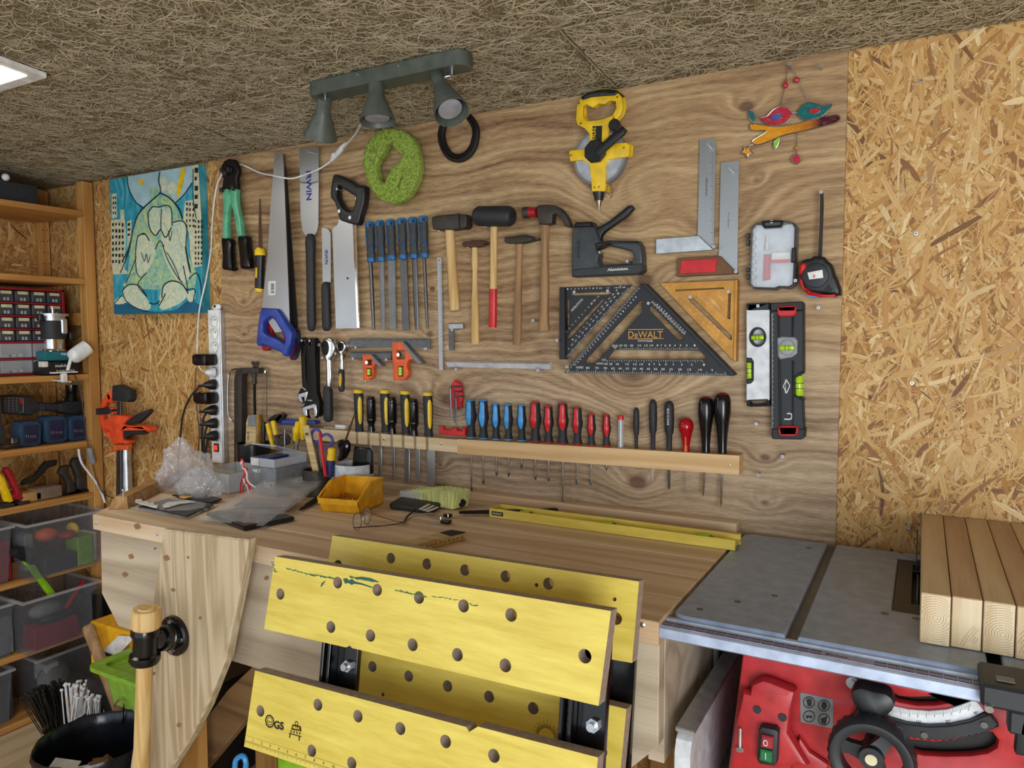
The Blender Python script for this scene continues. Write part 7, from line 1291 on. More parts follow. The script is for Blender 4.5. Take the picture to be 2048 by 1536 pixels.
# ---------------------------------------------------------------- storage crates
Zf = zoomed(0, 1000, 2.8655)
def crate(label, px_, z0, h, x, grp, items):
    ya, yb = onX(*Zf(px_[0])[0], x).y, onX(*Zf(px_[1])[0], x).y
    t_ = thing('storage_crate', label, 'crate', (x - .12, (ya + yb) / 2, z0), grp); th = .002; X0 = x - .26; tp = .012
    def ring(z, s, o=0): return [Vector((X0 + s - o, ya + s - o, z)), Vector((x - s + o, ya + s - o, z)), Vector((x - s + o, yb - s + o, z)), Vector((X0 + s - o, yb - s + o, z))]
    obj('body', MB().loft([ring(z0 + .001, tp), ring(z0 + h, 0), ring(z0 + h, 0, -.003), ring(z0 + .004, tp, -.003)], cap=False).add(ring(z0 + .002, tp), [[0, 1, 2, 3]]), 'crate_plastic', t_, fix=False)
    obj('rim', MB().loft([ring(z0 + h - .006, 0, .008), ring(z0 + h + .002, 0, .008), ring(z0 + h + .002, 0, -.002), ring(z0 + h - .006, 0, -.002), ring(z0 + h - .006, 0, .008)], cap=False), 'film', t_)
    for k, (nm, lb_, m, fy, fz, sy_, sz_, kind) in enumerate(items):
        c = Vector((x - .06 - .02 * (k % 3), ya + (yb - ya) * fy, z0 + .006 + h * fz))
        mb = MB()
        if kind == 'box': mb.box(c - Vector((.04, sy_ / 2, 0)), c + Vector((.04, sy_ / 2, sz_)), .003)
        elif kind == 'rod': mb.rod(c + Vector((0, -sy_ / 2, sz_ * .2)), c + Vector((0, sy_ / 2, sz_)), .010, .007, 12)
        else: mb.ball(c + Vector((0, 0, sz_ / 2)), .5, (.07, sy_, sz_), 14, 10)
        o = obj(nm, mb, m); tag(o, lb_, nm.replace('_', ' '))
crate('clear crate with orange and green things, below the hand planes', ((150, 90), (590, 25)), SZ[5], .205, -2.736, 'clear crates on the shelves', [('green_box', 'dark green box standing in the upper clear crate', 'tub_green', .78, 0, .06, .11, 'box'), ('white_box', 'white card box at the end of the upper clear crate', 'paper', .93, 0, .03, .11, 'box'), ('orange_pouch', 'orange pouch on top inside the upper clear crate', 'orange', .42, .50, .08, .05, 'ball'), ('red_pouch', 'dull red pouch next to the orange one in the crate', 'red_dark', .62, .50, .06, .035, 'ball'), ('yellow_bottle', 'small yellow bottle in the upper clear crate', 'yellow', .74, .52, .03, .05, 'ball'), ('grey_clamp', 'grey plastic clamp at the left inside the upper clear crate', 'grey', .13, .1, .03, .13, 'box'), ('dark_case', 'dark case at the bottom of the upper clear crate', 'tool_dark', .45, 0, .12, .06, 'box')])
crate('clear crate full of red straps and tools, one shelf lower', ((130, 480), (565, 410)), SZ[6], .200, -2.736, 'clear crates on the shelves', [('red_strap_bundle', 'red strap bundle lying in the lower clear crate', 'red_dark', .45, .0, .16, .08, 'box'), ('grey_bag', 'crumpled grey bag over the red straps', 'grey', .42, .45, .12, .06, 'ball'), ('red_level', 'red flat tool slanting up in the lower clear crate', 'red', .85, .3, .08, .12, 'rod'), ('cable_bundle', 'black cable bundle lying over the red straps', 'black', .5, .35, .13, .04, 'ball')])
for z0, h, lb_, m in ((SZ[5], .20, 'clear crate with reddish parts at the photo edge, upper one', 'red_dark'), (SZ[6], .19, 'clear crate with grey parts at the photo edge, middle one', 'grey'), (.026, .19, 'clear crate at the photo edge on the bottom board', 'tool_dark')):
    crate(lb_, ((-500, 100), (62 if z0 > .4 else 52 if z0 > .1 else 30, 100)), z0, h, -2.80, 'clear crates on the shelves', [('packed_parts', ('reddish parts packed in the upper crate at the photo edge' if z0 > .4 else 'grey parts packed in the middle crate at the photo edge' if z0 > .1 else 'dark parts packed in the bottom crate at the photo edge'), m, .85, 0, .10, h * .7, 'box')])
crate('low clear crate with a white paper roll on the bottom board', ((215, 880), (560, 840)), .026, .185, -2.80, 'clear crates on the shelves', [('paper_roll', 'pale round roll inside the low crate', 'paper_grey', .38, .1, .12, .11, 'ball'), ('paper_label', 'printed white label on the low crate contents', 'paper', .32, .35, .05, .07, 'box')])
obj('shelf_board', MB().box((-3.12, -1.05, .004), (-2.78, -.037, .026), .002), 'shelf_pine', sh)
tag(obj('red_box', MB().box((-3.0, -.33, SZ[5] + .001), (-2.83, -.27, SZ[5] + .06), .003), 'brown'), 'brown box between the two upper crates', 'box')
gt = thing('spring_clamp', 'lime green and black strap clamp hanging over the shelf edge', 'clamp', (-2.79, -.28, .45))
def xp(pts, x, th, bev, sm_=2): P = [onX(a, b, x) for a, b in Zf(*pts)]; P = spread([(p.y, p.z, 0) for p in P], sm_); return MB().flat(P, th, bev=bev, fr=(Vector((x, 0, 0)), Vector((0, 1, 0)), UPZ, Vector((1, 0, 0))), seg=2)
obj('arm', xp(((135, 350), (175, 345), (210, 380), (240, 430), (320, 530), (285, 552), (220, 460), (170, 400)), -2.77, .02, .004), 'lime', gt); obj('reel', xp(((85, 290), (120, 270), (190, 280), (225, 320), (220, 360), (180, 378), (130, 345), (90, 330)), -2.765, .04, .008), 'black', gt)
c = onX(*Zf((190, 342))[0], -2.763); obj('reel_wheel', MB().tube([c + Vector((0, .013 * math.cos(k * PI / 8), .013 * math.sin(k * PI / 8))) for k in range(16)], .003, 8, closed=True).box(c - Vector((.002, .012, .002)), c + Vector((.002, .012, .002))).box(c - Vector((.002, .002, .012)), c + Vector((.002, .002, .012))), 'black', gt)
# ---------------------------------------------------------------- things on the bench
from mathutils import noise as mn
Zh = zoomed(240, 840, 3.531); Zx = zoomed(480, 820, 9.036); Zp = zoomed(60, 1220, 4.8625); Zr = zoomed(760, 960, 4.6545)
def one(name, label, cat, mb, m, group=None, **k): return tag(obj(name, mb, m, **k), label, cat, group)
def cup(c, r, z0, z1, wall=.003, r2=None):
    r2 = r2 or r; c = Vector(c); return MB().turn(Vector((c.x, c.y, z0)), Vector((c.x, c.y, z1)), [(0, r2 * .9), (.02, r2), (.98, r), (1, r - wall * .5), (.98, r - wall), (.06, r2 - wall), (.05, .0001)], 36, cap=True)
BZ = BT + .0008
one('mug', 'wide pale blue-white mug holding a phone', 'mug', cup((-1.383, -.152, 0), .054, BZ, BZ + .089), 'mug')
ph_ = thing('mobile_phone', 'black mobile phone standing in the pale mug', 'phone', (-1.34, -.21, BZ + .02)); obj('phone_body', MB().plate(Z5((1052, 925), (1160, 938), (1178, 955), (1186, 1120), (1172, 1130), (1040, 1122), (1035, 1080)), .150, .010, bev=.004, smooth=0, seg=2), 'black_gloss', ph_); obj('phone_screen', MB().plate(Z5((1060, 940), (1145, 948), (1148, 1040), (1050, 1035)), .1506, .0012), 'ink', ph_)
one('pot', 'dark grey pot marked 8 holding scissors and pencils', 'pot', cup((-1.478, -.20, 0), .039, BZ, BZ + .072), 'iron'); p = onY(*Zx((1465, 1215))[0], -.2405)
text('8', 'lettering', 'ink', bpy.data.objects['pot'], p, Vector((.1, 0, .99)), Vector((-.99, 0, .1)), .012, .013, .0004)
one('pot', 'glossy black pot holding folding rules and yellow pliers', 'pot', cup((-1.87, -.075, 0), .052, BZ, BZ + .105), 'pot_dark')
yb_ = .075
fr_ = thing('folding_rule', 'folded pale wooden rule standing upright in the black pot', 'folding rule', (-1.9, -.09, BZ + .1)); obj('rule_stack', MB().plate(Zx((100, 640), (112, 220), (150, 95), (290, 92), (282, 640)), .095, .012), 'rule_wood', fr_); obj('dark_ends', MB().plate(Zx((135, 300), (148, 97), (284, 95), (278, 300)), .0965, .002), 'grey', fr_); vtext('YEUS', *Zx((168, 560))[0], Zx((0, 390))[0][1], 4, .0957, 'ink', fr_, down=False)
one('folding_rule', 'older green-brown folding rule standing behind the pale one', 'folding rule', MB().plate(Zx((288, 650), (285, 230), (310, 85), (345, 85), (372, 220), (360, 650)), .085, .014), 'brass'); one('marker_pen', 'black marker pen standing in the black pot', 'pen', spin(MB(), *Zx((425, 215), (425, 700)), [(0, 4), (.02, 4.8), (.4, 4.8), (.41, 4.2), (1, 4.2)], .07), 'black')
pk = thing('pliers', 'old pliers with two yellow handles sticking up from the black pot', 'pliers', (-1.83, -.1, BZ + .08))
obj('handle', spin(MB(), *Zx((492, 245), (605, 700)), [(0, 3.2), (.04, 4.2), (1, 4)], .10), 'yellow', pk); obj('handle', spin(MB(), *Zx((595, 195), (650, 450)), [(0, 3.6), (.06, 5), (1, 4.6)], .09), 'yellow', pk)
obj('jaws', MB().plate(Zx((610, 490), (650, 445), (770, 420), (840, 450), (880, 520), (860, 620), (760, 660), (660, 690), (640, 640), (665, 600)), .095, .012, [Zx((670, 490), (740, 470), (790, 490), (700, 520))], .003), 'iron', pk)
kn = thing('snips', 'yellow handled snips with bright blades beside the wooden stick', 'snips', (-1.6, -.1, BZ + .06)); obj('handle', spin(MB(), *Zx((1060, 210), (1000, 560)), [(0, 4), (.05, 6.5), (.9, 6), (1, 4)], .08), 'yellow', kn); obj('handle', spin(MB(), *Zx((1140, 110), (1130, 540)), [(0, 5), (.05, 8), (.5, 7.5), (1, 3)], .07), 'yellow', kn); obj('blade', MB().plate(Zx((960, 560), (1020, 500), (1070, 520), (1040, 640), (1000, 1000), (940, 1000)), .08, .006, bev=.001), 'chrome', kn)
one('awl', 'bright steel spike standing between pliers and snips', 'awl', spin(MB(), *Zx((806, 340), (812, 900)), [(0, .4), (.3, 1.4), (1, 1.4)], .10), 'steel')
bcl = thing('pipe_clamp', 'blue bar clamp with grey jaw lying on the pine rail', 'clamp', (-1.6, -.02, 1.112)); obj('bar', MB().plate(Zx((690, 262), (760, 172), (1330, 200), (1342, 262)), .034, .03, bev=.003), 'blue', bcl); obj('jaw', MB().plate(Zx((478, 200), (500, 165), (600, 90), (740, 60), (782, 85), (770, 140), (700, 240), (600, 235), (520, 215)), .036, .02, [Zx((650, 170), (720, 100), (750, 110), (680, 190))], .003), 'iron', bcl)
st_ = thing('paint_stick', 'flat wooden stick with a small black logo leaning in the dark grey pot', 'stick', (-1.48, -.2, BZ + .05)); obj('stick', MB().plate(Zx((1128, 282), (1235, 272), (1450, 1250), (1345, 1270)), .205, .003), 'rule_wood', st_); obj('printed_logo', MB().plate(Zx((1178, 455), (1180, 425), (1205, 408), (1235, 422), (1240, 450), (1222, 448), (1210, 425), (1200, 450)), .2056, .0008).plate(Zx((1185, 462), (1245, 457), (1246, 466), (1186, 471)), .2056, .0008), 'ink', st_)
sc2 = thing('scissors', 'scissors with violet-blue ring handles in the dark grey pot', 'scissors', (-1.45, -.18, BZ + .04))
for cx, cy, rx, ry in ((1375, 470, 85, 120), (1555, 565, 118, 128)): obj('ring_handle', MB().tube([P3(q, .19) for q in Zx(*[(cx + rx * math.cos(k * PI / 10), cy + ry * math.sin(k * PI / 10)) for k in range(20)])], .0042, 8, closed=True), 'violet', sc2)
obj('blade', MB().plate(Zx((1340, 590), (1400, 580), (1480, 1200), (1440, 1200)), .19, .003), 'steel', sc2)
one('pencil', 'thick red pencil leaning in the dark grey pot', 'pencil', spin(MB(), *Zx((1435, 385), (1550, 1200)), [(0, .5), (.07, 3.4), (1, 3.6)], .215, 6), 'red')
gh = thing('multitool', 'navy handle with yellow end standing in the dark grey pot', 'tool', (-1.42, -.2, BZ + .05)); obj('handle', spin(MB(), *Zx((1650, 760), (1625, 1200)), [(0, 8), (1, 8)], .20), 'blue_deep', gh); obj('yellow_end', spin(MB(), *Zx((1662, 680), (1645, 900)), [(0, 4), (.1, 8), (.9, 8.6), (1, 8.6)], .20), 'yellow', gh)
one('glossy_gadget', 'black glossy gadget with green mark leaning beside the mug', 'gadget', MB().plate(Zx((1735, 570), (1800, 535), (1890, 555), (1935, 620), (1925, 750), (1860, 880), (1780, 930), (1740, 900), (1780, 760)), .17, .02, bev=.004, smooth=1), 'black_gloss')
pb = thing('paint_brush', 'thin artist brush with gold ferrule leaning against the chisels', 'brush', (-1.42, -.1, BZ + .1)); a, b = Z5((1068, 660), (980, 915)); A, B = onY(*a, -.05), onY(*b, -.16); obj('handle', MB().rod(A.lerp(B, .38), B, .0028, .0034, 10), 'brown', pb); obj('ferrule', MB().rod(A.lerp(B, .12), A.lerp(B, .38), .0016, .0028, 10), 'brass', pb); obj('bristles', MB().rod(A, A.lerp(B, .12), .0003, .0016, 8), 'ink', pb)
p = onZ(*Zx((1740, 340))[0], 1.1125); one('paper_sheet', 'small white folded paper on the pine rail', 'paper', MB().box(p - Vector((.05, .0, 0)), p + Vector((.035, .026, .0015))), 'paper'); one('eraser', 'worn whitish block on the folded paper', 'eraser', MB().box(p + Vector((-.012, .004, .002)), p + Vector((.030, .022, .012)), .003), 'white')
# boxes
nb = thing('grey_box', 'grey cardboard box with white lettering behind the clear film bag', 'box', (-1.598, -.22, BZ)); obj('box_body', MB().box((-1.645, -.281, BZ), (-1.552, -.159, 1.030), .0015), 'grey_box', nb)
text('NKT', 'lettering', 'white', nb, (-1.641, -.2813, 1.013), (1, 0, 0), (0, 0, 1), .030, .009, .0005, .02); text('NKT', 'lettering', 'white', nb, (-1.598, -.2813, .972), (1, 0, 0), (0, 0, 1), .04, .018, .0005, .02); text('NKT', 'lettering', 'white', nb, (-1.5515, -.225, .975), (0, 1, 0), (0, 0, 1), .045, .016, .0005, .02)
def tray(name, label, x0, y0, x1, y1, z0, h, m, lid=None):
    t_ = thing(name, label, 'box', ((x0 + x1) / 2, (y0 + y1) / 2, z0)); w = .0018; mb = MB()
    for a, b in (((x0, y0), (x1, y0 + w)), ((x0, y1 - w), (x1, y1)), ((x0, y0), (x0 + w, y1)), ((x1 - w, y0), (x1, y1))): mb.box((a[0], a[1], z0), (b[0], b[1], z0 + h))
    mb.box((x0, y0, z0), (x1, y1, z0 + w)); obj('tray', mb, m, t_, fix=False)
    if lid: lb2 = MB().box((0, 0, 0), (x1 - x0, y1 - y0, .004), .001); lb2.xform(Matrix.Translation((x0, y1, z0 + h)) @ Matrix.Rotation(lid, 4, 'X') @ Matrix.Translation((0, -(y1 - y0), 0))); obj('lid', lb2, m, t_)
    return t_
t1b = tray('screw_box', 'open clear box with blue card and screws on the grey box', -1.648, -.283, -1.554, -.162, 1.0310, .024, 'clear_plastic', -.30)
obj('blue_card', MB().box((-1.640, -.278, 1.034), (-1.585, -.20, 1.056)), 'blue_deep', t1b); obj('label', MB().box((-1.645, -.2842, 1.034), (-1.615, -.2832, 1.053)), 'paper', t1b)
for i in range(14): p = Vector((random.Random(i).uniform(-1.578, -1.562), random.Random(i + 50).uniform(-.27, -.18), 1.036)); one('box_screw', 'grey screw heaped in the open clear box', 'screw', MB().rod(p, p + Vector((random.Random(i).uniform(-.01, .01), .004, .014)), .003, .001, 8), 'steel', 'screws in the open clear box')
tray('empty_box', 'closed empty clear box left of the grey lettered box', -1.86, -.315, -1.70, -.15, BZ, .055, 'clear_plastic', 0.0); tb_ = tray('fixings_box', 'small clear box of fixings behind the yellow bin', -1.215, -.165, -1.135, -.085, BZ, .030, 'clear_plastic', 0.0); obj('contents', MB().box((-1.21, -.16, BZ + .002), (-1.14, -.09, BZ + .022), .006), 'grey', tb_)
# yellow parts bin
yb2 = thing('parts_bin', 'yellow open-fronted plastic bin with loose screws', 'bin', (-1.28, -.30, BZ)); Rz = Matrix.Translation((-1.325, -.355, BZ)) @ Matrix.Rotation(.20, 4, 'Z')
W_, D_, Hb, Hf = .112, .135, .070, .036; w = .0028
def q3(lst): return [Rz @ Vector(p) for p in lst]
mb = MB(); side = [(0.012, 0), (D_, 0), (D_, Hb), (D_ * .45, Hb), (.018, Hf), (0, Hf)]
for x in (0, W_ - w): mb.loft([q3([(x + s_, y, z) for y, z in side]) for s_ in (0, w)])
mb.loft([q3([(0, 0, Hf - .014), (0, 0, Hf), (0, -.002, Hf), (0, -.002, Hf - .014)]), q3([(W_, 0, Hf - .014), (W_, 0, Hf), (W_, -.002, Hf), (W_, -.002, Hf - .014)])])
mb.loft([q3([(0, 0, Hf), (0, .012, 0), (0, .012 + w, w), (0, w, Hf)]), q3([(W_, 0, Hf), (W_, .012, 0), (W_, .012 + w, w), (W_, w, Hf)])]).loft([q3([(0, D_ - w, 0), (0, D_, 0), (0, D_, Hb), (0, D_ - w, Hb)]), q3([(W_, D_ - w, 0), (W_, D_, 0), (W_, D_, Hb), (W_, D_ - w, Hb)])]).loft([q3([(0, .012, 0), (0, D_, 0), (0, D_, w), (0, .012, w)]), q3([(W_, .012, 0), (W_, D_, 0), (W_, D_, w), (W_, .012, w)])])
obj('bin_body', mb, 'bin_yellow', yb2); mb = MB()
for x in (-.003, W_): mb.loft([q3([(x, D_ * .45, Hb - .004), (x + .003, D_ * .45, Hb - .004), (x + .003, D_ * .45, Hb + .001), (x, D_ * .45, Hb + .001)]), q3([(x, D_, Hb - .004), (x + .003, D_, Hb - .004), (x + .003, D_, Hb + .001), (x, D_, Hb + .001)])]); mb.loft([q3([(x, 0, Hf - .004), (x + .003, 0, Hf - .004), (x + .003, 0, Hf + .002), (x, 0, Hf + .002)]), q3([(x, D_ * .45, Hb - .004), (x + .003, D_ * .45, Hb - .004), (x + .003, D_ * .45, Hb + .001), (x, D_ * .45, Hb + .001)])])
obj('rim', mb, 'bin_yellow', yb2); R2 = random.Random(9); sp_ = None
for i in range(46):
    p = Rz @ Vector((R2.uniform(.012, W_ - .012), R2.uniform(.022, D_ - .03), .006 + R2.uniform(0, .016)))
    if sp_ is None: mb = MB().turn(p, p + Vector((.024, 0, 0)), [(0, .0035), (.06, .0035), (.12, .0014), (.9, .0014), (1, .0002)], 8); sp_ = obj('loose_screw', mb, 'brass'); tag(sp_, 'small brass-coloured screw heaped in the yellow bin', 'screw', 'screws in the yellow bin'); o = sp_
    else: o = copy_tree(sp_)
    o.location = p; o.rotation_euler = (0, R2.uniform(-.5, .5), R2.uniform(0, 6.28))
# film bags
def film(name, label, rim, zf, nu=34, nv=24, amp=.008, seed=0, th=.003):
    a, b, c, d = [Vector(q) for q in rim]; mb = MB(); vs = []
    for lay in (0, 1):
        for j in range(nv + 1):
            for i in range(nu + 1):
                u, v = i / nu, j / nv; p = a.lerp(b, u).lerp(d.lerp(c, u), v); e = min(1, 5 * min(u, 1 - u, v, 1 - v))
                n1 = mn.noise(p * 22 + Vector((seed, 0, 0))) + .6 * abs(mn.noise(Vector((p.x * 60, p.y * 25, seed)))); edge = 1 + .03 * mn.noise(p * 30)
                z = p.z + (zf(u, v) + amp * n1 * e if lay == 0 else 0) * (1 if lay == 0 else 0) + (0 if lay else .0012)
                vs.append(Vector((p.x, p.y, z)) + Vector((.006 * mn.noise(Vector((v * 9, seed, 1))), .008 * mn.noise(Vector((u * 9, seed, 4))), 0)))
    n = (nu + 1); fs = []; off = n * (nv + 1)
    for j in range(nv):
        for i in range(nu): q = [j * n + i, j * n + i + 1, (j + 1) * n + i + 1, (j + 1) * n + i]; fs.append(q); fs.append([k + off for k in q[::-1]])
    t_ = thing(name, label, 'bag', ((a + c) / 2)); mb.add(vs, fs); obj('film', mb, 'film', t_, ang=80, fix=False); return t_
R4_ = lambda q, z: onZ(*Zh(q)[0], z)
bagf = film('film_bag', 'large clear film bag with black packs, lying at the bench front', [R4_((540, 725), BZ + .001), R4_((1010, 772), BZ + .001), R4_((1460, 425), BZ + .04), R4_((1090, 400), BZ + .045)], lambda u, v: .016 * math.sin(PI * u) ** .6 * math.sin(PI * min(1, v * 1.2)) ** .5 + .006, seed=3)
obj('black_pack', MB().box((-.095, -.065, 0), (.10, .065, .010), .003, Matrix.Translation((-1.42, -.49, BZ + .001)) @ Matrix.Rotation(-.25, 4, 'Z')), 'pot_dark', bagf); obj('grey_pack', MB().box((-.07, -.04, 0), (.07, .04, .006), .002, Matrix.Translation((-1.47, -.39, BZ + .012)) @ Matrix.Rotation(.5, 4, 'Z')), 'grey', bagf)
bagl = film('film_bag', 'flat clear packet with black lining and zigzag white strip at the bench corner', [R4_((60, 625), BZ + .001), R4_((480, 700), BZ + .001), R4_((690, 600), BZ + .003), R4_((330, 545), BZ + .003)], lambda u, v: .009 * math.sin(PI * u) ** .5 * math.sin(PI * v) ** .5, amp=.004, seed=8)
a, b, c, d = [R4_(q, BZ + .006) for q in ((130, 615), (470, 680), (660, 600), (340, 560))]; TB = (Vector((0, 0, BZ + .008)), *TZ[1:])
obj('black_sheet', MB().flat([(p.x, p.y) for p in (a, b, c, d)], .004, fr=TB), 'black', bagl)
zz = [R4_(q, BZ) for q in ((110, 605), (150, 600), (165, 618), (190, 612), (205, 632), (232, 626), (248, 645), (272, 640), (262, 662), (225, 655), (165, 640), (108, 622))]; obj('zigzag_strip', MB().flat([(p.x, p.y) for p in zz], .002, fr=(Vector((0, 0, BZ + .0165)), *TZ[1:])), 'white', bagl)
zz = [R4_(q, BZ) for q in ((300, 645), (340, 622), (480, 608), (530, 618), (430, 630), (350, 655), (310, 658))]; obj('white_sheet', MB().flat([(p.x, p.y) for p in zz], .002, fr=(Vector((0, 0, BZ + .016)), *TZ[1:])), 'paper', bagl)
zz = [R4_(q, BZ + .01) for q in ((415, 550), (430, 542), (515, 545), (455, 563))]; one('orange_tag', 'bright orange paper tag between the two clear packets', 'tag', MB().flat([(p.x, p.y) for p in zz], .001, fr=(Vector((0, 0, BZ + .013)), *TZ[1:])), 'bin_yellow')
zz = [R4_(q, BZ) for q in ((370, 545), (560, 535), (720, 575), (640, 600), (500, 580))]; one('black_card', 'black card under the crumpled clear bag', 'card', MB().flat([(p.x, p.y) for p in zz], .004, fr=TB), 'black')
def blob(c, r, sc_, seed, amp=.30):
    b = bmesh.new(); bmesh.ops.create_icosphere(b, subdivisions=5, radius=1)
    for v in b.verts:
        n = v.co.normalized(); f = 1 + amp * (mn.noise(n * 1.6 + Vector((seed, 0, 0))) + .5 * abs(mn.noise(n * 4 + Vector((seed, 3, 0)))) - .35 * abs(mn.noise(n * 9 + Vector((0, seed, 0)))))
        v.co = Vector(c) + Vector((n.x * sc_[0], n.y * sc_[1], n.z * sc_[2])) * r * f; v.co.z = max(v.co.z, BZ)
    mb = MB().bm(b); b.free(); return mb
cbg = thing('crumpled_bag', 'crumpled clear plastic bag heaped beside the power strip', 'bag', (-1.84, -.33, BZ)); obj('film', blob((-1.86, -.34, BZ + .045), .085, (1.0, .65, .95), 1.3, .45), 'film', cbg, ang=25, fix=False); obj('inner_bag', blob((-1.745, -.375, BZ + .025), .062, (1.1, .8, .8), 4.2), 'film', cbg, ang=25, fix=False)
kd = thing('knotted_cord', 'red and white cord tied in a knot standing before the grey box', 'cord', (-1.66, -.33, BZ)); yk = .335
for m, ls in (('red', (((60, 1060), (80, 1160), (40, 1250), (15, 1350), (5, 1520)), ((75, 1060), (110, 1190), (120, 1280), (60, 1400), (55, 1520)), ((100, 1200), (150, 1330), (200, 1420), (225, 1520)), ((5, 960), (20, 900), (50, 905), (60, 960), (30, 1000), (100, 1040), (135, 1060), (120, 1085)), ((110, 1220), (160, 1400), (180, 1520)))), ('white', (((85, 1060), (125, 1150), (130, 1250), (190, 1340), (290, 1400)), ((15, 980), (35, 925), (55, 940), (40, 1000), (60, 1060), (110, 1090)), ((60, 1240), (90, 1330), (140, 1400), (160, 1520))))):
    for l in ls: obj('strand', MB().tube([P3(q, yk) for q in Zx(*l)], .0022, 7, smooth=4), m, kd)
# glasses, wallet, keys, brush, pencils, rules, level
gl = thing('eyeglasses', 'thin-rimmed eyeglasses standing with dark temples on the bench', 'glasses', (-1.12, -.40, BZ))
def gp(q, z): return onZ(*Z5(q)[0], z)
pl1 = [gp((1075, 1520), BZ + .004), gp((1158, 1462), BZ + .004)]
for k, (b0, tq) in enumerate(((Vector((-1.118, -.447, 0)), (1118, 1388)), (Vector((-1.135, -.393, 0)), (1205, 1340)))):
    c = Vector((b0.x, b0.y, BZ + .021)); u = Vector((-.30, .95, .0)).normalized(); n_ = 28
    ring = [c + u * (.0235 * math.cos(2 * PI * j / n_)) + Vector((-.10, 0, .99)) * (.0195 * math.sin(2 * PI * j / n_)) for j in range(n_)]
    obj('rim', MB().tube(ring, .0009, 6, closed=True), 'steel_dark', gl); obj('lens', MB().add([p for p in ring] + [p + Vector((.0006, 0, 0)) for p in ring], [list(range(n_)), list(range(n_, 2 * n_))[::-1]]), 'glass', gl, fix=False)
obj('bridge', MB().tube([Vector((-1.122, -.425, BZ + .028)), Vector((-1.118, -.420, BZ + .033)), Vector((-1.130, -.415, BZ + .028))], .001, 6, smooth=3), 'steel_dark', gl)
for dy in (-.428, -.413): obj('nose_pad', MB().ball(Vector((-1.117, dy, BZ + .022)), .004, (.5, .8, 1.3), 10, 8), 'white', gl)
obj('temple', MB().tube([Vector((-1.110, -.468, BZ + .012)), gp((1380, 1492), BZ + .003), gp((1440, 1440), BZ + .004), gp((1500, 1385), BZ + .012)], [.0011] * 3 + [.0026] * 3, 6, smooth=3), 'black', gl); obj('temple', MB().tube([Vector((-1.148, -.372, BZ + .022)), gp((1380, 1478), BZ + .008), gp((1430, 1470), BZ + .004)], [.0011] * 3 + [.0024] * 3, 6, smooth=3), 'brown', gl)
wq = [onZ(*q, BZ) for q in Zr((90, 262), (190, 200), (470, 212), (590, 240), (520, 300), (350, 305), (200, 285), (110, 275))]; wa = thing('wallet', 'black leather card wallet showing a fan of white card edges', 'wallet', (-1.12, -.21, BZ)); obj('leather', MB().flat([(p.x, p.y) for p in wq], .014, bev=.004, fr=(Vector((0, 0, BZ + .014)), *TZ[1:]), seg=2), 'leather', wa)
for k in range(3): cq = [onZ(*q, BZ + .015) for q in Zr((360 + k * 32, 270 + k * 10), (450 + k * 40, 222 + k * 14), (470 + k * 40, 226 + k * 14), (384 + k * 34, 276 + k * 10))]; obj('card', MB().flat([(p.x, p.y) for p in cq], .001, fr=(Vector((0, 0, BZ + .0155)), *TZ[1:])), 'paper', wa)
ky = thing('key_bunch', 'bunch of keys with black fobs beside the wallet', 'keys', (-1.0, -.28, BZ)); 
for a, b in (((440, 403), (570, 395)), ((460, 350), (600, 362)), ((260, 325), (500, 312))): A, B = [onZ(*q, BZ + .003) for q in Zr(a, b)]; obj('key', MB().loft([[A + Vector((0, -.002, 0)), A + Vector((0, .002, 0)), A + Vector((0, .002, .002)), A + Vector((0, -.002, .002))], [B + Vector((0, -.004, 0)), B + Vector((0, .004, 0)), B + Vector((0, .004, .002)), B + Vector((0, -.004, .002))]]), 'steel', ky)
for q, r in (((615, 388), .012), ((630, 330), .010)): p = onZ(*Zr(q)[0], BZ + .005); obj('key_fob', MB().box(p - Vector((r, r * .7, .004)), p + Vector((r, r * .7, .005)), .003, seg=2), 'black_gloss', ky)
c = onZ(*Zr((600, 345))[0], BZ + .012); obj('key_ring', MB().tube([c + Vector((.010 * math.cos(k * PI / 8), .007 * math.sin(k * PI / 8), .008 * math.sin(k * PI / 8))) for k in range(16)], .0008, 6, closed=True), 'chrome', ky)
br = thing('hand_brush', 'hand brush with pale yellow-green bristles and black handle', 'brush', (-1.08, -.14, BZ)); H1, H2 = onZ(*Zr((820, 300))[0], BZ + .008), onZ(*Zr((1660, 285))[0], BZ + .012)
bh = MB().turn(H1 - (H2 - H1) * .1, H2, [(0, .006), (.05, .008), (.40, .010), (.5, .010), (.8, .010), (.97, .014), (1, .008)], 16, sq=.55, side=Vector((0, 0, 1)).cross((H2 - H1).normalized())); obj('handle', bh, 'black_gloss', br)
mat('bristle', 'd9dc8a', .6, var=.12, sc=30); R3 = random.Random(5); mb = MB(); U_ = (H2 - H1).normalized(); 
a0_ = onZ(*Zr((300, 205))[0], BZ + .004); a1_ = onZ(*Zr((780, 292))[0], BZ + .002)
for i in range(2600):
    t_ = R3.random(); s_ = R3.random(); base_ = a0_.lerp(a1_, t_) + Vector((-.034, .0, 0)) + Vector((.01, .055, 0)) * (s_) + Vector((0, 0, .001)); tip = base_ + Vector((-.004 + R3.uniform(-.006, .006), .012 + R3.uniform(-.006, .006), .020 + .020 * min(1, t_ * 1.6) + R3.uniform(-.003, .003))); w2 = Vector((.0009, .0004, 0)); mb.add([base_ - w2, base_ + w2, tip + w2 * .5, tip - w2 * .5], [[0, 1, 2, 3]])
obj('brush_back', MB().turn(a0_ + Vector((.02, .045, .010)), a1_ + Vector((-.02, .035, .010)), [(0, .008), (.1, .014), (.9, .014), (1, .008)], 16, sq=.5), 'black', br)
bro = obj('bristles', mb, 'bristle', br, flat=True, fix=False); bro['kind'] = 'stuff'
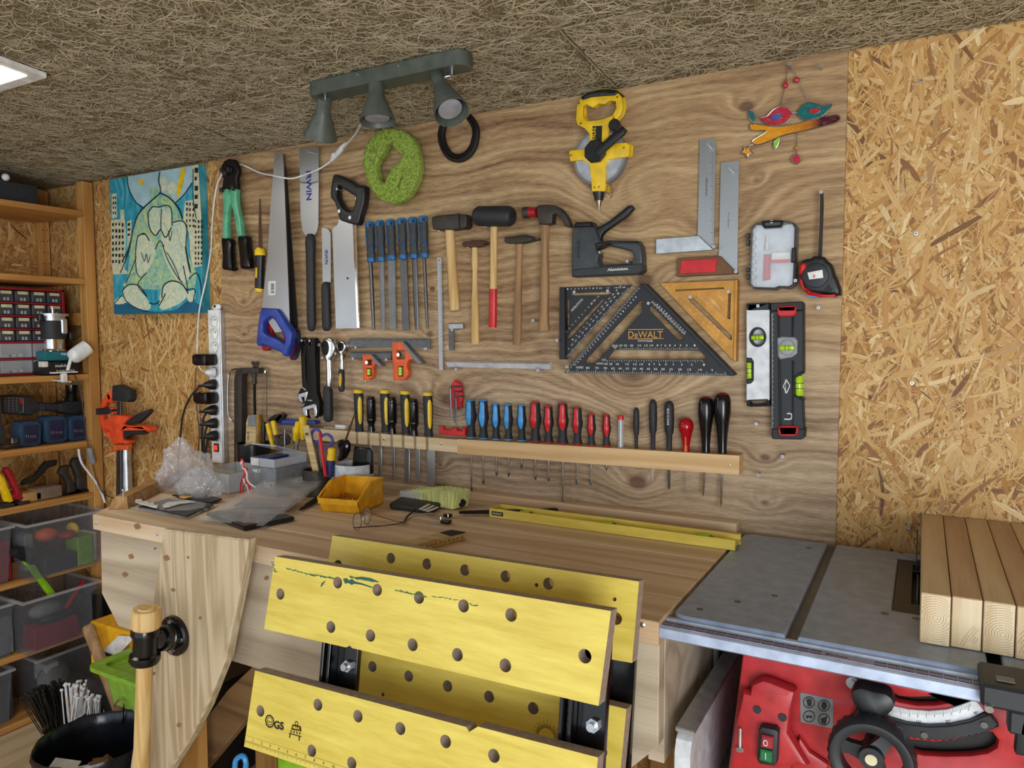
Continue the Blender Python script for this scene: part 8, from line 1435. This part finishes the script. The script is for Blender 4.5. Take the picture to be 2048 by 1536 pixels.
fo = thing('folding_rule', 'folded wooden rule with dark metal tips, lying behind the rear yellow board', 'folding rule', (-.89, -.45, BZ)); E0, E1 = onZ(*R7((905, 131))[0], BZ), onZ(*R7((1075, 88))[0], BZ); dr_ = (E1 - E0).normalized(); nr_ = Vector((-dr_.y, dr_.x, 0)); st0 = E1 - dr_ * .235
Mr = Matrix(((dr_.x, nr_.x, 0, st0.x), (dr_.y, nr_.y, 0, st0.y), (0, 0, 1, BZ), (0, 0, 0, 1)))
for k in range(5): sl = obj('slat', MB().box((0, .0075 * k, 0), (.235 - .002 * k, .0075 * k + .0065, .016), .0008, Mr), 'rule_wood', fo); obj('metal_tip', MB().box((.190, .0075 * k - .0002, .0150), (.233 - .002 * k, .0075 * k + .0066, .0166), 0, Mr), 'ink', sl)
for i, s_ in enumerate(('7', '8', '9', '10', '11', '12', '13', '14', '15', '16', '17', '18')): text(s_, 'lettering', 'ink_brown', fo, Mr @ Vector((.09 + i * .0118, -.0003, .004)), dr_, (0, 0, 1), None, .005, .0003)
ylv = thing('spirit_level', 'long yellow level lying on its side along the back of the bench', 'spirit level', (-.62, -.2, BZ)); LA, LB = onZ(*Zr((1015, 345))[0], BZ), onZ(1470, 1102, BZ); dl = (LB - LA).normalized(); nl = Vector((-dl.y, dl.x, 0)); Ml = Matrix(((dl.x, nl.x, 0, LA.x), (dl.y, nl.y, 0, LA.y), (0, 0, 1, BZ), (0, 0, 0, 1))); Ln = (LB - LA).length
yl_ = obj('frame', MB().box((0, 0, 0), (Ln, .005, .022), .001, Ml).box((0, .050, 0), (Ln, .055, .022), .001, Ml).box((0, .004, .008), (Ln, .051, .012), 0, Ml).box((0, 0, 0), (.003, .055, .022), .0008, Ml), 'yellow_laminate', ylv)
for x in (.085, .30, .52): obj('vial_mount', MB().turn(Ml @ Vector((x, .028, .010)), Ml @ Vector((x, .028, .0145)), [(0, .021), (.9, .020), (1, .018)], 24), 'saw_black', ylv); obj('vial', MB().rod(Ml @ Vector((x - .012, .028, .015)), Ml @ Vector((x + .012, .028, .015)), .0045, n=10), 'lime_vial', ylv)
bd_ = obj('badge', MB().box((.008, -.0006, .006), (.040, .0002, .016), 0, Ml), 'ink', ylv); text('STANLEY', 'lettering', 'white', bd_, Ml @ Vector((.011, -.0009, .0085)), dl, (0, 0, 1), .026, .005, .0003)
for i, (a, b) in enumerate((((1262, 636), (1420, 560)), ((1300, 610), (1400, 545)))): A, B = [onZ(*q, BZ + .005) for q in Zh(a, b)]; one('pencil', ('black pencil lying in front of the yellow bin' if i == 0 else 'second dark pencil partly under the film bag'), 'pencil', MB().turn(A, B, [(0, .0004), (.12, .004), (1, .004)], 6), 'ink')
# ---------------------------------------------------------------- lower left corner
bc0 = onZ(*Zp((640, 1240))[0], .34); wb_ = thing('waste_bin', 'bin lined with a shiny black bag on the floor', 'bin', (bc0.x, bc0.y, 0)); mb = MB(); rings = []
for t_, r in ((0, .10), (.001, .118), (.5, .128), (.9, .140), (.97, .146), (1, .142), (.98, .136), (.9, .132), (.55, .122), (.549, .001)):
    rings.append([Vector((bc0.x + (r + .004 * mn.noise(Vector((k * .45, t_ * 6, 1))) * (r > .05) + .003 * abs(mn.noise(Vector((k * 1.1, t_ * 2, 5)))) * (r > .05)) * math.cos(2 * PI * k / 72), bc0.y + (r + .004 * mn.noise(Vector((k * .45, t_ * 6, 1))) * (r > .05)) * math.sin(2 * PI * k / 72), .001 + .34 * t_ + (.006 * mn.noise(Vector((k * .3, 2, 2))) if t_ > .8 else 0))) for k in range(72)])
obj('bag_liner', mb.loft(rings), 'bag_black', wb_, ang=50)
for nm, m, dx, dy, lb_, a in (('paper_scrap', 'paper', -.06, -.05, 'small white torn paper at the left in the black bin', .3), ('paper_scrap', 'paper', .0, -.055, 'white folded paper strip in the middle of the black bin', .9), ('paper_scrap', 'paper_grey', .075, .01, 'bluish paper corner at the right in the black bin', 1.4)): one(nm, lb_, 'paper', MB().box((-.04, -.018, 0), (.04, .018, .004), .001, Matrix.Translation((bc0.x + dx, bc0.y + dy, .27)) @ Matrix.Rotation(a, 4, 'Z') @ Matrix.Rotation(.5, 4, 'X')), m)
cp_ = blob((bc0.x + .04, bc0.y - .01, 0), .04, (1.2, .8, .6), 7.7, .5); zmn = BZ
b = bmesh.new(); bmesh.ops.create_icosphere(b, subdivisions=3, radius=1)
for v in b.verts: n = v.co.normalized(); v.co = Vector((bc0.x + .04, bc0.y - .005, .265)) + Vector((n.x * .05, n.y * .035, n.z * .025)) * (1 + .5 * mn.noise(n * 3))
one('crumpled_paper', 'crumpled brown paper in the black bin', 'paper', MB().bm(b), 'brown'); b.free()
tc = onY(*Zp((330, 1130))[0], -.42); one('pot', 'dull terracotta pot stuffed with cable ties beside the bin', 'pot', cup((tc.x, tc.y, 0), .062, .0008, tc.z), 'terracotta')
R5 = random.Random(11)
def tie(m, L, label, grp, pos, n, spread_, lean):
    p0 = None
    for i in range(n):
        a = Vector(lean) + Vector((R5.uniform(-1, 1) * spread_, R5.uniform(-1, 1) * spread_ * .7, 0)); a.normalize(); o0 = Vector(pos) + Vector((R5.uniform(-.02, .02), R5.uniform(-.02, .02), R5.uniform(-.01, .01)))
        if p0 is None: p0 = obj('cable_tie', MB().box((-.0024, -.0008, 0), (.0024, .0008, L)).box((-.0042, -.0036, L), (.0042, .0036, L + .007), .001), m); tag(p0, label, 'cable tie', grp); o = p0
        else: o = p0.copy(); col.objects.link(o)
        o.location = o0; o.rotation_mode = 'QUATERNION'; o.rotation_quaternion = Vector((0, 0, 1)).rotation_difference(a)
tie('ink', .22, 'long black cable tie in the bundle leaning left out of the pot', 'black cable ties', (tc.x - .01, tc.y, tc.z - .10), 95, .30, (-.55, .0, 1))
tie('white_plastic', .24, 'long white cable tie in the bundle leaning right out of the pot', 'long white cable ties', (tc.x + .02, tc.y + .01, tc.z - .10), 40, .22, (.22, .05, 1))
ts2 = onY(*Zp((620, 1030))[0], -.42); tie('white_plastic', .075, 'short white cable tie in the small bundle behind the bin', 'short white cable ties', (ts2.x, ts2.y, ts2.z - .02), 16, .16, (.05, 0, 1))
one('pot', 'dark pot holding the short white cable ties behind the bin', 'pot', cup((ts2.x, ts2.y, 0), .035, .0008, ts2.z + .002), 'tool_dark')
ha, hb_ = onY(*Zp((560, 150))[0], -.40), onY(*Zp((790, 760))[0], -.40); one('hammer_handle', 'stout wooden tool handle leaning out beside the green tub', 'handle', MB().turn(ha, hb_ + (hb_ - ha) * .8, [(0, .014), (.02, .019), (.3, .017), (.7, .018), (1, .02)], 20, sq=.75), 'ash_dark')
gt0 = onY(*Zp((668, 490))[0], -.48); gx, gz = gt0.x, gt0.z; gtb = thing('green_tub', 'lime green rimmed plastic tub half hidden by the vise board', 'tub', (gx + .15, -.42, gz - .11)); mb = MB()
ri = lambda x0, y0, x1, y1, z, r: [Vector((p[0], p[1], z)) for p in rr(x0, y0, x1, y1, r, 5)]
mb.loft([ri(gx, -.52, gx + .32, -.32, gz - .012, .03), ri(gx, -.52, gx + .32, -.32, gz, .03), ri(gx + .030, -.49, gx + .29, -.35, gz, .03), ri(gx + .045, -.475, gx + .275, -.365, gz - .10, .03)], cap=False).loft([ri(gx + .025, -.495, gx + .295, -.345, gz - .012, .03), ri(gx + .045, -.48, gx + .28, -.36, gz - .115, .03)]).loft([ri(gx, -.52, gx + .32, -.32, gz - .012, .03), ri(gx + .025, -.495, gx + .295, -.345, gz - .012, .03)], cap=False); obj('tub_body', mb, 'tub_green', gtb, fix=False)
one('red_pouch', 'dark red pouch inside the green tub', 'pouch', MB().ball(Vector((gx + .14, -.42, gz - .05)), .04, (1.3, .8, .6)), 'red_dark')
one('tool_chest', 'black tool chest on the floor under the bench end', 'chest', MB().box((-2.28, -.40, .0008), (-1.86, -.10, gz - .125), .01, seg=2), 'black'); one('yellow_crate', 'amber yellow crate behind the green tub', 'crate', MB().box((-2.32, -.36, gz - .12), (-1.98, -.20, gz + .03), .006), 'bin_yellow')
pq = [onY(*q, -.37) for q in Zp((700, 400), (860, 250), (990, 255), (985, 300), (880, 420), (715, 450))]; ins = one('instruction_sheet', 'white printed instruction sheet lying over the amber crate', 'paper', MB().flat([(p.x, p.z) for p in pq], .001, fr=(Vector((0, -.37, 0)), FRX, UPZ, Vector((0, -1, 0)))), 'paper')
mb = MB()
for i in range(9): pa = onY(*Zp((715 + i * 3, 408 + i * 5))[0], -.371); mb.box((pa.x, -.3712, pa.z), (pa.x + .05 - i * .002, -.3705, pa.z + .0012))
obj('printed_lines', mb, 'ink', ins, flat=True)
tb0, tb1 = onY(*Zp((690, -60))[0], -.10), onY(*Zp((720, 330))[0], -.10); tbx = one('shiny_tube', 'tall glossy black tube standing behind the bench end', 'tube', MB().rod((tb1.x, -.10, .0008), (tb1.x, -.10, tb0.z + .05), .035, n=28), 'black_gloss'); text('WET + D', 'lettering', 'paper_grey', tbx, (tb1.x + .012, -.1345, tb1.z - .01), (0, 0, 1), (-1, 0, 0), .09, .010, .0004)
one('wire_hook', 'bent shiny wire hook behind the black bin', 'hook', MB().tube([onY(*q, -.5) for q in Zp((815, 950), (850, 890), (890, 875), (915, 920), (905, 1100))], .0022, 8, smooth=4), 'chrome')
lc = thing('tool_case', 'lime yellow tool case under the folded workbenches', 'case', (-1.05, -.50, .30)); obj('case', MB().box((-1.27, -.565, .0008), (-1.0, -.40, .50), .02, seg=2), 'lime', lc); obj('cyan_handle', MB().tube([onY(a, b, -.64) for a, b in ((470, 1545), (472, 1520), (486, 1512), (492, 1528), (488, 1550))], .006, 8, smooth=4), 'blue_tool', lc)
